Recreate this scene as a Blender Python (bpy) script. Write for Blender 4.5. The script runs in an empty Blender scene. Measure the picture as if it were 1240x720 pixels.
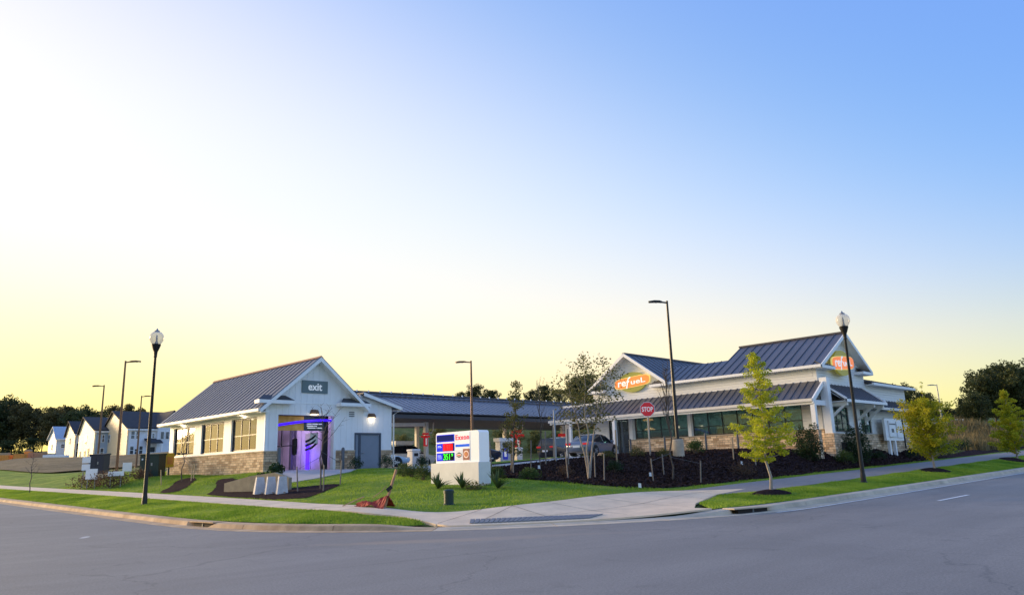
import bpy, bmesh, math, random
import numpy as np
from mathutils import Vector, Matrix, geometry

R = math.radians
scene = bpy.context.scene
COL = scene.collection
random.seed(7)

# ------------------------------------------------------------------ camera
FL, PITCH, ROLL, YAW, EYE = 907.9, R(12.71), R(-1.796), R(45.14), 1.6
cam_data = bpy.data.cameras.new("camera")
cam = bpy.data.objects.new("camera", cam_data)
COL.objects.link(cam)
cam_data.sensor_width = 36.0
cam_data.lens = 36.0 * FL / 1240.0
cam_data.clip_start, cam_data.clip_end = 0.1, 3000.0
_f = Vector((math.cos(YAW) * math.cos(PITCH), math.sin(YAW) * math.cos(PITCH), math.sin(PITCH)))
_r = Vector((math.sin(YAW), -math.cos(YAW), 0))
_u = _r.cross(_f)
_r2 = _r * math.cos(ROLL) + _u * math.sin(ROLL)
_u2 = -_r * math.sin(ROLL) + _u * math.cos(ROLL)
cam.matrix_world = Matrix(((_r2.x, _u2.x, -_f.x, 0), (_r2.y, _u2.y, -_f.y, 0), (_r2.z, _u2.z, -_f.z, EYE), (0, 0, 0, 1)))
scene.camera = cam

# ------------------------------------------------------------------ sky and sun
SUN_AZ = R(108)          # from +x towards +y; beyond the left edge of the picture
SUN_EL = R(9.0)
world = bpy.data.worlds.new("World")
scene.world = world
world.use_nodes = True
nt = world.node_tree
nt.nodes.clear()
wo = nt.nodes.new("ShaderNodeOutputWorld")
bg = nt.nodes.new("ShaderNodeBackground")
bg2 = nt.nodes.new("ShaderNodeBackground")
sky = nt.nodes.new("ShaderNodeTexSky")
sky.sky_type = 'NISHITA'
sky.sun_disc = False
sky.sun_elevation = SUN_EL
sky.sun_rotation = R(90) - SUN_AZ
sky.altitude = 100
sky.air_density = 1.0
sky.dust_density = 1.5
sky.ozone_density = 2.0
bg.inputs[1].default_value = 0.05
nt.links.new(sky.outputs[0], bg.inputs[0])
# hazy sunset sky over the clear one: colour depends on height above the horizon and on the angle to the sun only
_s = Vector((math.cos(SUN_AZ) * math.cos(SUN_EL), math.sin(SUN_AZ) * math.cos(SUN_EL), math.sin(SUN_EL)))
tcw = nt.nodes.new("ShaderNodeTexCoord")
nrmz = nt.nodes.new("ShaderNodeVectorMath"); nrmz.operation = 'NORMALIZE'
nt.links.new(tcw.outputs['Generated'], nrmz.inputs[0])
sep = nt.nodes.new("ShaderNodeSeparateXYZ"); nt.links.new(nrmz.outputs[0], sep.inputs[0])
dot = nt.nodes.new("ShaderNodeVectorMath"); dot.operation = 'DOT_PRODUCT'
nt.links.new(nrmz.outputs[0], dot.inputs[0]); dot.inputs[1].default_value = _s
def _mth(op, a_, b_=None):
    n_ = nt.nodes.new("ShaderNodeMath"); n_.operation = op
    for i_, q_ in enumerate((a_, b_)):
        if q_ is None: continue
        if isinstance(q_, (int, float)): n_.inputs[i_].default_value = q_
        else: nt.links.new(q_, n_.inputs[i_])
    return n_.outputs[0]
def _ramp(fac, stops):
    rp = nt.nodes.new("ShaderNodeValToRGB")
    rp.color_ramp.interpolation = 'B_SPLINE'
    el_ = rp.color_ramp.elements
    el_[0].position, el_[0].color = stops[0][0], (*stops[0][1], 1)
    el_[1].position, el_[1].color = stops[-1][0], (*stops[-1][1], 1)
    for p_, c_ in stops[1:-1]:
        e_ = el_.new(p_); e_.color = (*c_, 1)
    nt.links.new(fac, rp.inputs[0])
    return rp.outputs[0]
def _map(src, lo, hi, smooth=False):
    m_ = nt.nodes.new("ShaderNodeMapRange")
    if smooth: m_.interpolation_type = 'SMOOTHSTEP'
    m_.inputs[1].default_value, m_.inputs[2].default_value = lo, hi
    nt.links.new(src, m_.inputs[0])
    return m_.outputs[0]
def _mixw(fac, a_, b_, blend='MIX'):
    mx_ = nt.nodes.new("ShaderNodeMix"); mx_.data_type = 'RGBA'; mx_.blend_type = blend
    for nm_, q_ in (('Factor', fac), ('A', a_), ('B', b_)):
        if isinstance(q_, float): mx_.inputs[nm_].default_value = q_
        elif isinstance(q_, tuple): mx_.inputs[nm_].default_value = (*q_, 1)
        else: nt.links.new(q_, mx_.inputs[nm_])
    return mx_.outputs['Result']
# glow: from deep blue high up and away from the sun to cream white low down and towards it
glow = _ramp(_map(_mth('SUBTRACT', dot.outputs['Value'], _mth('MULTIPLY', sep.outputs['Z'], 2.0)), -1.003, 1.003),
             [(0.0, (.140, .268, .672)), (0.1665, (.222, .355, .660)), (0.333, (.575, .565, .725)), (0.5, (.86, .705, .64)), (0.6665, (.82, .655, .64)), (0.8333, (.60, .49, .14)), (1.0, (1.0, .75, .30))])
# low air turns the light yellow; opposite the sun the low sky is pale blue instead
tint = _ramp(_map(sep.outputs['Z'], 0.0, 1.0), [(0.0, (1.34, .97, .22)), (.04, (1.316, .978, .266)), (.12, (1.004, 1.115, .599)), (.22, (.899, 1.145, .966)), (.36, (.788, 1.018, 1.013)), (.6, (1, 1, 1)), (1.0, (1, 1, 1))])
low_ = _mixw(_map(sep.outputs['Z'], 0.0, 0.7, True), (2.95, 2.35, 1.36), (1.0, 1.0, 1.0))
tint = _mixw(_map(dot.outputs['Value'], -0.2, -0.8, True), tint, low_)
prev = _mixw(1.0, glow, tint, 'MULTIPLY')
nt.links.new(prev, bg2.inputs[0])
bg2.inputs[1].default_value = 1.0
addw = nt.nodes.new("ShaderNodeAddShader")
nt.links.new(bg.outputs[0], addw.inputs[0])
nt.links.new(bg2.outputs[0], addw.inputs[1])
nt.links.new(addw.outputs[0], wo.inputs[0])

sun_data = bpy.data.lights.new("sun", 'SUN')
sun = bpy.data.objects.new("sun", sun_data)
COL.objects.link(sun)
sun_data.energy = 4.2
sun_data.angle = R(14)
sun_data.color = (1.0, 0.72, 0.40)
sun.rotation_euler = _s.to_track_quat('Z', 'Y').to_euler()

scene.view_settings.view_transform = 'Standard'
scene.view_settings.look = 'None'
scene.view_settings.gamma = 1.0
scene.view_settings.exposure = 0.31
scene.view_settings.use_curve_mapping = False
scene.cycles.use_denoising = True
scene.cycles.max_bounces = 6
scene.cycles.transparent_max_bounces = 12
scene.cycles.sample_clamp_indirect = 4.0

# ------------------------------------------------------------------ materials
def _mat(name):
    m = bpy.data.materials.new(name)
    m.use_nodes = True
    n = m.node_tree.nodes
    return m, m.node_tree, n["Principled BSDF"]

def mat(name, col, rough=0.6, metal=0.0, var=0.0, vscale=3.0, bump=0.0, bscale=40.0, emit=None, estr=0.0, spec=None, col2=None):
    """plain surface colour with a little mottling and fine relief"""
    m, t, b = _mat(name)
    b.inputs['Roughness'].default_value = rough
    b.inputs['Metallic'].default_value = metal
    if spec is not None:
        b.inputs['Specular IOR Level'].default_value = spec
    c = (*col, 1)
    b.inputs['Base Color'].default_value = c
    if var > 0 or col2:
        tc = t.nodes.new("ShaderNodeTexCoord")
        nz = t.nodes.new("ShaderNodeTexNoise")
        nz.inputs['Scale'].default_value = vscale
        nz.inputs['Detail'].default_value = 6
        nz.inputs['Roughness'].default_value = 0.65
        t.links.new(tc.outputs['Object'], nz.inputs['Vector'])
        mp = t.nodes.new("ShaderNodeMapRange")
        mp.inputs[1].default_value, mp.inputs[2].default_value = 0.3, 0.7
        t.links.new(nz.outputs['Fac'], mp.inputs[0])
        mx = t.nodes.new("ShaderNodeMix")
        mx.data_type = 'RGBA'
        mx.inputs['A'].default_value = (*[max(0, v * (1 - var)) for v in col], 1)
        mx.inputs['B'].default_value = (*(col2 if col2 else [v * (1 + var) for v in col]), 1)
        t.links.new(mp.outputs[0], mx.inputs['Factor'])
        t.links.new(mx.outputs['Result'], b.inputs['Base Color'])
    if bump > 0:
        tc = t.nodes.new("ShaderNodeTexCoord")
        nz = t.nodes.new("ShaderNodeTexNoise")
        nz.inputs['Scale'].default_value = bscale
        nz.inputs['Detail'].default_value = 4
        t.links.new(tc.outputs['Object'], nz.inputs['Vector'])
        bp = t.nodes.new("ShaderNodeBump")
        bp.inputs['Strength'].default_value = bump
        bp.inputs['Distance'].default_value = 0.02
        t.links.new(nz.outputs['Fac'], bp.inputs['Height'])
        t.links.new(bp.outputs[0], b.inputs['Normal'])
    if emit:
        b.inputs['Emission Color'].default_value = (*emit, 1)
        b.inputs['Emission Strength'].default_value = estr
    return m

def ramp_noise(t, coord, scale, stops, detail=6, rough=0.6, dist=0.0):
    nz = t.nodes.new("ShaderNodeTexNoise")
    nz.inputs['Scale'].default_value = scale
    nz.inputs['Detail'].default_value = detail
    nz.inputs['Roughness'].default_value = rough
    nz.inputs['Distortion'].default_value = dist
    t.links.new(coord, nz.inputs['Vector'])
    r = t.nodes.new("ShaderNodeValToRGB")
    e = r.color_ramp.elements
    while len(e) > 1:
        e.remove(e[-1])
    e[0].position = stops[0][0]
    e[0].color = (*stops[0][1], 1)
    for p, c in stops[1:]:
        k = e.new(p)
        k.color = (*c, 1)
    t.links.new(nz.outputs['Fac'], r.inputs[0])
    return nz, r

def mixc(t, fac, a, b, blend='MIX'):
    mx = t.nodes.new("ShaderNodeMix")
    mx.data_type = 'RGBA'
    mx.blend_type = blend
    if isinstance(fac, float):
        mx.inputs['Factor'].default_value = fac
    else:
        t.links.new(fac, mx.inputs['Factor'])
    t.links.new(a, mx.inputs['A'])
    t.links.new(b, mx.inputs['B'])
    return mx.outputs['Result']

def grass_mat(name, c0, c1, c2, dry=None):
    m, t, b = _mat(name)
    tc = t.nodes.new("ShaderNodeTexCoord")
    _, r1 = ramp_noise(t, tc.outputs['Object'], 0.45, [(0.36, c0), (0.5, c1), (0.63, c2)], 7, 0.7, 0.6)
    n2, r2 = ramp_noise(t, tc.outputs['Object'], 9.0, [(0.3, (0.45, 0.45, 0.45)), (0.7, (1.35, 1.3, 1.15))], 8, 0.75)
    o = mixc(t, 1.0, r1.outputs[0], r2.outputs[0], 'MULTIPLY')
    if dry:
        n3, r3 = ramp_noise(t, tc.outputs['Object'], 1.1, [(0.52, (0, 0, 0)), (0.72, (0.75, 0.75, 0.75))], 6, 0.7, 0.5)
        rgb = t.nodes.new("ShaderNodeRGB")
        rgb.outputs[0].default_value = (*dry, 1)
        o = mixc(t, r3.outputs[0], o, rgb.outputs[0])
    t.links.new(o, b.inputs['Base Color'])
    b.inputs['Roughness'].default_value = 0.85
    b.inputs['Specular IOR Level'].default_value = 0.15
    bp = t.nodes.new("ShaderNodeBump")
    bp.inputs['Strength'].default_value = 0.8
    bp.inputs['Distance'].default_value = 0.08
    t.links.new(n2.outputs['Fac'], bp.inputs['Height'])
    t.links.new(bp.outputs[0], b.inputs['Normal'])
    return m

def leaf_mat(name, ca, cb, scale=1.2, trans=0.35):
    m, t, b = _mat(name)
    tc = t.nodes.new("ShaderNodeTexCoord")
    _, r1 = ramp_noise(t, tc.outputs['Object'], scale, [(0.34, ca), (0.66, cb)], 4, 0.7)
    oi = t.nodes.new("ShaderNodeObjectInfo")
    hs = t.nodes.new("ShaderNodeHueSaturation")
    mr = t.nodes.new("ShaderNodeMapRange")
    mr.inputs[3].default_value, mr.inputs[4].default_value = 0.8, 1.2
    t.links.new(oi.outputs['Random'], mr.inputs[0])
    t.links.new(mr.outputs[0], hs.inputs['Value'])
    t.links.new(r1.outputs[0], hs.inputs['Color'])
    t.links.new(hs.outputs[0], b.inputs['Base Color'])
    b.inputs['Roughness'].default_value = 0.6
    b.inputs['Specular IOR Level'].default_value = 0.25
    tr = t.nodes.new("ShaderNodeBsdfTranslucent")
    t.links.new(hs.outputs[0], tr.inputs['Color'])
    ms = t.nodes.new("ShaderNodeMixShader")
    ms.inputs[0].default_value = trans
    out = t.nodes["Material Output"]
    t.links.new(b.outputs[0], ms.inputs[1])
    t.links.new(tr.outputs[0], ms.inputs[2])
    t.links.new(ms.outputs[0], out.inputs['Surface'])
    return m

def asphalt_mat(name, c0, c1):
    m, t, b = _mat(name)
    tc = t.nodes.new("ShaderNodeTexCoord")
    _, r1 = ramp_noise(t, tc.outputs['Object'], 0.22, [(0.3, c0), (0.7, c1)], 5, 0.6, 0.6)
    mp = t.nodes.new("ShaderNodeMapping")            # tyre-worn streaks along the street
    mp.inputs['Rotation'].default_value = (0, 0, R(-35))
    mp.inputs['Scale'].default_value = (0.12, 1.1, 1)
    t.links.new(tc.outputs['Object'], mp.inputs[0])
    _, r3 = ramp_noise(t, mp.outputs[0], 1.0, [(0.35, (0.93, 0.93, 0.93)), (0.65, (1.05, 1.05, 1.05))], 5, 0.6)
    n2, r2 = ramp_noise(t, tc.outputs['Object'], 26.0, [(0.3, (0.5, 0.5, 0.5)), (0.7, (1.55, 1.55, 1.55))], 6, 0.9)
    o = mixc(t, 1.0, r1.outputs[0], r2.outputs[0], 'MULTIPLY')
    o = mixc(t, 1.0, o, r3.outputs[0], 'MULTIPLY')
    vo = t.nodes.new("ShaderNodeTexVoronoi")            # hairline cracks and sealed seams
    vo.feature = 'DISTANCE_TO_EDGE'
    vo.inputs['Scale'].default_value = 0.16
    nzw = t.nodes.new("ShaderNodeTexNoise"); nzw.inputs['Scale'].default_value = 0.9; nzw.inputs['Detail'].default_value = 5
    t.links.new(tc.outputs['Object'], nzw.inputs['Vector'])
    vm = t.nodes.new("ShaderNodeVectorMath"); vm.operation = 'MULTIPLY_ADD'
    vm.inputs[1].default_value = (1.6, 1.6, 0)
    t.links.new(nzw.outputs['Color'], vm.inputs[0]); t.links.new(tc.outputs['Object'], vm.inputs[2])
    t.links.new(vm.outputs[0], vo.inputs['Vector'])
    cr = t.nodes.new("ShaderNodeMapRange")
    cr.inputs[1].default_value, cr.inputs[2].default_value = 0.0, 0.006
    cr.inputs[3].default_value, cr.inputs[4].default_value = 0.38, 0.0
    t.links.new(vo.outputs['Distance'], cr.inputs[0])
    dk_ = t.nodes.new("ShaderNodeRGB"); dk_.outputs[0].default_value = (0.06, 0.058, 0.06, 1)
    o = mixc(t, cr.outputs[0], o, dk_.outputs[0])
    _, r5 = ramp_noise(t, tc.outputs['Object'], 0.9, [(0.60, (0, 0, 0)), (0.72, (0.30, 0.30, 0.30))], 6, 0.65, 0.8)
    o = mixc(t, r5.outputs[0], o, dk_.outputs[0])
    # tan sand washed out of the ramp, pale scuff, thin dark crack lines: marks with a shape of their own
    def spot(cx, cy, sx, sy, rot, col, prev, lo, hi, strength):
        q = t.nodes.new("ShaderNodeMapping")
        q.vector_type = 'TEXTURE'
        q.inputs['Location'].default_value = (cx, cy, 0)
        q.inputs['Rotation'].default_value = (0, 0, R(rot))
        q.inputs['Scale'].default_value = (sx, sy, 50)
        t.links.new(tc.outputs['Object'], q.inputs[0])
        l = t.nodes.new("ShaderNodeVectorMath")
        l.operation = 'LENGTH'
        t.links.new(q.outputs[0], l.inputs[0])
        nz = t.nodes.new("ShaderNodeTexNoise")
        nz.inputs['Scale'].default_value = 2.2
        nz.inputs['Detail'].default_value = 7
        t.links.new(tc.outputs['Object'], nz.inputs['Vector'])
        ad = t.nodes.new("ShaderNodeMath")
        ad.operation = 'ADD'
        t.links.new(l.outputs['Value'], ad.inputs[0])
        t.links.new(nz.outputs['Fac'], ad.inputs[1])
        r = t.nodes.new("ShaderNodeMapRange")
        r.inputs[1].default_value, r.inputs[2].default_value = lo, hi
        r.inputs[3].default_value, r.inputs[4].default_value = strength, 0
        t.links.new(ad.outputs[0], r.inputs[0])
        rgb = t.nodes.new("ShaderNodeRGB")
        rgb.outputs[0].default_value = (*col, 1)
        return mixc(t, r.outputs[0], prev, rgb.outputs[0])
    o = spot(11.2, 14.2, 3.2, 0.55, -42, (0.30, 0.235, 0.18), o, 0.8, 1.5, 0.85)
    o = spot(13.5, 12.6, 3.2, 0.4, -40, (0.27, 0.225, 0.19), o, 0.8, 1.5, 0.65)
    o = spot(9.24, 11.50, 5.17, 0.09, -9.3, (0.075, 0.073, 0.078), o, 0.55, 1.3, 0.45)
    o = spot(6.9, 24.4, 0.75, 0.22, 60, (0.6, 0.58, 0.55), o, 0.85, 1.05, 0.8)
    t.links.new(o, b.inputs['Base Color'])
    b.inputs['Roughness'].default_value = 0.62
    b.inputs['Specular IOR Level'].default_value = 0.35
    bp = t.nodes.new("ShaderNodeBump")
    bp.inputs['Strength'].default_value = 0.35
    bp.inputs['Distance'].default_value = 0.01
    t.links.new(n2.outputs['Fac'], bp.inputs['Height'])
    t.links.new(bp.outputs[0], b.inputs['Normal'])
    return m

def stone_mat(name, tint):
    """thin ledgestone veneer: stones a few centimetres high, too small to be told apart"""
    m, t, b = _mat(name)
    tc = t.nodes.new("ShaderNodeTexCoord")
    sx = t.nodes.new("ShaderNodeSeparateXYZ")
    t.links.new(tc.outputs['Object'], sx.inputs[0])
    a = t.nodes.new("ShaderNodeMath")
    a.operation = 'ADD'
    t.links.new(sx.outputs[0], a.inputs[0])
    t.links.new(sx.outputs[1], a.inputs[1])
    cb = t.nodes.new("ShaderNodeCombineXYZ")
    t.links.new(a.outputs[0], cb.inputs[0])
    t.links.new(sx.outputs[2], cb.inputs[1])
    br = t.nodes.new("ShaderNodeTexBrick")
    br.inputs['Scale'].default_value = 1.0
    br.inputs['Brick Width'].default_value = 0.42
    br.inputs['Row Height'].default_value = 0.145
    br.inputs['Mortar Size'].default_value = 0.009
    br.inputs['Bias'].default_value = 0.0
    br.offset = 0.37
    br.inputs['Color1'].default_value = (0.30 * tint[0], 0.21 * tint[1], 0.13 * tint[2], 1)
    br.inputs['Color2'].default_value = (0.62 * tint[0], 0.52 * tint[1], 0.39 * tint[2], 1)
    br.inputs['Mortar'].default_value = (0.20, 0.17, 0.14, 1)
    t.links.new(cb.outputs[0], br.inputs['Vector'])
    _, r2 = ramp_noise(t, tc.outputs['Object'], 5.0, [(0.3, (0.7, 0.68, 0.66)), (0.7, (1.25, 1.2, 1.12))], 5, 0.7)
    o = mixc(t, 1.0, br.outputs['Color'], r2.outputs[0], 'MULTIPLY')
    t.links.new(o, b.inputs['Base Color'])
    b.inputs['Roughness'].default_value = 0.85
    bp = t.nodes.new("ShaderNodeBump")
    bp.invert = True
    bp.inputs['Strength'].default_value = 0.9
    bp.inputs['Distance'].default_value = 0.03
    t.links.new(br.outputs['Fac'], bp.inputs['Height'])
    t.links.new(bp.outputs[0], b.inputs['Normal'])
    return m

def siding_mat(name, col, step=0.4, vertical=True):
    m, t, b = _mat(name)
    tc = t.nodes.new("ShaderNodeTexCoord")
    sx = t.nodes.new("ShaderNodeSeparateXYZ")
    t.links.new(tc.outputs['Object'], sx.inputs[0])
    if vertical:
        a = t.nodes.new("ShaderNodeMath")
        a.operation = 'ADD'
        t.links.new(sx.outputs[0], a.inputs[0])
        t.links.new(sx.outputs[1], a.inputs[1])
        src = a.outputs[0]
    else:
        src = sx.outputs[2]
    pp = t.nodes.new("ShaderNodeMath")
    pp.operation = 'PINGPONG'
    pp.inputs[1].default_value = step / 2
    t.links.new(src, pp.inputs[0])
    r = t.nodes.new("ShaderNodeMapRange")
    r.inputs[1].default_value, r.inputs[2].default_value = 0.0, 0.018
    t.links.new(pp.outputs[0], r.inputs[0])
    bp = t.nodes.new("ShaderNodeBump")
    bp.inputs['Strength'].default_value = 0.8
    bp.inputs['Distance'].default_value = 0.02
    t.links.new(r.outputs[0], bp.inputs['Height'])
    t.links.new(bp.outputs[0], b.inputs['Normal'])
    _, r2 = ramp_noise(t, tc.outputs['Object'], 0.8, [(0.3, tuple(v * 0.93 for v in col)), (0.7, col)], 6, 0.7)
    t.links.new(r2.outputs[0], b.inputs['Base Color'])
    b.inputs['Roughness'].default_value = 0.55
    return m

def glass_mat(name, tint, trans=0.35, rough=0.03):
    m, t, b = _mat(name)
    b.inputs['Base Color'].default_value = (*tint, 1)
    b.inputs['Roughness'].default_value = rough
    b.inputs['Specular IOR Level'].default_value = 0.9
    tr = t.nodes.new("ShaderNodeBsdfTransparent")
    tr.inputs[0].default_value = (*[min(1, 0.35 + 2.0 * v) for v in tint], 1)
    ms = t.nodes.new("ShaderNodeMixShader")
    ms.inputs[0].default_value = trans
    out = t.nodes["Material Output"]
    t.links.new(b.outputs[0], ms.inputs[1])
    t.links.new(tr.outputs[0], ms.inputs[2])
    t.links.new(ms.outputs[0], out.inputs['Surface'])
    return m

def mulch_mat():
    m, t, b = _mat('dark_mulch')
    tc = t.nodes.new("ShaderNodeTexCoord")
    _, r1 = ramp_noise(t, tc.outputs['Object'], 0.6, [(0.3, (0.75, 0.75, 0.8)), (0.7, (1.3, 1.15, 1.1))], 5, 0.6)
    n2, r2 = ramp_noise(t, tc.outputs['Object'], 13.0, [(0.30, (0.012, 0.008, 0.009)), (0.5, (0.034, 0.021, 0.023)), (0.68, (0.080, 0.050, 0.047)), (0.8, (0.12, 0.08, 0.07))], 6, 0.8)
    o = mixc(t, 1.0, r2.outputs[0], r1.outputs[0], 'MULTIPLY')
    t.links.new(o, b.inputs['Base Color'])
    b.inputs['Roughness'].default_value = 1.0
    b.inputs['Specular IOR Level'].default_value = 0.05
    bp = t.nodes.new("ShaderNodeBump")
    bp.inputs['Strength'].default_value = 1.0
    bp.inputs['Distance'].default_value = 0.08
    t.links.new(n2.outputs['Fac'], bp.inputs['Height'])
    t.links.new(bp.outputs[0], b.inputs['Normal'])
    return m

M = {}
M['asphalt'] = asphalt_mat('asphalt', (0.190, 0.172, 0.156), (0.232, 0.210, 0.190))
M['path'] = mat('path_asphalt', (0.24, 0.215, 0.20), 0.8, var=0.15, vscale=2.5, bump=0.3, bscale=60)
M['lot'] = mat('lot_concrete', (0.42, 0.40, 0.37), 0.8, var=0.12, vscale=1.2, bump=0.2)
M['concrete'] = mat('concrete', (0.80, 0.60, 0.40), 0.85, var=0.14, vscale=1.4, bump=0.3, bscale=30)
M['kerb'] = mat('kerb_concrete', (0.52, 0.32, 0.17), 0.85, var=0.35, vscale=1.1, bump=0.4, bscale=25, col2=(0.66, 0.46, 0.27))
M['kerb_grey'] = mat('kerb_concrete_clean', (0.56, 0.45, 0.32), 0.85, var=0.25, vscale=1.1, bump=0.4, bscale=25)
M['dark_gap'] = mat('dark_void', (0.02, 0.016, 0.014), 0.9)
M['warn'] = mat('warning_tile', (0.17, 0.18, 0.20), 0.7, var=0.15)
M['paint'] = mat('road_paint', (0.78, 0.78, 0.76), 0.6, var=0.12, vscale=8)
M['grass'] = grass_mat('lawn_grass', (0.11, 0.20, 0.018), (0.17, 0.29, 0.026), (0.31, 0.37, 0.05))
M['hill'] = grass_mat('hill_grass', (0.09, 0.11, 0.025), (0.14, 0.165, 0.04), (0.19, 0.19, 0.06), dry=(0.16, 0.13, 0.06))
M['field'] = grass_mat('field_soil', (0.17, 0.13, 0.07), (0.23, 0.175, 0.10), (0.28, 0.215, 0.13))
M['mulch'] = mulch_mat()
M['white'] = siding_mat('white_siding', (0.86, 0.86, 0.86))
M['white_lap'] = siding_mat('white_lap_siding', (0.84, 0.84, 0.83), 0.18, False)
M['trim'] = mat('white_trim', (0.86, 0.86, 0.85), 0.5, var=0.04)
M['gutter'] = mat('pale_gutter', (0.72, 0.68, 0.62), 0.5, var=0.06)
M['stone'] = stone_mat('ledge_stone', (1.2, 1.1, 1.0))
M['stone_warm'] = stone_mat('ledge_stone_pale', (1.6, 1.5, 1.4))
M['roof_wash'] = mat('wash_roof_metal', (0.18, 0.18, 0.205), 0.42, 0.3, var=0.12, vscale=0.5)
M['roof'] = mat('seam_roof_metal', (0.125, 0.125, 0.142), 0.42, 0.35, var=0.12, vscale=0.5)
M['roof_light'] = mat('canopy_roof_metal', (0.22, 0.225, 0.26), 0.42, 0.3, var=0.12, vscale=0.5)
M['cap'] = mat('ridge_cap_metal', (0.075, 0.07, 0.085), 0.45, 0.3)
M['soffit'] = mat('grey_soffit', (0.35, 0.36, 0.37), 0.7)
M['dark_soffit'] = mat('dark_soffit', (0.06, 0.062, 0.07), 0.7)
M['black'] = mat('black_metal', (0.012, 0.012, 0.013), 0.45, 0.2)
M['bronze'] = mat('bronze_pole', (0.20, 0.105, 0.055), 0.5, 0.3, var=0.15)
M['frame'] = mat('dark_window_frame', (0.025, 0.028, 0.032), 0.45, 0.3)
M['door_grey'] = mat('grey_door_paint', (0.20, 0.235, 0.29), 0.5, var=0.04)
M['door_frame'] = mat('slate_door_frame', (0.055, 0.07, 0.10), 0.5)
M['glass'] = glass_mat('wash_glass', (0.055, 0.065, 0.07), 0.35)
M['glass_teal'] = glass_mat('store_glass', (0.07, 0.14, 0.135), 0.55)
M['pane'] = glass_mat('house_glass', (0.06, 0.07, 0.09), 0.2)
M['interior'] = mat('interior_wall', (0.44, 0.48, 0.46), 0.8, var=0.1)
M['shelf'] = mat('shelf_goods', (0.20, 0.13, 0.10), 0.7, var=0.6, vscale=9, col2=(0.5, 0.45, 0.35))
M['slate'] = mat('slate_sign_panel', (0.14, 0.19, 0.20), 0.6)
M['letters'] = mat('white_lettering', (0.85, 0.85, 0.83), 0.5, emit=(1, 1, 1), estr=0.15)
M['wood'] = mat('raw_wood', (0.42, 0.30, 0.18), 0.8, var=0.2, vscale=8)
M['wood_red'] = mat('red_oak_stake', (0.45, 0.24, 0.13), 0.8, var=0.2, vscale=8)
M['wood_grey'] = mat('weathered_wood', (0.22, 0.19, 0.16), 0.85, var=0.25, vscale=6)
M['bark'] = mat('bark', (0.10, 0.08, 0.065), 0.9, var=0.35, vscale=8, bump=0.8, bscale=30)
M['bark_pale'] = mat('pale_bark', (0.34, 0.29, 0.24), 0.85, var=0.25, vscale=6)
M['galv'] = mat('galvanised_steel', (0.30, 0.31, 0.32), 0.5, 0.6, var=0.1)
M['steel_post'] = mat('grey_steel_post', (0.12, 0.13, 0.14), 0.6, 0.3)
M['green_box'] = mat('green_utility_paint', (0.010, 0.032, 0.024), 0.5, var=0.15)
M['navy_box'] = mat('navy_utility_paint', (0.02, 0.024, 0.045), 0.5, var=0.1)
M['yellow'] = mat('yellow_paint', (0.75, 0.42, 0.02), 0.5, var=0.08)
M['orange'] = mat('orange_material', (0.75, 0.28, 0.05), 0.7, var=0.2)
M['red'] = mat('sign_red', (0.70, 0.015, 0.02), 0.45, emit=(1.0, 0.02, 0.03), estr=0.12)
M['maroon'] = mat('sign_maroon', (0.22, 0.015, 0.02), 0.5)
M['tyre'] = mat('tyre_rubber', (0.015, 0.015, 0.016), 0.85)
M['rim'] = mat('alloy_rim', (0.45, 0.46, 0.48), 0.35, 0.8)
M['car_glass'] = mat('car_glass', (0.012, 0.015, 0.018), 0.05, spec=0.8)
M['leaf_cypress'] = leaf_mat('cypress_leaf', (0.26, 0.33, 0.016), (0.58, 0.56, 0.04), 1.5, 0.5)
M['leaf_gold'] = leaf_mat('gold_leaf', (0.26, 0.34, 0.016), (0.66, 0.56, 0.03), 0.9, 0.5)
M['leaf_dark'] = leaf_mat('dark_leaf', (0.030, 0.045, 0.018), (0.085, 0.10, 0.032), 0.25, 0.35)
M['leaf_pine'] = leaf_mat('pine_needle', (0.075, 0.075, 0.032), (0.17, 0.14, 0.05), 0.2, 0.4)
M['leaf_olive'] = leaf_mat('olive_leaf', (0.085, 0.10, 0.028), (0.18, 0.17, 0.05), 0.8, 0.35)
M['leaf_holly'] = leaf_mat('holly_leaf', (0.012, 0.028, 0.010), (0.035, 0.07, 0.018), 4.0, 0.15)
M['leaf_shrub'] = leaf_mat('shrub_leaf', (0.03, 0.06, 0.015), (0.09, 0.14, 0.03), 4.0, 0.3)
M['leaf_yucca'] = leaf_mat('yucca_leaf', (0.05, 0.09, 0.03), (0.12, 0.17, 0.06), 4.0, 0.2)
M['leaf_brown'] = leaf_mat('brown_leaf', (0.08, 0.05, 0.03), (0.15, 0.09, 0.05), 3.0, 0.3)
M['blade'] = leaf_mat('grass_blade', (0.13, 0.25, 0.02), (0.34, 0.44, 0.05), 0.45, 0.4)
M['straw'] = leaf_mat('dry_brush', (0.16, 0.12, 0.05), (0.28, 0.22, 0.10), 1.0, 0.3)

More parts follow.
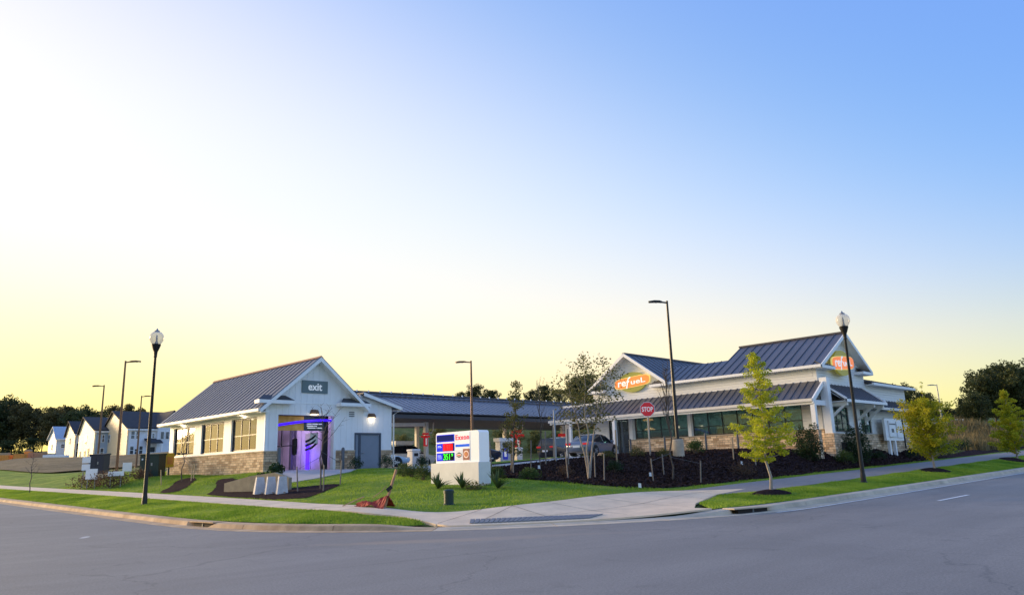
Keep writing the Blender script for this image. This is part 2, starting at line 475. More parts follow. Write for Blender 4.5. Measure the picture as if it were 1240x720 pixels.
# ------------------------------------------------------------------ mesh helpers
class MB:
    """collects shapes into one mesh"""
    def __init__(s):
        s.v, s.f = [], []
    def add(s, vs, fs):
        o = len(s.v)
        s.v += [tuple(p) for p in vs]
        s.f += [tuple(i + o for i in f) for f in fs]
        return s
    def box(s, x0, x1, y0, y1, z0, z1):
        x0, x1 = min(x0, x1), max(x0, x1)
        y0, y1 = min(y0, y1), max(y0, y1)
        z0, z1 = min(z0, z1), max(z0, z1)
        return s.add([(x0, y0, z0), (x1, y0, z0), (x1, y1, z0), (x0, y1, z0), (x0, y0, z1), (x1, y0, z1), (x1, y1, z1), (x0, y1, z1)],
                     [(0, 3, 2, 1), (4, 5, 6, 7), (0, 1, 5, 4), (1, 2, 6, 5), (2, 3, 7, 6), (3, 0, 4, 7)])
    def prism(s, pts, d):
        """closed polygon pts (3d) pushed along d"""
        n = len(pts)
        d = Vector(d)
        vs = [Vector(p) for p in pts] + [Vector(p) + d for p in pts]
        fs = [tuple(range(n - 1, -1, -1)), tuple(range(n, 2 * n))] + [(i, (i + 1) % n, n + (i + 1) % n, n + i) for i in range(n)]
        return s.add(vs, fs)
    def tube(s, pts, rad, n=8, cap=True):
        pts = [Vector(p) for p in pts]
        if not hasattr(rad, '__len__'):
            rad = [rad] * len(pts)
        vs, fs = [], []
        for i, p in enumerate(pts):
            d = (pts[min(i + 1, len(pts) - 1)] - pts[max(i - 1, 0)]).normalized()
            a = d.orthogonal().normalized() if abs(d.z) < 0.95 else Vector((1, 0, 0)).cross(d).normalized()
            b = d.cross(a)
            for k in range(n):
                t = 2 * math.pi * k / n
                vs.append(p + (a * math.cos(t) + b * math.sin(t)) * rad[i])
        for i in range(len(pts) - 1):
            for k in range(n):
                fs.append((i * n + k, i * n + (k + 1) % n, (i + 1) * n + (k + 1) % n, (i + 1) * n + k))
        if cap:
            fs.append(tuple(range(n - 1, -1, -1)))
            fs.append(tuple(range((len(pts) - 1) * n, len(pts) * n)))
        return s.add(vs, fs)
    def lathe(s, prof, n=16, c=(0, 0, 0)):
        vs, fs = [], []
        for r, z in prof:
            for k in range(n):
                t = 2 * math.pi * k / n
                vs.append((c[0] + r * math.cos(t), c[1] + r * math.sin(t), c[2] + z))
        for i in range(len(prof) - 1):
            for k in range(n):
                fs.append((i * n + k, i * n + (k + 1) % n, (i + 1) * n + (k + 1) % n, (i + 1) * n + k))
        fs.append(tuple(range(n - 1, -1, -1)))
        fs.append(tuple(range((len(prof) - 1) * n, len(prof) * n)))
        return s.add(vs, fs)
    def beam(s, a, b, w, h):
        """rectangular bar from a to b"""
        a, b = Vector(a), Vector(b)
        d = (b - a).normalized()
        up = Vector((0, 0, 1)) if abs(d.z) < 0.95 else Vector((0, 1, 0))
        r = d.cross(up).normalized()
        u = r.cross(d).normalized()
        q = [a + r * i * w / 2 + u * j * h / 2 for i, j in ((-1, -1), (1, -1), (1, 1), (-1, 1))]
        return s.prism(q, b - a)
    def build(s, name, m, parent=None, smooth=False, bevel=0.0, recalc=True):
        me = bpy.data.meshes.new(name)
        me.from_pydata(s.v, [], s.f)
        if recalc:
            bm = bmesh.new()
            bm.from_mesh(me)
            bmesh.ops.recalc_face_normals(bm, faces=bm.faces)
            if bevel > 0:
                bmesh.ops.bevel(bm, geom=bm.edges[:], offset=bevel, segments=2, affect='EDGES', profile=0.6)
            bm.to_mesh(me)
            bm.free()
        if smooth:
            me.polygons.foreach_set('use_smooth', [True] * len(me.polygons))
            me.set_sharp_from_angle(angle=R(40))
        return link(name, me, m, parent)

def link(name, me, m, parent=None):
    if m is not None and not me.materials:
        me.materials.append(M[m] if isinstance(m, str) else m)
    o = bpy.data.objects.new(name, me)
    COL.objects.link(o)
    if parent is not None:
        attach(o, parent)
    return o

AT = {}
LOCAL = set()

def attach(o, parent):
    """parts are modelled in site coordinates unless their thing is a local prototype"""
    o.parent = parent
    if parent.name in AT and parent.name not in LOCAL:
        o.matrix_parent_inverse = Matrix.Translation(-AT[parent.name])

def tag(o, label=None, cat=None, group=None, kind=None):
    if label: o['label'] = label
    if cat: o['category'] = cat
    if group: o['group'] = group
    if kind: o['kind'] = kind
    return o

def thing(name, label, cat, loc=(0, 0, 0), group=None, rz=0.0, local=False):
    o = bpy.data.objects.new(name, None)
    o.empty_display_size = 0.2
    COL.objects.link(o)
    o.location = loc
    o.rotation_euler = (0, 0, rz)
    AT[o.name] = Vector(loc)
    if local: LOCAL.add(o.name)
    return tag(o, label, cat, group)

def copy_tree(o, parent=None):
    c = o.copy()
    COL.objects.link(c)
    if parent is not None: c.parent = parent
    for ch in list(o.children):
        copy_tree(ch, c)
    return c

def np_mesh(name, verts, faces, m, parent=None, smooth=False):
    """fast mesh from arrays; faces (n,3) or (n,4)"""
    verts = np.asarray(verts, np.float32)
    faces = np.asarray(faces, np.int32)
    me = bpy.data.meshes.new(name)
    me.vertices.add(len(verts))
    me.vertices.foreach_set('co', verts.ravel())
    k = faces.shape[1]
    me.loops.add(faces.size)
    me.loops.foreach_set('vertex_index', faces.ravel())
    me.polygons.add(len(faces))
    me.polygons.foreach_set('loop_start', np.arange(len(faces), dtype=np.int32) * k)
    me.polygons.foreach_set('use_smooth', np.full(len(faces), smooth))
    me.update()
    return link(name, me, m, parent)

def text_mesh(body, size, extrude=0.01, bold=0.0, shear=0.0, spacing=1.0):
    cu = bpy.data.curves.new('lettering', 'FONT')
    cu.body = body
    cu.size = size
    cu.extrude = extrude
    cu.offset = bold
    cu.shear = shear
    cu.space_character = spacing
    cu.align_x, cu.align_y = 'CENTER', 'CENTER'
    cu.resolution_u = 3
    o = bpy.data.objects.new('lettering', cu)
    me = bpy.data.meshes.new_from_object(o)
    bpy.data.objects.remove(o)
    bpy.data.curves.remove(cu)
    return me

def put_text(name, body, size, centre, right, up, m, parent, fit=None, **kw):
    """lettering lying in the plane (right, up) about centre, standing slightly proud"""
    me = text_mesh(body, size, **kw)
    right, up = Vector(right).normalized(), Vector(up).normalized()
    nrm = right.cross(up)
    co = [v.co.copy() for v in me.vertices]
    x0, x1 = min(c.x for c in co), max(c.x for c in co)
    y0, y1 = min(c.y for c in co), max(c.y for c in co)
    sx = fit[0] / (x1 - x0) if fit else 1
    sy = fit[1] / (y1 - y0) if fit else 1
    for v, c in zip(me.vertices, co):
        v.co = Vector(centre) + right * (c.x - (x0 + x1) / 2) * sx + up * (c.y - (y0 + y1) / 2) * sy + nrm * c.z
    return link(name, me, m, parent)

# ------------------------------------------------------------------ terrain heights
def zr(x, y):
    """road surface height: both streets climb gently away from the crossing"""
    sp = lambda t, k: np.log1p(np.exp(np.clip(t / k, -40, 40))) * k
    return 0.019 * sp(np.asarray(y, float) - 25, 2.5) + 0.012 * sp(np.asarray(x, float) - 18, 2.5)

CP = []
for y in (26, 30, 35, 44, 53, 60, 66, 80, 120, 200, 320): CP.append((10.75, y, float(zr(0, y)) + .15))
CP += [(10.9, 22.5, .15), (11.4, 20.6, .14), (12.3, 18.7, .10), (13.5, 17.0, .05), (15, 15.6, .04), (16.6, 14.4, .05), (18.2, 13.3, .09), (20, 12.3, .17)]
for x in (22, 26, 30, 34, 39, 44, 49, 54, 61, 70, 80, 95, 120, 200, 320): CP.append((x, 11.75, float(zr(x, 0)) + .15))
for x in (24, 28, 32, 36, 40, 44, 50, 56, 62, 70, 80, 95): CP.append((x, 14, .36 + .0225 * (x - 24)))
for x in (30, 34.5, 39, 44, 50, 55, 62, 70, 80, 95): CP.append((x, 17, .56 + .0195 * (x - 30)))
CP += [(13, 20.5, .32), (14.8, 21, .42), (13, 26, .475), (14.8, 26, .51), (13, 38, .73), (14.8, 38, .77), (13, 50, .9), (14.8, 50, 1.0), (13, 58, 1.02), (14.8, 58, 1.12), (13, 67, 1.13), (14.8, 67, 1.25), (13, 100, 1.9),
(14.2, 18.6, .2), (15.5, 19.5, .3), (17.2, 17.6, .38), (20.5, 17.2, .5), (23.1, 17.0, .52), (19, 15.2, .2), (21, 13.9, .24),
(17.4, 20.9, .5), (19.6, 23.4, .86), (20.5, 25.8, 1.0), (20.5, 22.8, .88), (21.3, 24, 1.0), (20.5, 28, 1.2), (22.5, 23.2, 1.1), (16.5, 33.2, .8), (18, 30.5, .92), (18, 46, 1.33), (16, 42, 1.0), (16.5, 50, 1.3),
(26, 40.4, 1.72), (20.5, 41.4, 1.70), (20.5, 56, 1.74), (30, 41, 1.74), (25, 48, 1.74), (30, 58, 1.8), (22, 38.5, 1.55), (19, 37, 1.15),
(24.5, 19.5, .8), (27.7, 23.2, 1.1), (30.5, 20.4, 1.05), (30, 18.2, .70), (33, 20.7, 1.35), (36, 23.5, 1.85), (38.9, 22.4, 2.0), (41, 19.2, 1.75), (46, 18.8, 1.9), (53, 18.8, 1.95), (60, 18.9, 1.95),
(24, 28, 1.32), (26, 36, 1.7), (26.6, 27.1, 1.38), (28.6, 30.8, 1.6), (31.8, 30.4, 1.8), (30.5, 26.1, 1.58), (35.4, 29.7, 2.03), (40, 33, 2.1), (45, 36, 2.1), (45, 24, 2.1), (45.5, 20, 2.0), (40, 45, 1.9), (41, 52, 1.8), (60, 52, 1.85), (34, 45, 1.78), (55, 30, 2.1), (59, 20.5, 2.0), (62, 40, 2.1), (36, 60, 1.9), (50, 62, 2.0),
(17.5, 52, 1.6), (19, 58, 1.85), (14.8, 75, 1.5), (20, 72, 2.1), (18, 62, 1.8), (26, 70, 2.3),
(26.5, 110, 3.6), (27, 128.8, 4.3), (33, 150, 5.5), (45, 150, 5.1), (45, 175, 5.5), (45, 190, 6), (60, 150, 5.2), (50, 248, 7.3), (90, 248, 9), (40, 100, 3.6),
(55, 74, 2.6), (68, 94, 9.2), (80, 82, 8.8), (84, 71.6, 8.2), (62, 68, 2.5), (75, 58, 2.6), (100, 112, 12), (92, 78, 9.3), (50, 85, 5),
(89.7, 22, 2.3), (101, 26.3, 4.4), (126, 30, 5), (105, 36, 5.0), (75, 22, 2.0), (75, 32, 2.3), (72, 45, 2.4), (90, 50, 5.5),
(250, 250, 18), (200, 60, 8), (320, 30, 8), (40, 320, 9), (320, 320, 20), (160, 160, 15)]
CP = np.array(CP, float)
_S = 50.0
def _phi(r): return np.where(r > 1e-9, r * r * np.log(np.maximum(r, 1e-9)), 0)
def _solve():
    P = CP[:, :2] / _S
    n = len(P)
    A = np.zeros((n + 3, n + 3))
    A[:n, :n] = _phi(np.linalg.norm(P[:, None] - P[None], axis=2)) + 2e-5 * np.eye(n)
    Q = np.c_[np.ones(n), P]
    A[:n, n:] = Q
    A[n:, :n] = Q.T
    return np.linalg.solve(A, np.r_[CP[:, 2], 0, 0, 0])
_W = _solve()
_KY = np.array([10., 20, 26, 38, 50, 67, 100, 130, 320])
_KZ = np.array([.20, .34, .475, .70, .90, 1.16, 1.80, 2.4, 6.2])
def _sm(t, a, b):
    t = np.clip((t - a) / (b - a), 0, 1)
    return t * t * (3 - 2 * t)
def _graded(x, y, z):
    """verges and pavements beside the streets are graded evenly"""
    kr, k14, k17 = zr(x, 0 * x) + .15, .36 + .0215 * (x - 24), .50 + .0205 * (x - 27)
    a = np.where(y < 14, kr + (k14 - kr) * (y - 11.72) / 2.28, k14 + (k17 - k14) * (y - 14) / 3)
    w = _sm(x, 22.5, 27) * (1 - _sm(y, 17.2, 20.0)) * (1 - _sm(x, 100, 140))
    z = z * (1 - w) + a * w
    kl = zr(0 * y, y) + .15
    k13 = sum(np.interp(y + o, _KY, _KZ) for o in (-5, -2.5, 0, 2.5, 5)) / 5
    b = np.where(x < 13, kl + (k13 - kl) * (x - 10.72) / 2.28, k13 + .05 * (x - 13) / 1.8)
    w = _sm(y, 21, 26) * (1 - _sm(x, 15.0, 18.0)) * (1 - _sm(y, 110, 150))
    return z * (1 - w) + b * w
def H(x, y):
    """height of the ground"""
    one = not hasattr(x, '__len__')
    x = np.atleast_1d(np.asarray(x, float))
    y = np.atleast_1d(np.asarray(y, float))
    out = np.empty(len(x))
    for i in range(0, len(x), 20000):
        q = np.stack([x[i:i + 20000], y[i:i + 20000]], -1) / _S
        r = np.linalg.norm(q[:, None] - (CP[:, :2] / _S)[None], axis=2)
        out[i:i + 20000] = _graded(q[:, 0] * _S, q[:, 1] * _S, _phi(r) @ _W[:-3] + _W[-3] + q @ _W[-2:])
    return float(out[0]) if one else out

def in_poly(P, poly):
    P = np.asarray(P)
    x, y = P[:, 0], P[:, 1]
    c = np.zeros(len(P), bool)
    n = len(poly)
    for i in range(n):
        x0, y0 = poly[i]
        x1, y1 = poly[(i + 1) % n]
        k = ((y0 > y) != (y1 > y)) & (x < (x1 - x0) * (y - y0) / ((y1 - y0) if y1 != y0 else 1e-9) + x0)
        c ^= k
    return c

def densify(poly, step, closed=True):
    out = []
    n = len(poly)
    for i in range(n if closed else n - 1):
        a, b = Vector(poly[i]), Vector(poly[(i + 1) % n])
        m = max(1, int(math.ceil((b - a).length / step)))
        for k in range(m):
            out.append(tuple(a.lerp(b, k / m)))
    if not closed: out.append(tuple(poly[-1]))
    return out

def smooth_line(pts, it=2):
    for _ in range(it):
        q = [pts[0]]
        for a, b in zip(pts[:-1], pts[1:]):
            q.append((a[0] * .75 + b[0] * .25, a[1] * .75 + b[1] * .25))
            q.append((a[0] * .25 + b[0] * .75, a[1] * .25 + b[1] * .75))
        q.append(pts[-1])
        pts = q
    return pts

def drape(name, poly, m, off, step, hf=None, extra=None, jag=0.0, skirt=0.0):
    """a sheet with the outline poly laid over the ground, off metres above it"""
    hf = hf or H
    out = densify(poly, step)
    if jag > 0:
        rng = random.Random(hash(name) % 1000 if False else len(name) * 31)
        out = [(p[0] + rng.uniform(-jag, jag), p[1] + rng.uniform(-jag, jag)) for p in out]
    xs, ys = [p[0] for p in out], [p[1] for p in out]
    if extra is None:
        gx, gy = np.meshgrid(np.arange(min(xs), max(xs), step), np.arange(min(ys), max(ys), step))
        extra = np.c_[gx.ravel(), gy.ravel()]
    if len(extra):
        extra = extra[in_poly(extra, out)]
        o = np.array(out)
        keep = np.ones(len(extra), bool)
        for i in range(0, len(extra), 4000):
            d = np.min(np.linalg.norm(extra[i:i + 4000, None] - o[None], axis=2), axis=1)
            keep[i:i + 4000] = d > step * 0.35
        extra = extra[keep]
    pts = [Vector(p) for p in out] + [Vector(p) for p in extra]
    n = len(out)
    v2, e2, f2, *_ = geometry.delaunay_2d_cdt(pts, [], [list(range(n))], 1, 1e-5)
    v2 = np.array([tuple(v) for v in v2])
    z = hf(v2[:, 0], v2[:, 1]) + off
    verts = [(a, b, c) for (a, b), c in zip(v2, z)]
    faces = []
    for f in f2:
        a, b, c = [v2[i] for i in f[:3]]
        s = (b[0] - a[0]) * (c[1] - a[1]) - (b[1] - a[1]) * (c[0] - a[0])
        faces.append(tuple(f) if s > 0 else tuple(reversed(f)))
    if skirt > 0:
        k = len(verts)
        zz = hf(np.array(xs), np.array(ys)) + off
        for (a, b), c in zip(out, zz): verts += [(a, b, c), (a, b, c - skirt)]
        for i in range(n):
            j = (i + 1) % n
            faces.append((k + 2 * i, k + 2 * i + 1, k + 2 * j + 1, k + 2 * j))
    me = bpy.data.meshes.new(name)
    me.from_pydata(verts, [], faces)
    me.polygons.foreach_set('use_smooth', [True] * len(me.polygons))
    return link(name, me, m)

# ------------------------------------------------------------------ streets, kerb, pavements
kerb_line = [(10.3, 320), (10.3, 120), (10.3, 60), (10.3, 40), (10.3, 27), (10.35, 24), (10.9, 20.9), (11.75, 18.9), (13.3, 16.5), (15, 15.0), (17, 13.6), (19.2, 12.3), (22, 11.4), (26, 11.3), (40, 11.3), (60, 11.3), (120, 11.3), (320, 11.3)]
kerb_line = densify(smooth_line(kerb_line, 2), 1.2, False)
def offset_line(line, d):
    out = []
    for i, p in enumerate(line):
        a, b = Vector(line[max(i - 1, 0)]), Vector(line[min(i + 1, len(line) - 1)])
        t = (b - a).normalized()
        out.append((p[0] - t.y * d, p[1] + t.x * d))
    return out
back_line = offset_line(kerb_line, 0.42)

def zroad(x, y): return zr(x, y)
far_back = [(320, -12), (-25, -12), (-25, 320)]
road_poly = list(kerb_line) + [(320, -8), (60, -8), (-14, -8), (-14, 60), (-14, 320)]
_gx, _gy = np.meshgrid(np.arange(-14, 70, 2.0), np.arange(-8, 90, 2.0))
road = drape('road', road_poly, 'asphalt', 0.0, 4.0, hf=zroad, extra=np.c_[_gx.ravel(), _gy.ravel()])
tag(road, kind='structure')
g = MB()
g.box(-400, 400, -400, 400, -1.6, -0.25)
o = g.build('ground', 'hill')
tag(o, kind='structure')

# rising ground behind the kerb
terr_poly = back_line + [(320, 320)]
near = np.c_[[a.ravel() for a in np.meshgrid(np.arange(10.5, 64, 0.8), np.arange(11.5, 62, 0.8))]].T
mid = np.c_[[a.ravel() for a in np.meshgrid(np.arange(10.5, 130, 2.5), np.arange(11.5, 130, 2.5))]].T
mid = mid[(mid[:, 0] > 64) | (mid[:, 1] > 62)]
farp = np.c_[[a.ravel() for a in np.meshgrid(np.arange(10.5, 320, 10.0), np.arange(11.5, 320, 10.0))]].T
farp = farp[(farp[:, 0] > 130) | (farp[:, 1] > 130)]
lawn_far = drape('terrain', terr_poly, 'hill', -0.05, 1.3, extra=np.r_[near, mid, farp])
tag(lawn_far, kind='structure')

# kerb: gutter, face and top swept along the line, in cast lengths with joints
kerb_root = bpy.data.objects.new('kerb', None)
COL.objects.link(kerb_root)
tag(kerb_root, kind='structure')
def dipped(x, y):
    """kerb height: drops to the road at the ramp"""
    s = (x - y)
    a = 1 / (1 + math.exp(-(s - 7.6) / 0.5)) + 1 / (1 + math.exp((s + 4.9) / 0.5))
    return 0.02 + 0.13 * min(1, a)
run = [p for p in densify(kerb_line, 0.6, False) if p[0] < 130 and p[1] < 130]
GAPS = [Vector((10.36, 24.9)), Vector((21.4, 11.5))]
seg = []
def flush(seg):
    if len(seg) < 2: return
    b = MB()
    sec = []
    for p, t in seg:
        nx, ny = -t.y, t.x
        h = dipped(*p)
        zb = float(zr(*p))
        open_ = min((Vector(p) - g).length for g in GAPS) < 0.75
        prof = [(-0.45, -0.1), (-0.45, 0.006), (0.0, 0.014), (0.05, h - 0.02), (0.09, h), (0.44, h + 0.012), (0.44, -0.3)]
        if open_: prof = [(-0.45, -0.1), (-0.45, 0.006), (0.0, 0.004), (0.28, 0.0), (0.30, 0.10), (0.44, h + 0.012), (0.44, -0.3)]
        sec.append([(p[0] + nx * d, p[1] + ny * d, zb + z) for d, z in prof])
    k = len(sec[0])
    vs = [q for s_ in sec for q in s_]
    fs = []
    for i in range(len(sec) - 1):
        for j in range(k - 1):
            fs.append((i * k + j, (i + 1) * k + j, (i + 1) * k + j + 1, i * k + j + 1))
    fs += [tuple(range(k)), tuple(range((len(sec) - 1) * k, len(sec) * k))[::-1]]
    b.add(vs, fs)
    mid_ = seg[len(seg) // 2][0]
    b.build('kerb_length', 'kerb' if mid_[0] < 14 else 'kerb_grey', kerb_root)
acc = 0
for i, p in enumerate(run):
    a, b_ = Vector(run[max(i - 1, 0)]), Vector(run[min(i + 1, len(run) - 1)])
    t = (b_ - a).normalized()
    seg.append((p, t))
    if i: acc += (Vector(p) - Vector(run[i - 1])).length
    if acc > 3.0:
        q = (p[0] - t.x * 0.012, p[1] - t.y * 0.012)
        seg[-1] = (q, t)
        flush(seg)
        seg = [((p[0] + t.x * 0.012, p[1] + t.y * 0.012), t)]
        acc = 0
flush(seg)
# storm drain mouths in the kerb
for k, (gx, gy, rot, lab) in enumerate(((10.36, 24.9, R(92), 'rusty storm drain mouth in the kerb below the left street lamp'), (21.4, 11.5, R(-14), 'dark storm drain mouth in the kerb beside the staked golden street tree'))):
    t = thing('storm_drain', lab, 'drain', (gx, gy, float(zr(gx, gy))), 'storm drains in the kerb', rot, local=True)
    b = MB(); b.box(-0.62, 0.62, 0.10 if k else -0.24, 0.24 if k else -0.10, 0.0, 0.12); b.build('opening', 'dark_gap', t)
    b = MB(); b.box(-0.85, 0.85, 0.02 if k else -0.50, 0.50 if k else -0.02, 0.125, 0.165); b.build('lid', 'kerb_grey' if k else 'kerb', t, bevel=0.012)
    b = MB(); b.box(-0.03, 0.03, 0.08 if k else -0.12, 0.12 if k else -0.08, 0.0, 0.125); b.build('divider_bar', 'steel_post', t)

def band(name, inner, outer, m, off, step, **kw):
    return drape(name, list(inner) + list(reversed(outer)), m, off, step, **kw)

# pavement along the left street, asphalt path along the right street, and the corner ramp
walk_in = smooth_line([(13.0, 160), (13.0, 60), (13.0, 30), (13.1, 24), (13.5, 20.3), (14.1, 19.0), (13.75, 17.05)], 2)
walk_out = smooth_line([(14.7, 160), (14.7, 60), (14.7, 30), (14.6, 24), (14.7, 20.5), (15.4, 18.7), (16.3, 18.0)], 2)
sidewalk = band('sidewalk', walk_in, walk_out, 'concrete', 0.03, 0.7, skirt=0.12)
tag(sidewalk, kind='structure')
kf = [p for p in back_line if 13.0 < p[0] < 20.6 and p[1] < 20]
ramp_poly = [(13.75, 17.05)] + [p for p in kf if p[0] > 13.55] + [(20.3, 12.9), (21.5, 13.6), (24.4, 14.55), (27.5, 15.1), (25.2, 16.75), (23.4, 17.05), (20.5, 17.15), (18.6, 17.3), (17.2, 17.55), (16.3, 18.0), (15.0, 17.6)]
ramp = drape('ramp', ramp_poly, 'concrete', 0.036, 0.7, skirt=0.05)
tag(ramp, kind='structure')
path_near = [(24.4, 14.55), (27, 14.05), (32, 13.95), (44, 13.95), (60, 13.9), (90, 13.9), (160, 13.9)]
path_far = [(25.2, 16.75), (29, 17.0), (33, 17.0), (44, 16.95), (60, 16.9), (90, 16.9), (160, 16.9)]
path = band('path', smooth_line(path_near, 1), smooth_line(path_far, 1), 'path', 0.030, 0.8, skirt=0.1)
tag(path, kind='structure')
def joint(parent, a, b, off=0.042, w=0.02):
    a, b = Vector(a), Vector(b)
    n2 = Vector((-(b - a).y, (b - a).x)).normalized() * w / 2
    k = max(2, int((b - a).length / 0.5))
    vs, fs = [], []
    for i in range(k + 1):
        p = a.lerp(b, i / k)
        for s in (-1, 1):
            q = p + n2 * s
            vs.append((q.x, q.y, H(q.x, q.y) + off))
    fs = [(2 * i, 2 * i + 1, 2 * i + 3, 2 * i + 2) for i in range(k)]
    o = MB().add(vs, fs).build('joint', 'joint', parent, recalc=False)
M['joint'] = mat('dark_joint', (0.13, 0.11, 0.09), 0.95)
for y_ in np.arange(21.5, 60, 1.8): joint(sidewalk, (13.03, y_), (14.66, y_ + 0.0), 0.037)
for a_, b_ in (((13.85, 17.15), (16.25, 17.95)), ((14.6, 16.35), (17.15, 17.5)), ((18.3, 13.9), (18.5, 17.25)), ((20.6, 13.3), (20.6, 17.1)), ((22.9, 14.2), (23.3, 17.0)), ((16.4, 15.0), (17.15, 17.5)), ((16.4, 15.55), (20.6, 15.0)), ((20.6, 15.0), (25.9, 15.6)), ((24.45, 14.6), (25.2, 16.7))):
    joint(ramp, a_, b_, 0.044)
wt = thing('warning_strip', 'grey studded warning strip set across the foot of the corner ramp', 'warning strip', (15.8, 15.6, 0.08), local=True)
_wl = [p for p in offset_line(kerb_line, 0.62) if 14.3 < p[0] < 17.55]
_w2 = [p for p in offset_line(kerb_line, 1.22) if 14.7 < p[0] < 17.95]
_n = 26
def along(line, f):
    d = [0]
    for a, b in zip(line[:-1], line[1:]): d.append(d[-1] + (Vector(b) - Vector(a)).length)
    s = f * d[-1]
    for i in range(len(line) - 1):
        if s <= d[i + 1] + 1e-9:
            k = (s - d[i]) / max(1e-9, d[i + 1] - d[i])
            return (line[i][0] + (line[i + 1][0] - line[i][0]) * k, line[i][1] + (line[i + 1][1] - line[i][1]) * k)
    return line[-1]
for i in range(_n):
    q = [along(_wl, i / _n), along(_wl, (i + .82) / _n), along(_w2, (i + .82) / _n), along(_w2, i / _n)]
    b = MB()
    b.prism([(x - 15.8, y - 15.6, H(x, y) + 0.045 - 0.08) for x, y in q], (0, 0, 0.018))
    b.build('stud_row', 'warn', wt)

# grass, planting bed, forecourt
def clip_line(line, f): return [p for p in line if f(p)]
verge_l = [p for p in offset_line(kerb_line, 0.44) if p[1] > 17.45 and p[1] < 130 and p[0] < 14]
verge_left = drape('verge', verge_l + [(13.6, 17.35), (13.8, 17.9), (13.9, 18.7), (13.42, 20.2), (13.05, 24), (12.97, 30), (12.97, 60), (12.97, 129)], 'grass', 0.012, 0.6, jag=0.012)
tag(verge_left, kind='structure')
verge_r = [p for p in offset_line(kerb_line, 0.44) if p[0] > 20.2 and p[0] < 130 and p[1] < 14]
verge_right = drape('verge', verge_r + [(129, 13.87), (60, 13.87), (32, 13.92), (27, 14.02), (24.5, 14.5), (21.6, 13.55)], 'grass', 0.012, 0.6, jag=0.012)
tag(verge_right, kind='structure')
bed_edge = smooth_line([(22.4, 28.6), (22.7, 25.5), (22.9, 22.6), (23.1, 20.6), (24.0, 18.7), (26.5, 18.0), (31, 17.9), (40, 17.7), (56, 17.65), (75, 17.7), (95, 18.2)], 2)
lawn_poly = [(14.73, 129), (14.73, 60), (14.73, 30), (14.63, 24), (14.75, 20.6), (15.45, 18.75), (16.3, 18.05), (17.2, 17.6), (18.6, 17.35), (20.5, 17.2), (23.4, 17.1), (25.2, 16.8), (29, 17.05), (44, 17.0), (60, 16.95), (95, 16.95)] + list(reversed(bed_edge)) + [(23.4, 30.0), (25.8, 34.5), (26.2, 37.8), (30.5, 38.3), (30.9, 60), (24, 66), (22, 90), (22, 129)]
lawn = drape('lawn', lawn_poly, 'grass', 0.012, 0.7, jag=0.015)
tag(lawn, kind='structure')
bed_poly = bed_edge + [(95, 19.6), (62, 19.6), (59.5, 19.4), (45.5, 19.4), (44.2, 21), (44.2, 25), (41.0, 28.0), (35.3, 28.9), (31.8, 29.8), (28.4, 30.2), (25.5, 31), (23.4, 29.8)]
bed = drape('mulch_bed', bed_poly, 'mulch', 0.03, 0.6, jag=0.05)
tag(bed, 'dark bark mulch covering the sloping planting bed below the shop', 'mulch', kind='structure')
lot_poly = [(26.4, 38.0), (26.0, 34.5), (24.2, 30.6), (25.5, 31.2), (28.4, 30.4), (31.8, 30.0), (35.3, 29.1), (41.0, 28.2), (44.4, 25.2), (44.6, 19.6), (63, 19.8), (66, 30), (66, 60), (60, 66), (36, 66), (31, 58), (31, 40)]
lot = drape('forecourt', lot_poly, 'lot', 0.035, 1.0)
tag(lot, kind='structure')
hb = drape('grass_strip', [(29.5, 32.2), (34, 31.4), (38.0, 30.9), (38.0, 32.6), (34, 33.4), (30.2, 34.4)], 'grass', 0.10, 0.7)
tag(hb, kind='structure')
field = drape('field', [(22, 92), (45, 92), (60, 120), (62, 150), (46, 148), (30, 146), (20, 128)], 'field', 0.12, 2.5)
tag(field, kind='structure')
strip_a = smooth_line([(15.0, 29.0), (15.05, 33), (15.2, 36.2), (16.3, 38.0), (17.6, 40.4), (18.4, 42.2), (19.0, 41.0), (17.6, 37.6), (17.3, 35.0), (17.6, 32.9), (19.2, 31.6), (18.9, 30.2), (17.6, 29.2), (16.0, 28.2)], 1)
dirt = drape('planting_strip', strip_a, 'mulch', 0.035, 0.5, jag=0.06)
tag(dirt, kind='structure')
strip_b = smooth_line([(15.0, 40.6), (15.4, 42.6), (17.0, 45.0), (18.3, 47.6), (19.4, 48.0), (18.6, 45.6), (17.4, 43.2), (15.9, 41.2)], 1)
dirt2 = drape('planting_strip', strip_b, 'mulch', 0.04, 0.5, jag=0.06)
tag(dirt2, kind='structure')
apron_poly = [(21.5, 41.3), (25.4, 41.3), (25.3, 38.8), (23.5, 36.8), (21.0, 35.8), (19.0, 35.6), (18.6, 37.2), (20.6, 38.8)]
apron = drape('driveway', apron_poly, 'lot', 0.05, 0.7, skirt=0.15)
tag(apron, kind='structure')
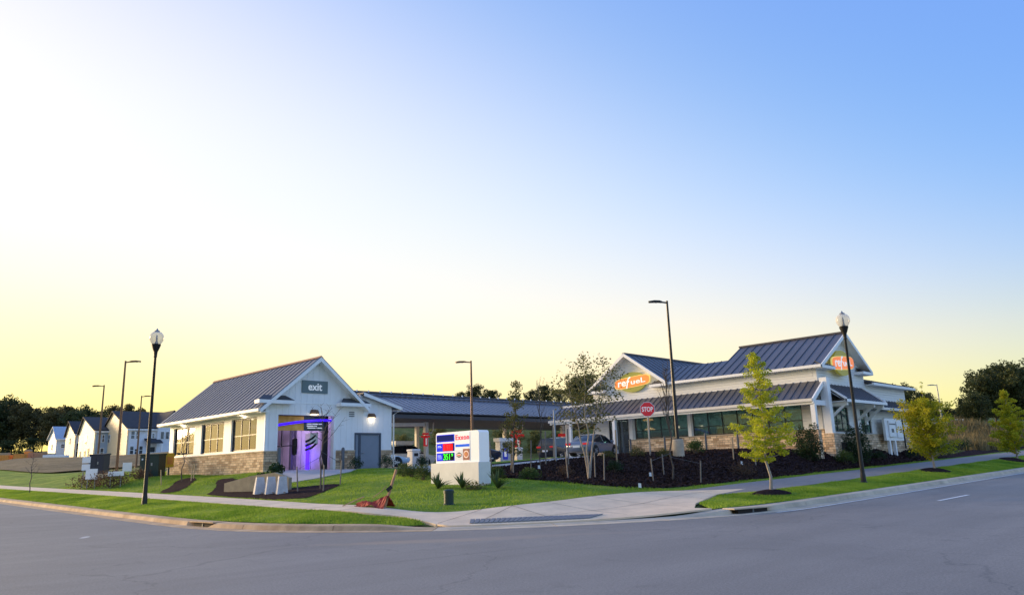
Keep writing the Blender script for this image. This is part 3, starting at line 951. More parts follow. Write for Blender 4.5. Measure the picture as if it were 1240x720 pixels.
# painted lines on the right street
def stripe(pts, w, name, label, group=None):
    pts = densify(pts, 1.0, False)
    a, b = offset_line(pts, w / 2), offset_line(pts, -w / 2)
    o = drape(name, a + list(reversed(b)), 'paint', 0.010, 1.5, hf=zroad, extra=np.zeros((0, 2)))
    return tag(o, label, 'road marking', group)
stripe([(27.3, 8.25), (30.4, 8.2)], 0.13, 'lane_dash', 'short white lane dash on the right street near the crossing')
stripe([(39.4, 8.1), (42.5, 8.05)], 0.13, 'lane_dash', 'white lane dash farther up the right street')
_el = [p for p in offset_line(kerb_line, -0.62) if p[0] > 21.5 and p[0] < 110 and p[1] < 12.5]
stripe(_el, 0.11, 'edge_line', 'thin white edge line running beside the right street kerb')
for cx, cy, r, lab in ((26.0, 13.3, 0.85, 'dark mulch ring round the foot of the nearest street tree'), (44.2, 13.3, 1.0, 'dark mulch ring under the bushy golden street tree'), (60.5, 13.3, 1.1, 'dark mulch ring under the street tree at the right edge')):
    rr = [(cx + (r * 1.35 + 0.1 * math.sin(3 * a)) * math.cos(a), max(11.95, cy + r * 0.66 * math.sin(a))) for a in [k * math.pi / 12 for k in range(24)]]
    o = drape('mulch_ring', rr, 'mulch', 0.0, 0.18, hf=lambda x, y, cx=cx, cy=cy, r=r: H(x, y) + 0.02 + 0.16 * np.clip(1 - ((np.asarray(x) - cx) / (1.4 * r)) ** 2 - ((np.asarray(y) - cy) / (0.7 * r)) ** 2, 0, 1))
    tag(o, lab, 'mulch', 'mulch rings round the street trees')

# ------------------------------------------------------------------ building helpers
def seam_roof(root, name, a, b, up, n, m='roof', lo=None, hi=None, rib=0.04, deck=True):
    """standing seam metal roof slope: a deck with n separate panels, each with its upstanding seam"""
    a, b, up = Vector(a), Vector(b), Vector(up)
    e = b - a
    nr = e.cross(up).normalized()
    if nr.z < 0: nr = -nr
    lo = lo or (lambda s: 0.0)
    hi = hi or (lambda s: 1.0)
    d = MB()
    ss = [k / 12 for k in range(13)]
    pts = [a + e * s + up * lo(s) for s in ss] + [a + e * s + up * hi(s) for s in reversed(ss)]
    keep = []
    for p in pts:
        if not keep or (p - keep[-1]).length > 1e-4: keep.append(p)
    if (keep[0] - keep[-1]).length < 1e-4: keep.pop()
    d.prism([p - nr * 0.10 for p in keep], nr * 0.085)
    part = d.build(name, 'dark_soffit' if m == 'roof_light' else 'cap', root)
    eu = e.normalized()
    for k in range(n):
        s0, s1 = k / n, (k + 1) / n
        g = 0.004
        q = [a + e * s0 + eu * g + up * lo(s0), a + e * s1 - eu * g + up * lo(s1), a + e * s1 - eu * g + up * hi(s1), a + e * s0 + eu * g + up * hi(s0)]
        if (q[3] - q[0]).length < 0.05 and (q[2] - q[1]).length < 0.05: continue
        p = MB()
        p.prism([x - nr * 0.012 for x in q], nr * 0.02)
        if (q[3] - q[0]).length > 0.1:
            p.prism([q[0] + nr * 0.009, q[0] + eu * 0.035 + nr * 0.009, q[3] + eu * 0.035 + nr * 0.009, q[3] + nr * 0.009], nr * rib)
        p.build('roof_panel', m, part)
    return part

def wall_with_holes(name, origin, ru, width, z0, z1, thick, holes, m, parent, top=None):
    """upright wall along direction ru from origin; holes are (u0, u1, z0, z1); thickness goes inward (ru x up reversed)"""
    o, ru = Vector(origin), Vector(ru).normalized()
    nin = Vector((-ru.y, ru.x, 0)) * thick
    us = sorted({0, width, *[h[0] for h in holes], *[h[1] for h in holes]})
    b = MB()
    for u0, u1 in zip(us[:-1], us[1:]):
        hs = sorted([h for h in holes if h[0] <= u0 + 1e-6 and h[1] >= u1 - 1e-6], key=lambda h: h[2])
        z = z0
        for h in hs + [None]:
            zt = h[2] if h else z1
            if zt > z + 1e-6:
                q = [o + ru * u0, o + ru * u1, o + ru * u1, o + ru * u0]
                q = [Vector((p.x, p.y, zz)) for p, zz in zip(q, (z, z, zt, zt))]
                b.prism(q, nin)
            if h: z = h[3]
    if top:
        b.prism([o + ru * u + Vector((0, 0, z - o.z)) for u, z in top], nin)
    return b.build(name, m, parent)

def window(root, origin, ru, u0, u1, z0, z1, cols, rows, glass, inset=0.08, fw=0.06, frame='frame', name='window'):
    """framed window set back in its hole: frame > mullion bars and one pane per light"""
    o, ru = Vector(origin), Vector(ru).normalized()
    nin = Vector((-ru.y, ru.x, 0))
    P = lambda u, z, d: Vector((o.x + ru.x * u + nin.x * d, o.y + ru.y * u + nin.y * d, z))
    def bar(b, ua, ub, za, zb, d0, d1):
        b.prism([P(ua, za, d0), P(ub, za, d0), P(ub, zb, d0), P(ua, zb, d0)], nin * (d1 - d0))
    f = MB()
    bar(f, u0, u0 + fw, z0, z1, inset, inset + 0.09); bar(f, u1 - fw, u1, z0, z1, inset, inset + 0.09)
    bar(f, u0 + fw, u1 - fw, z0, z0 + fw, inset, inset + 0.09); bar(f, u0 + fw, u1 - fw, z1 - fw, z1, inset, inset + 0.09)
    w = f.build(name, frame, root)
    cu = [u0 + fw + (u1 - u0 - 2 * fw) * k / cols for k in range(cols + 1)]
    rz = rows if isinstance(rows, list) else [k / rows for k in range(rows + 1)]
    cz = [z0 + fw + (z1 - z0 - 2 * fw) * k for k in rz]
    for u in cu[1:-1]:
        b = MB(); bar(b, u - 0.03, u + 0.03, z0 + fw, z1 - fw, inset + 0.005, inset + 0.075); b.build('mullion', frame, w)
    for z in cz[1:-1]:
        b = MB(); bar(b, u0 + fw, u1 - fw, z - 0.025, z + 0.025, inset + 0.01, inset + 0.07); b.build('transom_bar', frame, w)
    for i in range(cols):
        for j in range(len(cz) - 1):
            b = MB(); bar(b, cu[i] + 0.02, cu[i + 1] - 0.02, cz[j] + 0.02, cz[j + 1] - 0.02, inset + 0.035, inset + 0.047)
            b.build('pane', glass, w)
    return w

def wall_lamp(root, x, y, z, nrm):
    """half-dome bronze wall pack with a warm lens"""
    nx, ny = nrm
    tx, ty = -ny, nx
    b = MB()
    prof = [(-0.30, 0.0, 0.0), (-0.27, 0.13, 0.10), (-0.18, 0.2, 0.17), (0, 0.24, 0.20), (0.18, 0.2, 0.17), (0.27, 0.13, 0.10), (0.30, 0.0, 0.0)]
    vs = []
    for u, d, h in prof:
        vs.append((x + tx * u + nx * (d + 0.02), y + ty * u + ny * (d + 0.02), z))
    for u, d, h in prof:
        vs.append((x + tx * u * 0.95 + nx * (d * 0.9 + 0.02), y + ty * u * 0.95 + ny * (d * 0.9 + 0.02), z + 0.14))
    for u, d, h in prof:
        vs.append((x + tx * u * 0.75 + nx * (d * 0.25 + 0.02), y + ty * u * 0.75 + ny * (d * 0.25 + 0.02), z + 0.26))
    n = len(prof)
    fs = [(i + k * n, i + 1 + k * n, i + 1 + (k + 1) * n, i + (k + 1) * n) for k in range(2) for i in range(n - 1)] + [tuple(range(2 * n, 3 * n)), tuple(range(n))[::-1], (0, n, 2 * n, 3 * n - 1, 2 * n - 1, n - 1)]
    b.add(vs, fs)
    w = b.build('wall_lamp', 'bronze', root, recalc=True)
    l = MB()
    l.prism([(x + tx * u * 0.8 + nx * (d * 0.8 + 0.02), y + ty * u * 0.8 + ny * (d * 0.8 + 0.02), z - 0.045) for u, d, h in prof], (0, 0, 0.04))
    l.build('lens', M['lamp_lens'], w)
    ld = bpy.data.lights.new('wall_lamp_light', 'POINT')
    ld.energy = 5.0
    ld.color = (1.0, 0.82, 0.55)
    ld.shadow_soft_size = 0.12
    lo = bpy.data.objects.new('wall_lamp_light', ld)
    COL.objects.link(lo)
    lo.location = (x + nx * 0.22, y + ny * 0.22, z - 0.14)
    return w
M['lamp_lens'] = mat('lamp_lens', (0.9, 0.8, 0.6), 0.4, emit=(1.0, 0.78, 0.45), estr=2.0)
M['led_blue'] = mat('blue_led', (0.05, 0.03, 0.4), 0.4, emit=(0.035, 0.0, 1.0), estr=1.3)

# ------------------------------------------------------------------ car wash building
ZW = 1.72
X0, X1, XW = 20.72, 27.15, 29.62        # main bay, then the equipment wing
Y0, Y1 = 41.45, 55.85
ZST, ZE, ZP = 2.94, 5.72, 8.45
wash = thing('car_wash_building', 'white gabled car wash building with stone base and exit sign over its bay', 'building', (25.2, 48.6, ZW))
wins = [(0.70, 4.30, 3.03, 4.93), (5.45, 8.85, 3.03, 4.95), (9.93, 13.33, 3.03, 4.97)]
# left wall runs from the far end towards the street corner, so its inside is on +x
wall_with_holes('left_wall', (X0, Y1 - 0.22, 0), (0, -1, 0), Y1 - Y0 - 0.44, ZST, ZE + 0.1, 0.22, [(w[0] - 0.22, w[1] - 0.22, w[2], w[3]) for w in wins], 'white', wash)
wall_with_holes('front_wall', (X0, Y0, 0), (1, 0, 0), XW - X0, ZST, ZE + 0.15, 0.22, [(0.80, 4.72, ZST - 0.01, 5.03), (6.05, 8.05, ZST - 0.01, 4.0)], 'white', wash,
                top=[(0.02, ZE + 0.15), (X1 - X0, ZE + 0.15), (3.21, ZP - 0.12)])
b = MB(); b.prism([(X1, Y0, ZE + 0.15), (XW, Y0, ZE + 0.15), (XW, Y0, ZE + 0.12), (X1, Y0, ZE + 0.72)], (0, 0.22, 0)); b.build('wing_gable', 'white', wash)
b = MB(); b.box(XW - 0.22, XW, Y0 + 0.22, Y1 - 0.22, ZW - 0.3, ZE + 0.1); b.build('right_wall', 'white', wash)
b = MB(); b.box(X0, XW, Y1 - 0.22, Y1, ZW - 0.3, ZE + 0.1); b.prism([(X0, Y1, ZE + 0.1), (X1, Y1, ZE + 0.1), (X0 + 3.21, Y1, ZP - 0.12)], (0, -0.22, 0)); b.build('rear_wall', 'white', wash)
# stone base, a little proud, with a cap course
b = MB(); b.box(X0 - 0.06, X0 + 0.20, Y0 - 0.06, Y1, ZW - 0.5, ZST - 0.07); b.build('stone_base', 'stone', wash)
for xa, xb in ((X0 + 0.20, X0 + 0.80), (X0 + 4.72, X0 + 6.05), (X0 + 8.05, XW)):
    b = MB(); b.box(xa, xb, Y0 - 0.06, Y0 + 0.2, ZW - 0.5, ZST - 0.07); b.build('stone_base', 'stone', wash)
b = MB(); b.box(X0 - 0.10, X0 + 0.05, Y0 - 0.10, Y1, ZST - 0.07, ZST + 0.0); b.build('stone_cap', 'kerb_grey', wash)
for xa, xb in ((X0 + 0.05, X0 + 0.80), (X0 + 4.72, X0 + 6.05), (X0 + 8.05, XW)):
    b = MB(); b.box(xa, xb, Y0 - 0.10, Y0 + 0.05, ZST - 0.07, ZST); b.build('stone_cap', 'kerb_grey', wash)
b = MB(); b.box(X0 - 0.03, X0, Y0 - 0.03, Y0 + 0.14, ZST, ZE); b.box(X0, X0 + 0.14, Y0 - 0.03, Y0, ZST, ZE); b.build('corner_board', 'trim', wash)
for w in wins: window(wash, (X0, Y1, 0), (0, -1, 0), *w, 3, [0, 0.47, 1], 'glass', inset=0.10, fw=0.08)
# interior
b = MB(); b.box(X0 + 0.3, XW - 0.3, Y0 + 0.25, Y1 - 0.3, ZW - 0.05, ZW + 0.02); b.build('bay_floor', 'lot', wash)
M['bay_wall'] = mat('bay_panel', (0.70, 0.64, 0.70), 0.45, var=0.06)
b = MB(); b.box(X0 + 4.95, X0 + 5.1, Y0 + 0.3, Y1 - 0.4, ZW, 5.4); b.box(X0 + 0.3, X0 + 4.95, Y0 + 12.6, Y0 + 12.75, ZW, 5.4); b.build('bay_partition', 'bay_wall', wash)
b = MB(); b.box(X0 + 0.3, XW - 0.3, Y0 + 0.3, Y1 - 0.3, 5.45, 5.55); b.build('bay_ceiling', 'soffit', wash)
b = MB()
q = [(0.82 + 3.7 * k / 14, 4.42 + 0.36 * math.sin(k / 14 * math.pi * 0.52)) for k in range(15)]
b.tube([(X0 + u, Y0 + 0.35, z) for u, z in q], 0.07, 8); b.build('blue_light_strip', 'led_blue', wash)
M['banner_gold'] = mat('gold_banner', (0.72, 0.36, 0.02), 0.6, var=0.25, vscale=1.6, col2=(0.85, 0.55, 0.10))
M['banner_dark'] = mat('dark_banner', (0.02, 0.05, 0.06), 0.6, var=0.2)
b = MB(); b.box(X0 + 0.86, X0 + 2.75, Y0 + 0.50, Y0 + 0.54, 4.14, 5.0); t = b.build('banner', 'banner_gold', wash)
b = MB(); b.box(X0 + 2.76, X0 + 4.15, Y0 + 0.50, Y0 + 0.54, 4.14, 5.0); t = b.build('banner', 'banner_dark', wash)
for k, (u0, u1) in enumerate(((2.95, 4.0), (2.95, 3.65), (3.0, 4.0))):
    b = MB(); b.box(X0 + u0, X0 + u1, Y0 + 0.494, Y0 + 0.50, 4.52 - 0.12 * k, 4.58 - 0.12 * k); b.build('banner_text_line', 'letters', t)
b = MB(); b.box(X0 + 4.55, X0 + 4.72, Y0 + 0.01, Y0 + 0.35, ZW, 5.03); b.build('bay_jamb', 'trim', wash)
b = MB(); b.box(X0 + 0.80, X0 + 0.86, Y0 + 0.24, Y0 + 0.35, ZW, 5.03); b.box(X0 + 4.2, X0 + 4.5, Y0 + 0.6, Y0 + 0.8, ZW, 5.0); b.box(X0 + 0.86, X0 + 4.5, Y0 + 0.6, Y0 + 0.75, 4.98, 5.2); b.build('bay_frame', 'black', wash)
b = MB(); b.box(X0 + 3.55, X0 + 4.1, Y0 + 1.1, Y0 + 1.7, 3.4, 4.05); b.build('control_box', 'trim', wash, bevel=0.03)
for k in range(3):
    b = MB(); b.tube([(X0 + 3.3, Y0 + 1.2, 3.0 + 0.25 * k), (X0 + 3.7, Y0 + 1.1, 3.15 + 0.28 * k), (X0 + 4.1, Y0 + 1.2, 3.45 + 0.3 * k)], 0.07, 8); b.build('air_hose', 'black', wash)
b = MB(); b.lathe([(0.05, 1.0), (0.15, 1.05), (0.18, 1.5), (0.16, 2.0), (0.05, 2.1)], 14, (X0 + 3.05, Y0 + 2.1, ZW)); b.build('dryer_brush', 'black', wash)
for xx in (0.55, 4.5):
    b = MB(); b.box(X0 + xx, X0 + xx + 0.18, Y0 + 5.2, Y0 + 5.45, ZW, 4.7); b.build('gantry_post', 'steel_post', wash)
b = MB(); b.box(X0 + 0.55, X0 + 4.68, Y0 + 5.2, Y0 + 5.45, 4.5, 4.75); b.build('gantry_beam', 'steel_post', wash)
b = MB(); b.tube([(X0 + 1.9, Y0 + 1.6, 5.0), (X0 + 1.9, Y0 + 1.6, 3.2)], 0.035); b.tube([(X0 + 1.2, Y0 + 1.6, 2.4), (X0 + 1.2, Y0 + 1.6, 3.25), (X0 + 2.9, Y0 + 1.6, 3.3)], 0.03); b.tube([(X0 + 1.75, Y0 + 1.6, 2.2), (X0 + 1.75, Y0 + 1.6, 3.2)], 0.05); b.tube([(X0 + 0.95, Y0 + 1.2, 3.9), (X0 + 1.15, Y0 + 1.2, 4.1), (X0 + 1.1, Y0 + 1.2, 3.5)], 0.06); b.build('spray_pipes', 'black', wash)
for xx, yy, zz, e, c in ((X0 + 2.3, Y0 + 4.2, 5.1, 200, (0.74, 0.52, 1.0)), (X0 + 4.3, Y0 + 3.7, 2.7, 40, (0.10, 0.03, 1.0))):
    ld = bpy.data.lights.new('bay_light', 'POINT'); ld.energy = e; ld.color = c; ld.shadow_soft_size = 0.4
    lo = bpy.data.objects.new('bay_light', ld); COL.objects.link(lo); lo.location = (xx, yy, zz)
for k in range(9):
    b = MB(); b.box(X0 + 4.925, X0 + 4.949, Y0 + 0.9 + 1.25 * k, Y0 + 0.93 + 1.25 * k, ZW, 5.4); b.build('panel_joint', 'soffit', wash)
b = MB(); b.box(X0 + 4.88, X0 + 4.94, Y0 + 3.55, Y0 + 3.95, ZW + 0.1, 4.1); b.build('blue_light_panel', mat('blue_panel', (0.1, 0.05, 0.5), 0.4, emit=(0.08, 0.02, 1.0), estr=1.3), wash)
b = MB(); b.box(X0 + 0.4, X0 + 4.6, Y0 + 3.0, Y0 + 3.2, 5.34, 5.44); b.build('ceiling_lamp', mat('ceiling_lamp', (0.8, 0.8, 0.9), 0.4, emit=(0.9, 0.85, 1.0), estr=2.0), wash)
# roof: two standing seam slopes on the main bay, a shed roof on the wing
OV, OE = 0.62, 0.55
rise = (ZP - ZE) / 3.215
xe = X0 - OV
ze = ZE - OV * rise + 0.12
RX = X0 + 3.215
seam_roof(wash, 'roof_slope', (xe, Y0 - OE, ze), (xe, Y1 + OE, ze), (RX - xe, 0, ZP - ze + 0.12), 24, 'roof_wash')
xr = X1 + 0.35
zre = ZP + 0.12 - (xr - RX) * rise
seam_roof(wash, 'roof_slope', (xr, Y0 - OE, zre), (xr, Y1 + OE, zre), (RX - xr, 0, ZP + 0.12 - zre), 24, 'roof_wash')
b = MB(); b.prism([(RX - 0.16, Y0 - OE - 0.02, ZP + 0.06), (RX, Y0 - OE - 0.02, ZP + 0.20), (RX + 0.16, Y0 - OE - 0.02, ZP + 0.06)], (0, Y1 - Y0 + 2 * OE + 0.04, 0)); b.build('ridge_cap', 'wood_red', wash)
# white rake boards along the gable, gutter along the eave
dn = Vector((rise, 0, -1)).normalized()
for (xa, za) in ((xe, ze), (xr, zre)):
    b = MB()
    q = [Vector((xa, Y0 - OE - 0.04, za - 0.02)), Vector((RX, Y0 - OE - 0.04, ZP + 0.10)), Vector((RX, Y0 - OE - 0.04, ZP - 0.16)), Vector((xa, Y0 - OE - 0.04, za - 0.26))]
    b.prism(q, (0, 0.05, 0)); b.build('rake_board', 'trim', wash)
    b = MB()
    q = [Vector((xa, Y0 - OE + 0.02, za - 0.19)), Vector((RX, Y0 - OE + 0.02, ZP - 0.07)), Vector((RX, Y0 - OE + 0.02, ZP - 0.10)), Vector((xa, Y0 - OE + 0.02, za - 0.22))]
    b.prism(q, (0, OE - 0.02, 0)); b.build('rake_soffit', 'trim', wash)
b = MB(); b.box(xe - 0.13, xe, Y0 - OE, Y1 + OE, ze - 0.16, ze + 0.0); b.build('gutter', 'gutter', wash)
b = MB(); b.box(xe, X0, Y0 - OE + 0.1, Y1 + OE, ze - 0.20, ze - 0.155); b.build('eave_soffit', 'trim', wash)
# small roofed eave returns at the gable feet
for xa, xb in ((xe - 0.1, X0 + 1.55), (X1 - 1.75, xr + 0.1)):
    zz = ZE + 0.05
    b = MB(); b.box(xa, xb, Y0 - OE - 0.02, Y0 - 0.002, zz - 0.14, zz + 0.06); b.build('eave_return', 'trim', wash)
    b = MB(); b.prism([(xa + 0.04, Y0 - OE, zz + 0.062), (xb - 0.04, Y0 - OE, zz + 0.062), (xb - 0.35, Y0 - 0.003, zz + 0.36), (xa + 0.5, Y0 - 0.003, zz + 0.36)], (0, 0.0, 0.03)); b.build('return_roof', 'dark_soffit', wash)
b = MB(); b.box(X0 + 1.55, X1 - 1.75, Y0 - 0.025, Y0 - 0.001, ZE + 0.0, ZE + 0.07); b.build('band_board', 'trim', wash)
seam_roof(wash, 'wing_roof', (XW + 0.5, Y0 - 0.35, ZE - 0.02), (XW + 0.5, Y1, ZE - 0.02), (X1 - XW - 0.45, 0, 0.86), 22, 'roof_wash')
b = MB(); b.prism([(X1 + 0.05, Y0 - 0.4, ZE + 0.83), (XW + 0.5, Y0 - 0.4, ZE + 0.0), (XW + 0.5, Y0 - 0.4, ZE - 0.2), (X1 + 0.05, Y0 - 0.4, ZE + 0.62)], (0, 0.05, 0)); b.build('rake_board', 'trim', wash)
b = MB(); b.box(XW + 0.5, XW + 0.62, Y0 - 0.38, Y1, ZE - 0.2, ZE - 0.03); b.build('gutter', 'gutter', wash)
b = MB(); b.tube([(XW + 0.55, Y0 - 0.2, ZE - 0.2), (XW + 0.1, Y0 - 0.08, ZE - 0.5), (XW + 0.1, Y0 - 0.08, ZW + 0.1)], 0.055, 8); b.build('downspout', 'gutter', wash)
# exit sign
b = MB(); b.box(X0 + 2.25, X0 + 4.02, Y0 - 0.06, Y0 - 0.002, 6.38, 7.14); s = b.build('exit_sign', 'slate', wash)
put_text('lettering', 'exit', 0.6, (X0 + 3.14, Y0 - 0.066, 6.76), (1, 0, 0), (0, 0, 1), 'letters', s, fit=(0.95, 0.44), bold=0.012)
# door and its frame
b = MB(); b.box(X0 + 6.05, X0 + 6.12, Y0 - 0.04, Y0 + 0.12, ZW, 4.0); b.box(X0 + 6.37, X0 + 6.5, Y0 - 0.04, Y0 + 0.12, ZW, 4.0); b.box(X0 + 7.93, X0 + 8.05, Y0 - 0.04, Y0 + 0.12, ZW, 4.0); b.box(X0 + 6.05, X0 + 8.05, Y0 - 0.045, Y0 + 0.12, 3.9, 4.02); b.build('door_frame', 'door_frame', wash)
b = MB(); b.box(X0 + 6.12, X0 + 6.37, Y0 + 0.02, Y0 + 0.08, ZW, 3.9); b.build('door_side_panel', 'door_grey', wash)
b = MB(); b.box(X0 + 6.5, X0 + 7.93, Y0 + 0.02, Y0 + 0.08, ZW + 0.05, 3.9); d = b.build('door', 'door_grey', wash)
b = MB(); b.tube([(X0 + 6.62, Y0 + 0.02, 2.75), (X0 + 6.62, Y0 - 0.05, 2.75), (X0 + 6.78, Y0 - 0.05, 2.75)], 0.02, 6); b.build('door_handle', 'galv', d)
b = MB()
for k in range(3): b.box(X0 + 5.62, X0 + 6.0, Y0 - 0.03, Y0 - 0.002, 5.02 + 0.12 * k, 5.08 + 0.12 * k)
b.build('wall_vent', 'steel_post', wash)
for x, y, z, n in ((X0 + 3.15, Y0 - 0.0, 5.12, (0, -1)), (X0 + 7.3, Y0 - 0.0, 5.0, (0, -1)), (X0, Y1 - 11.7, 5.14, (-1, 0)), (X0, Y1 - 2.45, 5.12, (-1, 0))):
    wall_lamp(wash, x, y, z, n)
b = MB(); b.box(XW - 0.1, XW + 0.25, Y0 - 0.07, Y0 - 0.0, 2.3, 2.62); b.build('meter_box', 'trim', wash)
b = MB(); b.box(X0 + 5.2, XW + 1.2, Y0 - 1.0, Y0 - 0.07, ZW - 0.3, ZW + 0.06); b.build('door_stoop', 'concrete', wash)
for bx, lab in ((X0 + 0.70, 'dark bollard at the left jamb of the car wash bay'), (X0 + 4.95, 'dark bollard between the car wash bay and the grey door')):
    b = MB(); b.lathe([(0.10, -0.2), (0.10, 1.28), (0.07, 1.36), (0.01, 1.38)], 12, (bx, Y0 - 0.45, ZW)); tag(b.build('bollard', 'steel_post', smooth=True), lab, 'bollard', 'bollards at the car wash')

# ------------------------------------------------------------------ forecourt canopy
ZC = 1.85
can = thing('fuel_canopy', 'long low gabled fuel canopy with blue grey metal roof on slim columns', 'canopy', (50, 56, ZC))
CX0, CX1, CY0, CY1, CYR = 34.5, 69.0, 48.5, 60.5, 54.5
CZE, CZR = 6.1, 8.15
seam_roof(can, 'roof_slope', (CX0, CY0, CZE), (CX1, CY0, CZE), (0, CYR - CY0, CZR - CZE), 56, 'roof_light')
seam_roof(can, 'roof_slope', (CX0, CY1, CZE), (CX1, CY1, CZE), (0, CYR - CY1, CZR - CZE), 56, 'roof_light')
b = MB(); b.box(CX0 - 0.1, CX1 + 0.1, CYR - 0.25, CYR + 0.25, CZR - 0.02, CZR + 0.12); b.build('ridge_cap', 'cap', can)
b = MB()
for k in range(30): b.box(CX0 + 0.6 + k * 1.17, CX0 + 0.72 + k * 1.17, CYR - 0.32, CYR - 0.26, CZR + 0.04, CZR + 0.2)
b.build('ridge_clips', 'trim', can)
b = MB(); b.box(CX0 + 0.2, CX1 - 0.2, CYR - 1.4, CYR - 1.3, CZR - 0.42, CZR - 0.3); b.build('snow_rail', 'cap', can)
b = MB(); b.box(CX0 + 0.1, CX1 - 0.1, CY0 + 0.15, CY1 - 0.15, CZE - 0.48, CZE - 0.18); b.build('ceiling', 'dark_soffit', can)
b = MB(); b.prism([(CX0 + 0.1, CY0, CZE - 0.1), (CX0 + 0.1, CY1, CZE - 0.1), (CX0 + 0.1, CYR, CZR - 0.1)], (0.15, 0, 0)); b.prism([(CX1 - 0.1, CY0, CZE - 0.1), (CX1 - 0.1, CY1, CZE - 0.1), (CX1 - 0.1, CYR, CZR - 0.1)], (-0.15, 0, 0)); b.build('gable_panel', 'trim', can)
cols = [(41.0, 52.3), (52.1, 52.3), (58.8, 52.3), (44.0, 57.5), (55.5, 57.5), (36.0, 52.3), (36.0, 57.5), (66.5, 52.3)]
for x, y in cols:
    b = MB(); b.box(x - 0.16, x + 0.16, y - 0.16, y + 0.16, ZC - 0.2, CZE - 0.48); c = b.build('column', 'gutter', can, bevel=0.02)
    b = MB(); b.tube([(x + 0.16, y, 4.7), (x + 0.6, y, 4.72), (x + 0.78, y, 4.95), (x + 0.85, y, CZE - 0.47)], 0.06, 8); b.build('pipe_bracket', 'gutter', c)
b = MB(); b.beam((36.2, 52.3, CZE - 0.8), (40.8, 52.3, CZE - 0.68), 0.2, 0.3); b.build('cross_beam', 'trim', can)

# ------------------------------------------------------------------ shop
ZS = 2.02
XS, YS = 45.57, 19.55
SXE, SYE = 60.6, 37.2
shop = thing('shop_building', 'white fuel station shop with blue grey seam roofs, stone base and two orange oval signs', 'building', (53, 28, ZS))
zsill, zhead = 3.27, 4.95
zlr, zue = 6.17, 7.15
L_ = SYE - YS
# long left facade (faces the left street), local u counts from the far end
U = lambda y: SYE - y
fh = [(U(28.55), U(20.75), zsill, zhead), (U(33.45), U(28.95), zsill, zhead), (U(35.85), U(34.0), ZS + 0.02, 4.80)]
wall_with_holes('front_wall', (XS, SYE, 0), (0, -1, 0), L_ - 0.25, zsill, zue + 0.1, 0.25, [(h[0], h[1], max(h[2], zsill), h[3]) for h in fh], 'white_lap', shop)
wall_with_holes('front_base', (XS - 0.08, SYE, 0), (0, -1, 0), L_ + 0.08, ZS - 0.6, zsill - 0.06, 0.3, [(fh[2][0], fh[2][1], ZS + 0.0, zsill)], 'stone_warm', shop)
b = MB(); b.box(XS - 0.12, XS + 0.05, YS - 0.12, 34.0, zsill - 0.06, zsill); b.box(XS - 0.12, XS + 0.05, 35.85, SYE, zsill - 0.06, zsill); b.build('stone_cap', 'kerb_grey', shop)
window(shop, (XS, SYE, 0), (0, -1, 0), *fh[0], 7, [0, 0.34, 1], 'glass_teal', inset=0.06, fw=0.07)
window(shop, (XS, SYE, 0), (0, -1, 0), *fh[1], 4, [0, 0.34, 1], 'glass_teal', inset=0.06, fw=0.07)
window(shop, (XS, SYE, 0), (0, -1, 0), *fh[2], 2, [0, 0.72, 1], 'glass', inset=0.06, fw=0.11, name='entrance_door')
# side facade towards the right street
sh = [(47.05 - XS, 49.65 - XS, 3.10, 4.66), (51.60 - XS, 53.35 - XS, 3.05, 4.60)]
wall_with_holes('side_wall', (XS, YS, 0), (1, 0, 0), SXE - XS, 3.02, 6.42, 0.25, sh, 'white_lap', shop)
b = MB(); b.box(XS + 0.222, SXE, YS - 0.08, YS + 0.2, ZS - 0.6, 2.97); b.build('side_base', 'stone_warm', shop)
b = MB(); b.box(XS + 0.05, SXE, YS - 0.12, YS + 0.05, 2.97, 3.02); b.build('stone_cap', 'kerb_grey', shop)
window(shop, (XS, YS, 0), (1, 0, 0), *sh[0], 3, [0, 0.36, 0.72, 1], 'glass_teal', inset=0.06, fw=0.07)
window(shop, (XS, YS, 0), (1, 0, 0), *sh[1], 2, [0, 0.36, 0.72, 1], 'glass_teal', inset=0.06, fw=0.07)
b = MB(); b.box(SXE - 0.25, SXE, YS + 0.25, SYE, ZS - 0.3, 6.4); b.box(XS + 0.25, SXE - 0.252, SYE - 0.25, SYE - 0.003, ZS - 0.3, 7.1); b.build('rear_wall', 'white_lap', shop)
# upper corner block wall over the side facade
b = MB(); b.box(XS + 0.002, 53.0, YS + 0.002, YS + 0.24, 6.42, 7.2); b.prism([(45.7, YS + 0.002, 7.2), (53.0, YS + 0.002, 7.2), (49.35, YS + 0.002, 9.3)], (0, 0.24, 0)); b.build('corner_gable_wall', 'white_lap', shop)
b = MB(); b.box(52.78, 53.0, YS + 0.25, 26, 6.3, 7.2); b.build('block_return_wall', 'white_lap', shop)
# interior
b = MB(); b.box(XS + 0.3, SXE - 0.3, YS + 0.3, SYE - 0.3, ZS - 0.1, ZS + 0.02); b.build('shop_floor', 'lot', shop)
b = MB(); b.box(XS + 0.3, SXE - 0.3, YS + 0.3, SYE - 0.3, 5.3, 5.4); b.build('shop_ceiling', 'interior', shop)
b = MB(); b.box(XS + 5.5, XS + 5.6, YS + 4.0, SYE - 0.4, ZS, 5.3); b.box(XS + 1.0, SXE - 0.5, YS + 4.0, YS + 4.1, ZS, 5.3); b.build('inner_wall', 'interior', shop)
for k in range(5):
    b = MB(); b.box(XS + 1.9, XS + 2.4, YS + 4.5 + 2.5 * k, YS + 6.5 + 2.5 * k, ZS + 0.02, ZS + 1.75); b.build('goods_shelf', 'shelf', shop)
em = mat('shop_tube_light', (0.9, 0.95, 0.9), 0.4, emit=(0.78, 1.0, 0.94), estr=22.0)
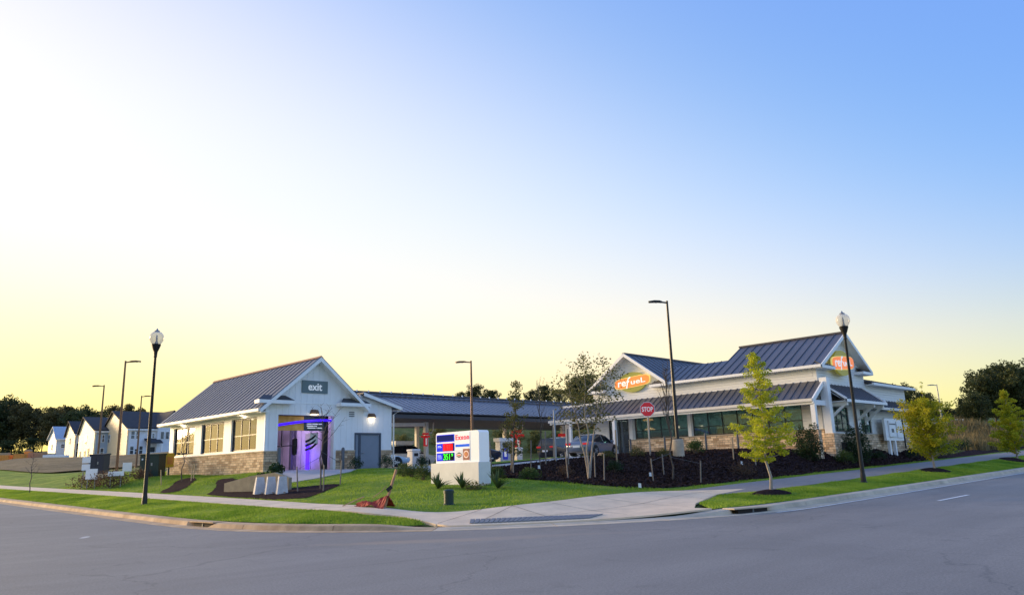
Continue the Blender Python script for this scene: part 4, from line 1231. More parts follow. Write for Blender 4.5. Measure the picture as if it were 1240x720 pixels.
for k in range(6):
    b = MB(); b.box(XS + 2.2, XS + 2.5, YS + 4.6 + 2.1 * k, YS + 5.8 + 2.1 * k, 5.22, 5.29); b.build('ceiling_lamp', em, shop)
for k in range(2):
    b = MB(); b.box(XS + 2.5 + 3.5 * k, XS + 4.2 + 3.5 * k, YS + 1.8, YS + 2.1, 5.22, 5.29); b.build('ceiling_lamp', em, shop)
pm = mat('orange_pendant', (0.9, 0.35, 0.12), 0.4, emit=(1.0, 0.38, 0.14), estr=2.2)
for y, z in ((33.0, 4.72), (32.9, 4.02)):
    b = MB(); b.lathe([(0.02, 0.12), (0.25, 0.04), (0.42, -0.04), (0.36, -0.08), (0.02, -0.09)], 14, (XS + 1.1, y, z)); b.tube([(XS + 1.1, y, z + 0.1), (XS + 1.1, y, 5.3)], 0.012, 5); b.build('pendant_lamp', pm, shop)
# white posts between the window bays
for y in (28.75, 33.72):
    b = MB(); b.box(XS - 0.10, XS + 0.06, y - 0.13, y + 0.13, zsill, zhead + 0.05); b.build('pilaster', 'trim', shop)
# lower skirt roof along the facade, running on over the walkway to the left
PX, PZ = XS - 1.75, 5.02
seam_roof(shop, 'skirt_roof', (PX, 40.33, PZ), (PX, YS - 0.35, PZ), (XS - PX + 0.02, 0, zlr - PZ), 44)
b = MB(); b.box(PX - 0.14, PX, YS - 0.35, 40.33, PZ - 0.20, PZ - 0.02); b.build('gutter', 'gutter', shop)
b = MB(); b.box(PX + 0.0, PX + 0.12, YS - 0.30, 40.28, PZ - 0.34, PZ - 0.12); b.build('porch_beam', 'trim', shop)
b = MB(); b.box(PX + 0.12, XS - 0.002, YS - 0.30, 40.23, PZ - 0.13, PZ - 0.08); b.build('porch_ceiling', 'gutter', shop)
b = MB(); b.box(XS - 0.2, XS, SYE, 40.23, PZ - 0.05, zlr + 0.02); b.build('porch_back_panel', 'white_lap', shop)
for px_, py_, mm, w in ((PX + 0.07, 39.93, 'steel_post', 0.10), (PX + 0.07, 38.2, 'trim', 0.09), (PX + 0.07, 34.0, 'trim', 0.12), (XS - 0.1, 39.93, 'gutter', 0.12)):
    b = MB(); b.box(px_ - w, px_ + w, py_ - w, py_ + w, ZS - 0.1, PZ - 0.3); b.build('porch_post', mm, shop)
b = MB(); b.tube([(PX - 0.05, 33.85, PZ - 0.15), (PX + 0.35, 33.55, PZ - 0.45), (PX + 0.35, 33.5, ZS)], 0.05, 8); b.build('downspout', 'steel_post', shop)
# open gabled end of the skirt roof at the street corner: rake, tie beam, post
for (ax, az, bx, bz) in ((PX - 0.1, PZ - 0.02, XS + 0.1, zlr + 0.1),):
    b = MB(); b.prism([(ax, YS - 0.42, az), (bx, YS - 0.42, bz), (bx, YS - 0.42, bz - 0.3), (ax, YS - 0.42, az - 0.3)], (0, 0.1, 0)); b.build('rake_board', 'trim', shop)
b = MB(); b.box(PX + 0.05, XS - 0.0, YS - 0.40, YS - 0.28, 4.62, 4.92); b.build('tie_beam', 'trim', shop)
b = MB(); b.box(PX - 0.02, PX + 0.24, YS - 0.42, YS - 0.16, zsill - 0.1, 4.64); b.build('corner_post', 'trim', shop)
b = MB(); b.box(PX - 0.10, PX + 0.32, YS - 0.50, YS - 0.08, ZS - 0.5, zsill - 0.1); b.build('post_base', 'stone_warm', shop)
b = MB(); b.box(XS - 0.16, XS + 0.28, YS - 0.62, YS - 0.17, 2.98, zlr + 0.15); b.build('corner_pillar', 'trim', shop)
b = MB(); b.box(XS - 0.26, XS + 0.38, YS - 0.72, YS - 0.13, ZS - 0.6, 2.98); b.build('pillar_base', 'stone_warm', shop)
# awning on brackets over the side windows
AY = YS - 1.35
seam_roof(shop, 'awning_roof', (XS + 0.45, AY, 4.98), (52.5, AY, 4.98), (0, YS - AY, 1.05), 13)
b = MB(); b.box(XS + 0.45, 52.55, AY - 0.12, AY, 4.80, 4.97); b.build('gutter', 'trim', shop)
b = MB(); b.box(XS + 0.5, 52.5, AY, YS - 0.002, 4.84, 4.88); b.build('awning_ceiling', 'trim', shop)
for x in (XS + 0.45, 52.35):
    b = MB(); b.prism([(x, AY - 0.1, 5.05), (x, YS - 0.001, 6.10), (x, YS - 0.001, 5.82), (x, AY - 0.1, 4.78)], (0.09, 0, 0)); b.build('rake_board', 'trim', shop)
for x in (XS + 0.9, 50.75, 52.3):
    b = MB(); b.box(x - 0.09, x + 0.09, YS - 0.16, YS - 0.001, 3.6, 4.83); b.box(x - 0.09, x + 0.09, AY + 0.05, YS - 0.16, 4.62, 4.83); b.beam((x, YS - 0.1, 3.85), (x, AY + 0.25, 4.65), 0.14, 0.14); b.build('bracket', 'trim', shop)
b = MB(); b.box(50.3, 51.2, YS - 0.05, YS - 0.001, 3.02, 4.8); b.build('wide_pilaster', 'trim', shop)
# lower side roof further along
seam_roof(shop, 'side_skirt_roof', (52.6, YS - 0.95, 4.72), (61.6, YS - 0.95, 4.72), (0, 0.97, 0.62), 16)
b = MB(); b.box(52.6, 61.6, YS - 1.07, YS - 0.95, 4.55, 4.71); b.build('gutter', 'gutter', shop)
b = MB(); b.box(52.6, 61.55, YS - 0.95, YS - 0.002, 4.58, 4.62); b.build('side_soffit', 'soffit', shop)
b = MB(); b.tube([(58.8, YS - 1.0, 4.55), (58.7, YS - 0.2, 4.3), (58.7, YS - 0.2, ZS)], 0.055, 8); b.build('downspout', 'black', shop)
b = MB(); b.box(57.9, 58.2, YS - 0.06, YS - 0.001, 3.02, 4.58); b.build('corner_board', 'soffit', shop)
# upper roofs
def mans(y0, y1, n, xt, zt):
    return seam_roof(shop, 'upper_roof', (XS - 0.42, y1, zue - 0.06), (XS - 0.42, y0, zue - 0.06), (xt - XS + 0.42, 0, zt - zue + 0.06), n)
YB = 26.4
GX, GZ = 49.35, 9.45
mans(YS - 0.55, YB, 12, GX, GZ)
seam_roof(shop, 'upper_roof', (53.12, YS - 0.55, zue - 0.06), (53.12, YB, zue - 0.06), (GX - 53.12, 0, GZ - zue + 0.06), 12)
b = MB(); b.prism([(XS - 0.42, YB - 0.02, zue - 0.1), (53.1, YB - 0.02, zue - 0.1), (GX, YB - 0.02, GZ - 0.08)], (0, 0.1, 0)); b.build('block_rear_gable', 'white_lap', shop)
b = MB(); b.box(GX - 0.12, GX + 0.12, YS - 0.58, YB + 0.12, GZ - 0.02, GZ + 0.09); b.build('ridge_cap', 'cap', shop)
b = MB(); b.box(XS - 0.55, XS - 0.42, YS - 0.55, 30.2, zue - 0.22, zue - 0.05); b.build('gutter', 'trim', shop)
b = MB(); b.box(XS - 0.42, XS - 0.001, YS - 0.5, 30.2, zue - 0.21, zue - 0.17); b.build('eave_soffit', 'trim', shop)
for xa in (XS - 0.46, 53.16):
    b = MB(); b.prism([(xa, YS - 0.61, zue - 0.02), (GX, YS - 0.61, GZ + 0.04), (GX, YS - 0.61, GZ - 0.22), (xa, YS - 0.61, zue - 0.26)], (0, 0.055, 0)); b.build('rake_board', 'trim', shop)
    b = MB(); b.prism([(xa, YS - 0.55, zue - 0.18), (GX, YS - 0.55, GZ - 0.13), (GX, YS - 0.55, GZ - 0.16), (xa, YS - 0.55, zue - 0.21)], (0, 0.55, 0)); b.build('rake_soffit', 'trim', shop)
for xa, xb in ((XS - 0.46, XS + 1.5), (51.5, 53.2)):
    b = MB(); b.box(xa, xb, YS - 0.6, YS - 0.001, zue - 0.26, zue - 0.08); b.build('eave_return', 'trim', shop)
    b = MB(); b.prism([(xa + 0.05, YS - 0.58, zue - 0.078), (xb - 0.05, YS - 0.58, zue - 0.078), (xb - 0.35, YS - 0.004, zue + 0.2), (xa + 0.35, YS - 0.004, zue + 0.2)], (0, 0, 0.03)); b.build('return_roof', 'dark_soffit', shop)
# lower mansard between the two gables
mans(YB + 0.12, 31.4, 9, 47.6, 8.40)
b = MB(); b.box(47.55, 53, YB + 0.15, 36.6, 8.2, 8.38); b.build('flat_roof', 'cap', shop)
# left gabled block, ridge running back
LY, LZ, LE = 33.6, 9.55, 7.15
hw = 3.62
wall_top = MB(); wall_top.prism([(XS - 0.001, LY - hw + 0.35, LE - 0.05), (XS - 0.001, LY + hw - 0.05, LE - 0.05), (XS - 0.001, LY + hw - 0.05, LE), (XS - 0.001, LY, LZ - 0.15), (XS - 0.001, LY - hw + 0.35, LE)], (0.25, 0, 0)); wall_top.build('left_gable_wall', 'white_lap', shop)
b = MB(); b.box(XS + 0.25, 56, LY + hw - 0.3, LY + hw - 0.05, 5.4, LE); b.build('block_return_wall', 'white_lap', shop)
seam_roof(shop, 'left_block_roof', (XS - 0.6, LY - hw, LE - 0.1), (57.0, LY - hw, LE - 0.1), (0, hw, LZ - LE + 0.1), 19)
seam_roof(shop, 'left_block_roof', (XS - 0.6, LY + hw, LE - 0.1), (57.0, LY + hw, LE - 0.1), (0, -hw, LZ - LE + 0.1), 19)
b = MB(); b.box(XS - 0.62, 57.0, LY - 0.12, LY + 0.12, LZ - 0.03, LZ + 0.08); b.build('ridge_cap', 'cap', shop)
for s in (-1, 1):
    ye = LY + s * (hw + 0.05)
    b = MB(); b.prism([(XS - 0.66, ye, LE - 0.06), (XS - 0.66, LY, LZ + 0.05), (XS - 0.66, LY, LZ - 0.2), (XS - 0.66, ye, LE - 0.31)], (0.055, 0, 0)); b.build('rake_board', 'trim', shop)
    b = MB(); b.prism([(XS - 0.6, ye, LE - 0.22), (XS - 0.6, LY, LZ - 0.12), (XS - 0.6, LY, LZ - 0.15), (XS - 0.6, ye, LE - 0.25)], (0.6, 0, 0)); b.build('rake_soffit', 'trim', shop)
    ya, yb = (ye, LY + s * 2.1)
    b = MB(); b.box(XS - 0.62, XS - 0.001, ya, yb, LE - 0.28, LE - 0.1); b.build('eave_return', 'trim', shop)
    b = MB(); b.prism([(XS - 0.6, ya, LE - 0.098), (XS - 0.6, yb, LE - 0.098), (XS - 0.004, yb + s * 0.4, LE + 0.2), (XS - 0.004, ya - s * 0.4, LE + 0.2)], (0, 0, 0.03)); b.build('return_roof', 'dark_soffit', shop)
# hipped low roof over the rear of the side facade
seam_roof(shop, 'rear_roof', (53.05, YS - 0.5, 6.42), (61.2, YS - 0.5, 6.42), (0, 3.6, 1.05), 14, hi=lambda s: 1.0 if s < 0.56 else max(0.02, (1 - s) / 0.44))
seam_roof(shop, 'rear_roof', (61.2, YS - 0.5, 6.42), (61.2, 36, 6.42), (-3.6, 0, 1.05), 24, hi=lambda s: min(1, 0.02 + s / 0.21))
b = MB(); b.box(53.02, 61.2, YS - 0.62, YS - 0.5, 6.25, 6.41); b.build('gutter', 'trim', shop)
b = MB(); b.box(53.02, 61.2, YS - 0.5, YS - 0.002, 6.28, 6.32); b.build('eave_soffit', 'trim', shop)
# oval signs: olive disc behind an orange lozenge with white letters
M['sign_olive'] = mat('sign_olive', (0.22, 0.22, 0.03), 0.5, emit=(0.35, 0.33, 0.04), estr=0.25)
M['sign_orange'] = mat('sign_orange', (0.85, 0.20, 0.03), 0.45, emit=(1.0, 0.22, 0.04), estr=0.5)
M['sign_letter'] = mat('sign_letter_white', (0.9, 0.9, 0.88), 0.45, emit=(1, 0.97, 0.9), estr=0.3)
M['sign_side'] = mat('sign_return_dark', (0.05, 0.045, 0.02), 0.5)
M['sign_yellow'] = mat('sign_yellow_rim', (0.75, 0.6, 0.12), 0.5, emit=(1, 0.85, 0.3), estr=0.4)
def oval_sign(c, right, w, h):
    c, right = Vector(c), Vector(right)
    nrm = right.cross(Vector((0, 0, 1)))
    def disc(rx, rz, d0, d1, n=36, square=False, tilt=0.0):
        pts = []
        for k in range(n):
            a = 2 * math.pi * k / n
            ca, sa = math.cos(a), math.sin(a)
            if square:
                u = rx * (abs(ca) ** 0.42) * (1 if ca > 0 else -1)
                z = rz * (abs(sa) ** 0.55) * (1 if sa > 0 else -1) + tilt * u
            else:
                u, z = rx * ca, rz * sa
            pts.append(c + right * u + Vector((0, 0, z)) + nrm * d0)
        return MB().prism(pts, nrm * (d1 - d0))
    disc(w * 0.40, h * 0.56, 0.002, 0.16).build('sign_disc', 'sign_olive', shop)
    disc(w * 0.515, h * 0.30, 0.10, 0.20, square=True, tilt=0.07).build('sign_rim', 'sign_yellow', shop)
    s = disc(w * 0.50, h * 0.275, 0.12, 0.23, square=True, tilt=0.07).build('sign_lozenge', 'sign_orange', shop)
    ru = (right + Vector((0, 0, 0.07))).normalized()
    put_text('lettering', 're', 0.5, c + nrm * 0.24 - ru * w * 0.285 - Vector((0, 0, 0.02 * h)), ru, (0, 0, 1), 'sign_letter', s, fit=(w * 0.24, h * 0.28), bold=0.008)
    put_text('lettering', 'f', 0.5, c + nrm * 0.24 - ru * w * 0.095, ru, (0, 0, 1), 'sign_letter', s, fit=(w * 0.15, h * 0.62), bold=0.004, shear=0.3)
    put_text('lettering', 'ueL', 0.5, c + nrm * 0.24 + ru * w * 0.19, ru, (0, 0, 1), 'sign_letter', s, fit=(w * 0.42, h * 0.28), bold=0.008)
oval_sign((XS, 33.3, 7.45), (0, -1, 0), 3.1, 1.32)
oval_sign((48.65, YS - 0.28, 7.42), (1, 0, 0), 3.3, 1.45)
b = MB(); b.box(48.5, 48.8, YS - 0.28, YS, 7.3, 7.5); b.build('sign_mount', 'sign_side', shop)
# white utility cabinet on posts against the side wall
uc = thing('utility_rack', 'white electrical cabinet rack on two posts against the shop side wall', 'utility cabinet', (55.5, YS - 0.7, ZS))
b = MB(); b.box(54.0, 57.3, YS - 0.62, YS - 0.45, 2.55, 4.05); b.build('backboard', 'trim', uc, bevel=0.02)
b = MB(); b.box(54.5, 55.7, YS - 0.72, YS - 0.63, 2.8, 3.9); c = b.build('cabinet', 'trim', uc, bevel=0.03)
b = MB(); b.box(54.55, 55.65, YS - 0.735, YS - 0.722, 3.62, 3.70); b.box(54.85, 55.25, YS - 0.735, YS - 0.722, 3.1, 3.35); b.build('meter_window', 'steel_post', c)
b = MB(); b.box(56.0, 57.0, YS - 0.70, YS - 0.63, 2.75, 3.85); b.build('cabinet', 'trim', uc, bevel=0.03)
for x in (54.6, 55.6):
    b = MB(); b.box(x - 0.12, x + 0.12, YS - 0.62, YS - 0.44, H(x, YS - 0.55) - 0.3, 2.55); b.build('post', 'trim', uc)
ac = thing('condenser_unit', 'small grey condenser box at the foot of the shop corner', 'air conditioner', (47.4, YS - 0.55, 1.95))
b = MB(); b.box(47.1, 47.7, YS - 0.75, YS - 0.35, 1.9, 2.45); c = b.build('housing', 'steel_post', ac, bevel=0.03)
b = MB()
for k in range(6): b.box(47.15, 47.65, YS - 0.765, YS - 0.751, 2.0 + 0.07 * k, 2.03 + 0.07 * k)
b.build('grille', 'black', ac)

# ------------------------------------------------------------------ houses on the rise
M['house_white'] = siding_mat('house_white', (0.80, 0.81, 0.84), 0.2, False)
M['house_sunlit_cream'] = siding_mat('house_sunlit_cream', (0.92, 0.82, 0.58), 0.2, False)  # gable end colour brightened and warmed to carry the low sun
M['house_sunlit_tan'] = siding_mat('house_sunlit_tan', (0.90, 0.70, 0.44), 0.2, False)  # warm sunlight on the gable end is put into this colour
M['house_skylit_blue'] = siding_mat('house_skylit_blue', (0.36, 0.46, 0.58), 0.2, False)  # front wall colour holds the blue sky light falling on it
M['shingle'] = mat('dark_shingle', (0.035, 0.037, 0.045), 0.85, var=0.2, vscale=3, bump=0.5)
M['shingle_pale'] = mat('pale_roof', (0.38, 0.45, 0.55), 0.7, var=0.1)
def house(label, x, y, z, wx, wy, eave, ridge, side, front, roof, front_wins=(), gable_wins=(), ridge_at=0.5):
    """gable end faces the left street (-x), eave front faces the right street (-y)"""
    t = thing('house', label, 'house', (x + wx / 2, y + wy / 2, z), 'houses on the rise')
    yr = y + wy * ridge_at
    b = MB(); b.prism([(x, y, z - 2), (x, y + wy, z - 2), (x, y + wy, z + eave), (x, yr, z + ridge), (x, y, z + eave)], (0.3, 0, 0)); b.build('gable_wall', side, t)
    b = MB(); b.box(x + 0.3, x + wx, y, y + 0.3, z - 2, z + eave); b.box(x + wx - 0.3, x + wx, y + 0.3, y + wy, z - 2, z + eave); b.box(x + 0.3, x + wx - 0.3, y + wy - 0.3, y + wy, z - 2, z + eave); b.build('front_wall', front, t)
    for ya in (y - 0.45, y + wy + 0.45):
        zz = z + eave - 0.45 * (ridge - eave) / (wy * (ridge_at if ya < yr else 1 - ridge_at))
        b = MB(); b.prism([(x - 0.35, ya, zz), (x + wx + 0.3, ya, zz), (x + wx + 0.3, yr, z + ridge), (x - 0.35, yr, z + ridge)], (0, 0, 0.18)); b.build('roof_slope', roof, t)
    b = MB(); b.box(x - 0.3, x + wx + 0.3, y - 0.52, y - 0.4, z + eave - 0.5, z + eave - 0.25); b.build('gutter', 'trim', t)
    def win(u, zz, w, h, on_gable):
        b = MB(); g_ = MB(); m_ = MB()
        if on_gable:
            yy = y + u
            b.box(x - 0.06, x, yy - w / 2, yy + w / 2, z + zz, z + zz + h); g_.box(x - 0.085, x - 0.062, yy - w / 2 + 0.1, yy + w / 2 - 0.1, z + zz + 0.1, z + zz + h - 0.1); m_.box(x - 0.1, x - 0.087, yy - w / 2 + 0.1, yy + w / 2 - 0.1, z + zz + h / 2 - 0.04, z + zz + h / 2 + 0.04)
        else:
            xx = x + u
            b.box(xx - w / 2, xx + w / 2, y - 0.06, y, z + zz, z + zz + h); g_.box(xx - w / 2 + 0.1, xx + w / 2 - 0.1, y - 0.085, y - 0.062, z + zz + 0.1, z + zz + h - 0.1); m_.box(xx - w / 2 + 0.1, xx + w / 2 - 0.1, y - 0.1, y - 0.087, z + zz + h / 2 - 0.04, z + zz + h / 2 + 0.04)
        f = b.build('window', 'trim', t); g_.build('pane', 'pane', f); m_.build('glazing_bar', 'trim', f)
    for u, zz, w, h in front_wins: win(u, zz, w, h, False)
    for u, zz, w, h in gable_wins: win(u, zz, w, h, True)
    return t
h4 = house('large white two storey house with dark roof and porch, nearest the car wash', 47.9, 149.8, 5.05, 11.0, 14.0, 5.8, 9.3, 'house_sunlit_tan', 'house_white', 'shingle',
           front_wins=((0.95, 3.7, 0.75, 1.5), (1.85, 3.7, 0.75, 1.5), (0.95, 0.9, 0.75, 1.6), (1.75, 0.9, 0.7, 1.1), (2.55, 0.9, 0.75, 1.6), (3.9, 3.9, 0.5, 0.9), (4.6, 3.9, 0.5, 0.9)), gable_wins=((4, 3.4, 0.9, 1.6), (10, 3.4, 0.9, 1.6)), ridge_at=0.62)
b = MB(); b.prism([(53.0, 149.2, 3), (58.6, 149.2, 3), (58.6, 149.2, 10.9), (55.8, 149.2, 13.9), (53.0, 149.2, 10.9)], (0, 0.6, 0)); b.build('cross_gable', 'house_white', h4)
for s in (-1, 1):
    b = MB(); b.prism([(55.8 + s * 3.1, 148.8, 10.65), (55.8, 148.8, 14.0), (55.8, 148.8, 14.2), (55.8 + s * 3.1, 148.8, 10.85)], (0, 8, 0)); b.build('cross_gable_roof', 'shingle', h4)
for u in (53.9, 54.8, 55.7, 56.6):
    b = MB(); b.box(u - 0.36, u + 0.36, 149.1, 149.2, 8.7, 10.2); f = b.build('window', 'trim', h4)
    b = MB(); b.box(u - 0.27, u + 0.27, 149.06, 149.09, 8.8, 10.1); b.build('pane', 'pane', f)
b = MB(); b.prism([(50.9, 147.6, 7.9), (53.6, 147.6, 7.9), (53.6, 149.8, 8.7), (50.9, 149.8, 8.7)], (0, 0, 0.2)); b.build('porch_roof', 'shingle', h4)
b = MB(); b.box(50.7, 58.5, 147.4, 149.8, 4.3, 5.2); b.build('porch_deck', 'house_white', h4)
for x in (50.9, 53.4, 56, 58.4):
    b = MB(); b.box(x - 0.12, x + 0.12, 147.5, 147.74, 5.2, 7.9 if x < 54 else 6.3); b.build('porch_post', 'trim', h4)
b = MB(); b.box(51, 58.4, 147.55, 147.68, 6.1, 6.25); b.box(51, 58.4, 147.55, 147.68, 5.35, 5.45)
for k in range(46): b.box(51.0 + k * 0.16, 51.06 + k * 0.16, 147.58, 147.65, 5.45, 6.1)
b.build('porch_railing', 'trim', h4)
b = MB(); b.box(51.9, 52.9, 149.72, 149.8, 5.2, 7.3); b.build('front_door', 'frame', h4)
b = MB(); b.beam((50.7, 147.5, 6.2), (48.4, 147.5, 4.6), 0.14, 0.16); b.beam((50.7, 147.5, 5.3), (48.4, 147.5, 3.8), 0.14, 0.3); b.build('stair_rail', 'trim', h4)
for k in range(6):
    b = MB(); b.box(48.5 + 0.36 * k, 48.9 + 0.36 * k, 147.6, 149.0, 3.6, 3.9 + 0.22 * k); b.build('stair_step', 'trim', h4)
house('steep dark roofed house with painted sunlit gable and skylit front, second from the car wash', 45.5, 160.7, 5.3, 10, 10, 5.7, 8.5, 'house_sunlit_cream', 'house_skylit_blue', 'shingle', front_wins=((0.9, 3.3, 0.5, 1.5), (1.55, 3.3, 0.5, 1.5), (1.5, 0.5, 0.7, 1.8)), gable_wins=((5.2, 3.2, 0.9, 1.7), (5.2, 0.8, 0.9, 1.2), (8.2, 0.8, 0.9, 1.2), (3.0, 0.2, 0.9, 2.2)), ridge_at=0.74)
house('narrow white fronted house with painted sunlit gable, third from the car wash', 45.5, 173.4, 5.5, 10, 6.6, 5.6, 8.1, 'house_sunlit_tan', 'house_white', 'shingle', front_wins=((0.75, 0.2, 0.9, 3.4),), gable_wins=((3.3, 3.3, 0.8, 1.5),), ridge_at=0.72)
house('farthest small white house with a pale blue roof by the woods', 45.6, 187.4, 6.0, 10, 6.2, 4.8, 7.2, 'house_white', 'house_white', 'shingle_pale', front_wins=((1.3, 2.6, 0.8, 0.9), (1.2, 0.3, 0.7, 0.8)), gable_wins=((3.0, 2.2, 0.8, 1.3),), ridge_at=0.45)

# ------------------------------------------------------------------ vegetation
def leaf_cloud(centres, radii, count, size, rng, flat=0.0, aspect=0.55):
    """leaf quads scattered in clumps; returns verts, faces"""
    C_ = np.asarray(centres, float)
    r_ = np.asarray(radii, float)
    w = r_ ** 2
    idx = rng.choice(len(C_), count, p=w / w.sum())
    d = rng.normal(size=(count, 3))
    d /= np.linalg.norm(d, axis=1)[:, None]
    rad = rng.random(count) ** 0.45
    p = C_[idx] + d * (r_[idx] * rad)[:, None] * np.array([1, 1, 1 - flat])
    a = rng.normal(size=(count, 3)); a /= np.linalg.norm(a, axis=1)[:, None]
    b = np.cross(a, rng.normal(size=(count, 3))); b /= np.linalg.norm(b, axis=1)[:, None]
    s = size * (0.6 + 0.8 * rng.random(count))[:, None]
    v = np.stack([p - a * s * 0.5, p + b * s * aspect * 0.5, p + a * s * 0.5, p - b * s * aspect * 0.5], 1).reshape(-1, 3)
    f = np.arange(count * 4).reshape(-1, 4)
    return v, f

def tree_proto(name, height, trunk_r, crown_lo, width, leaf, bark, n_limb, leaves, leaf_size, seed, shape='cone', stems=1, clump=0.32, top=1.0, spread=0.5):
    """tapered trunk with limbs; leaves gathered in clumps along the limbs (local coordinates, base at the origin)"""
    rng = np.random.default_rng(seed)
    rd = random.Random(seed)
    tr = MB()
    cents, rads = [], []
    for s in range(stems):
        lean = Vector((rd.uniform(-1, 1), rd.uniform(-1, 1), 0)) * (0.06 * height if stems == 1 else spread)
        if stems > 1:
            a = 2 * math.pi * s / stems + rd.uniform(-0.4, 0.4)
            lean = Vector((math.cos(a), math.sin(a), 0)) * spread * rd.uniform(0.6, 1.1)
        hh = height * (1 if s == 0 else rd.uniform(0.82, 1.0))
        pts, rr = [], []
        for k in range(9):
            t = k / 8
            j = Vector((rd.uniform(-1, 1), rd.uniform(-1, 1), 0)) * 0.012 * height * (1 if 0 < k else 0)
            pts.append(lean * t ** 1.2 + j + Vector((0, 0, hh * t * 0.97)))
            rr.append(max(trunk_r * (1 - 0.92 * t) / (1 if stems == 1 else 1.5), 0.006) * (1.25 if k == 0 else 1))
        tr.tube(pts, rr, 8)
        def at(t):
            i = min(int(t * 8), 7)
            return pts[i].lerp(pts[i + 1], t * 8 - i), rr[i]
        for k in range(n_limb):
            f = (k + rd.random()) / n_limb
            t = crown_lo + (0.98 - crown_lo) * f
            base, br = at(t)
            if shape == 'cone': ext = width * (1 - f) ** 0.75 * (0.65 + 0.35 * min(1, f * 6)) + 0.05
            elif shape == 'column': ext = width * (0.8 + 0.3 * rd.random()) * (1 - 0.6 * f ** 3)
            elif shape == 'flat': ext = width * (0.45 + 0.55 * f)
            else: ext = width * math.sqrt(max(0.06, 1 - (2 * f - 0.85) ** 2 * 0.85))
            ext *= rd.uniform(0.62, 1.12)
            a = k * 2.399 + rd.uniform(-0.5, 0.5)
            rise = {'cone': 0.18, 'column': 1.4, 'flat': 0.25}.get(shape, 0.45) * ext * rd.uniform(0.6, 1.3)
            end = base + Vector((math.cos(a) * ext, math.sin(a) * ext, rise))
            mid_ = base.lerp(end, 0.5) + Vector((0, 0, -0.05 * ext if shape == 'cone' else 0.06 * ext))
            tr.tube([base, mid_, end], [max(br * 0.45, 0.008), max(br * 0.28, 0.006), 0.004], 5)
            m_ = max(2, int(ext / (clump * 0.85)))
            for q in range(m_):
                u = (q + 0.7) / m_
                p = base.lerp(mid_, u * 2) if u < 0.5 else mid_.lerp(end, u * 2 - 1)
                c = p + Vector((rd.uniform(-1, 1), rd.uniform(-1, 1), rd.uniform(-0.6, 0.8))) * clump * 0.45
                cents.append(tuple(c)); rads.append(clump * rd.uniform(0.55, 1.15))
        e, _ = at(0.98)
        cents.append(tuple(e)); rads.append(clump * 0.6 * top)
    root = thing(name, None, None, (0, 0, 0), local=True)
    tr.build('trunk', bark, root, smooth=True)
    if leaves:
        v, f = leaf_cloud(cents, rads, leaves, leaf_size, rng, flat=0.35 if shape == 'cone' else 0.15)
        np_mesh('crown', v, f, leaf, root)
    return root

PROTO_USED = set()
def place(proto, x, y, label, cat, group=None, s=1.0, rz=0.0, z=None, sz=None):
    o = proto if proto.name not in PROTO_USED else copy_tree(proto)
    PROTO_USED.add(proto.name)
    o.location = (x, y, (H(x, y) if z is None else z) - 0.03)
    o.rotation_euler = (0, 0, rz)
    o.scale = (s, s, sz if sz else s)
    return tag(o, label, cat, group)

# street trees on the right verge
t = tree_proto('street_tree', 5.35, 0.06, 0.22, 1.5, 'leaf_cypress', 'bark_pale', 50, 12000, 0.075, 3, 'cone', clump=0.20)
place(t, 26.0, 13.3, 'slim airy yellow green street tree nearest the crossing', 'tree', 'street trees on the right verge')
t = tree_proto('street_tree', 4.3, 0.075, 0.16, 1.9, 'leaf_gold', 'bark_pale', 56, 13000, 0.12, 12, 'round', clump=0.34, top=0.6)
b = MB(); b.tube([(0.15, 0.1, 3.9), (0.2, 0.12, 4.6), (0.15, 0.1, 5.35)], [0.02, 0.012, 0.004], 5); b.build('leader', 'bark_pale', t)
v, f = leaf_cloud([(0.17, 0.1, 4.4), (0.2, 0.1, 4.75), (0.17, 0.1, 5.1), (0.15, 0.1, 5.35)], [0.16, 0.14, 0.12, 0.1], 130, 0.09, np.random.default_rng(8)); np_mesh('leader_leaves', v, f, 'leaf_gold', t)
place(t, 44.2, 13.3, 'bushy golden green street tree with a thin bare top', 'tree', 'street trees on the right verge', s=0.88)
t = tree_proto('street_tree', 7.4, 0.09, 0.12, 2.9, 'leaf_gold', 'bark_pale', 60, 15000, 0.16, 18, 'cone', clump=0.34)
place(t, 61.6, 13.25, 'golden street tree cut by the right edge of the picture', 'tree', 'street trees on the right verge', s=0.66)

def stakes(label, x, y, n, r, h, m='wood_grey', tie=None, rot=0.3):
    t = thing('tree_stakes', label, 'tree stakes', (x, y, H(x, y)))
    for k in range(n):
        a = rot + 2 * math.pi * k / n
        p = Vector((x + r * math.cos(a), y + r * math.sin(a), 0)); p.z = H(p.x, p.y)
        b = MB(); b.beam(p - Vector((0, 0, 0.2)), p + Vector((0.08 * math.cos(a), 0.08 * math.sin(a), h)), 0.045, 0.04); s = b.build('stake', m, t)
        if tie:
            b = MB(); b.tube([p + Vector((0, 0, h * 0.9)), Vector((x, y, p.z + tie))], 0.009, 5); b.build('guy_strap', 'steel_post', s)
    return t

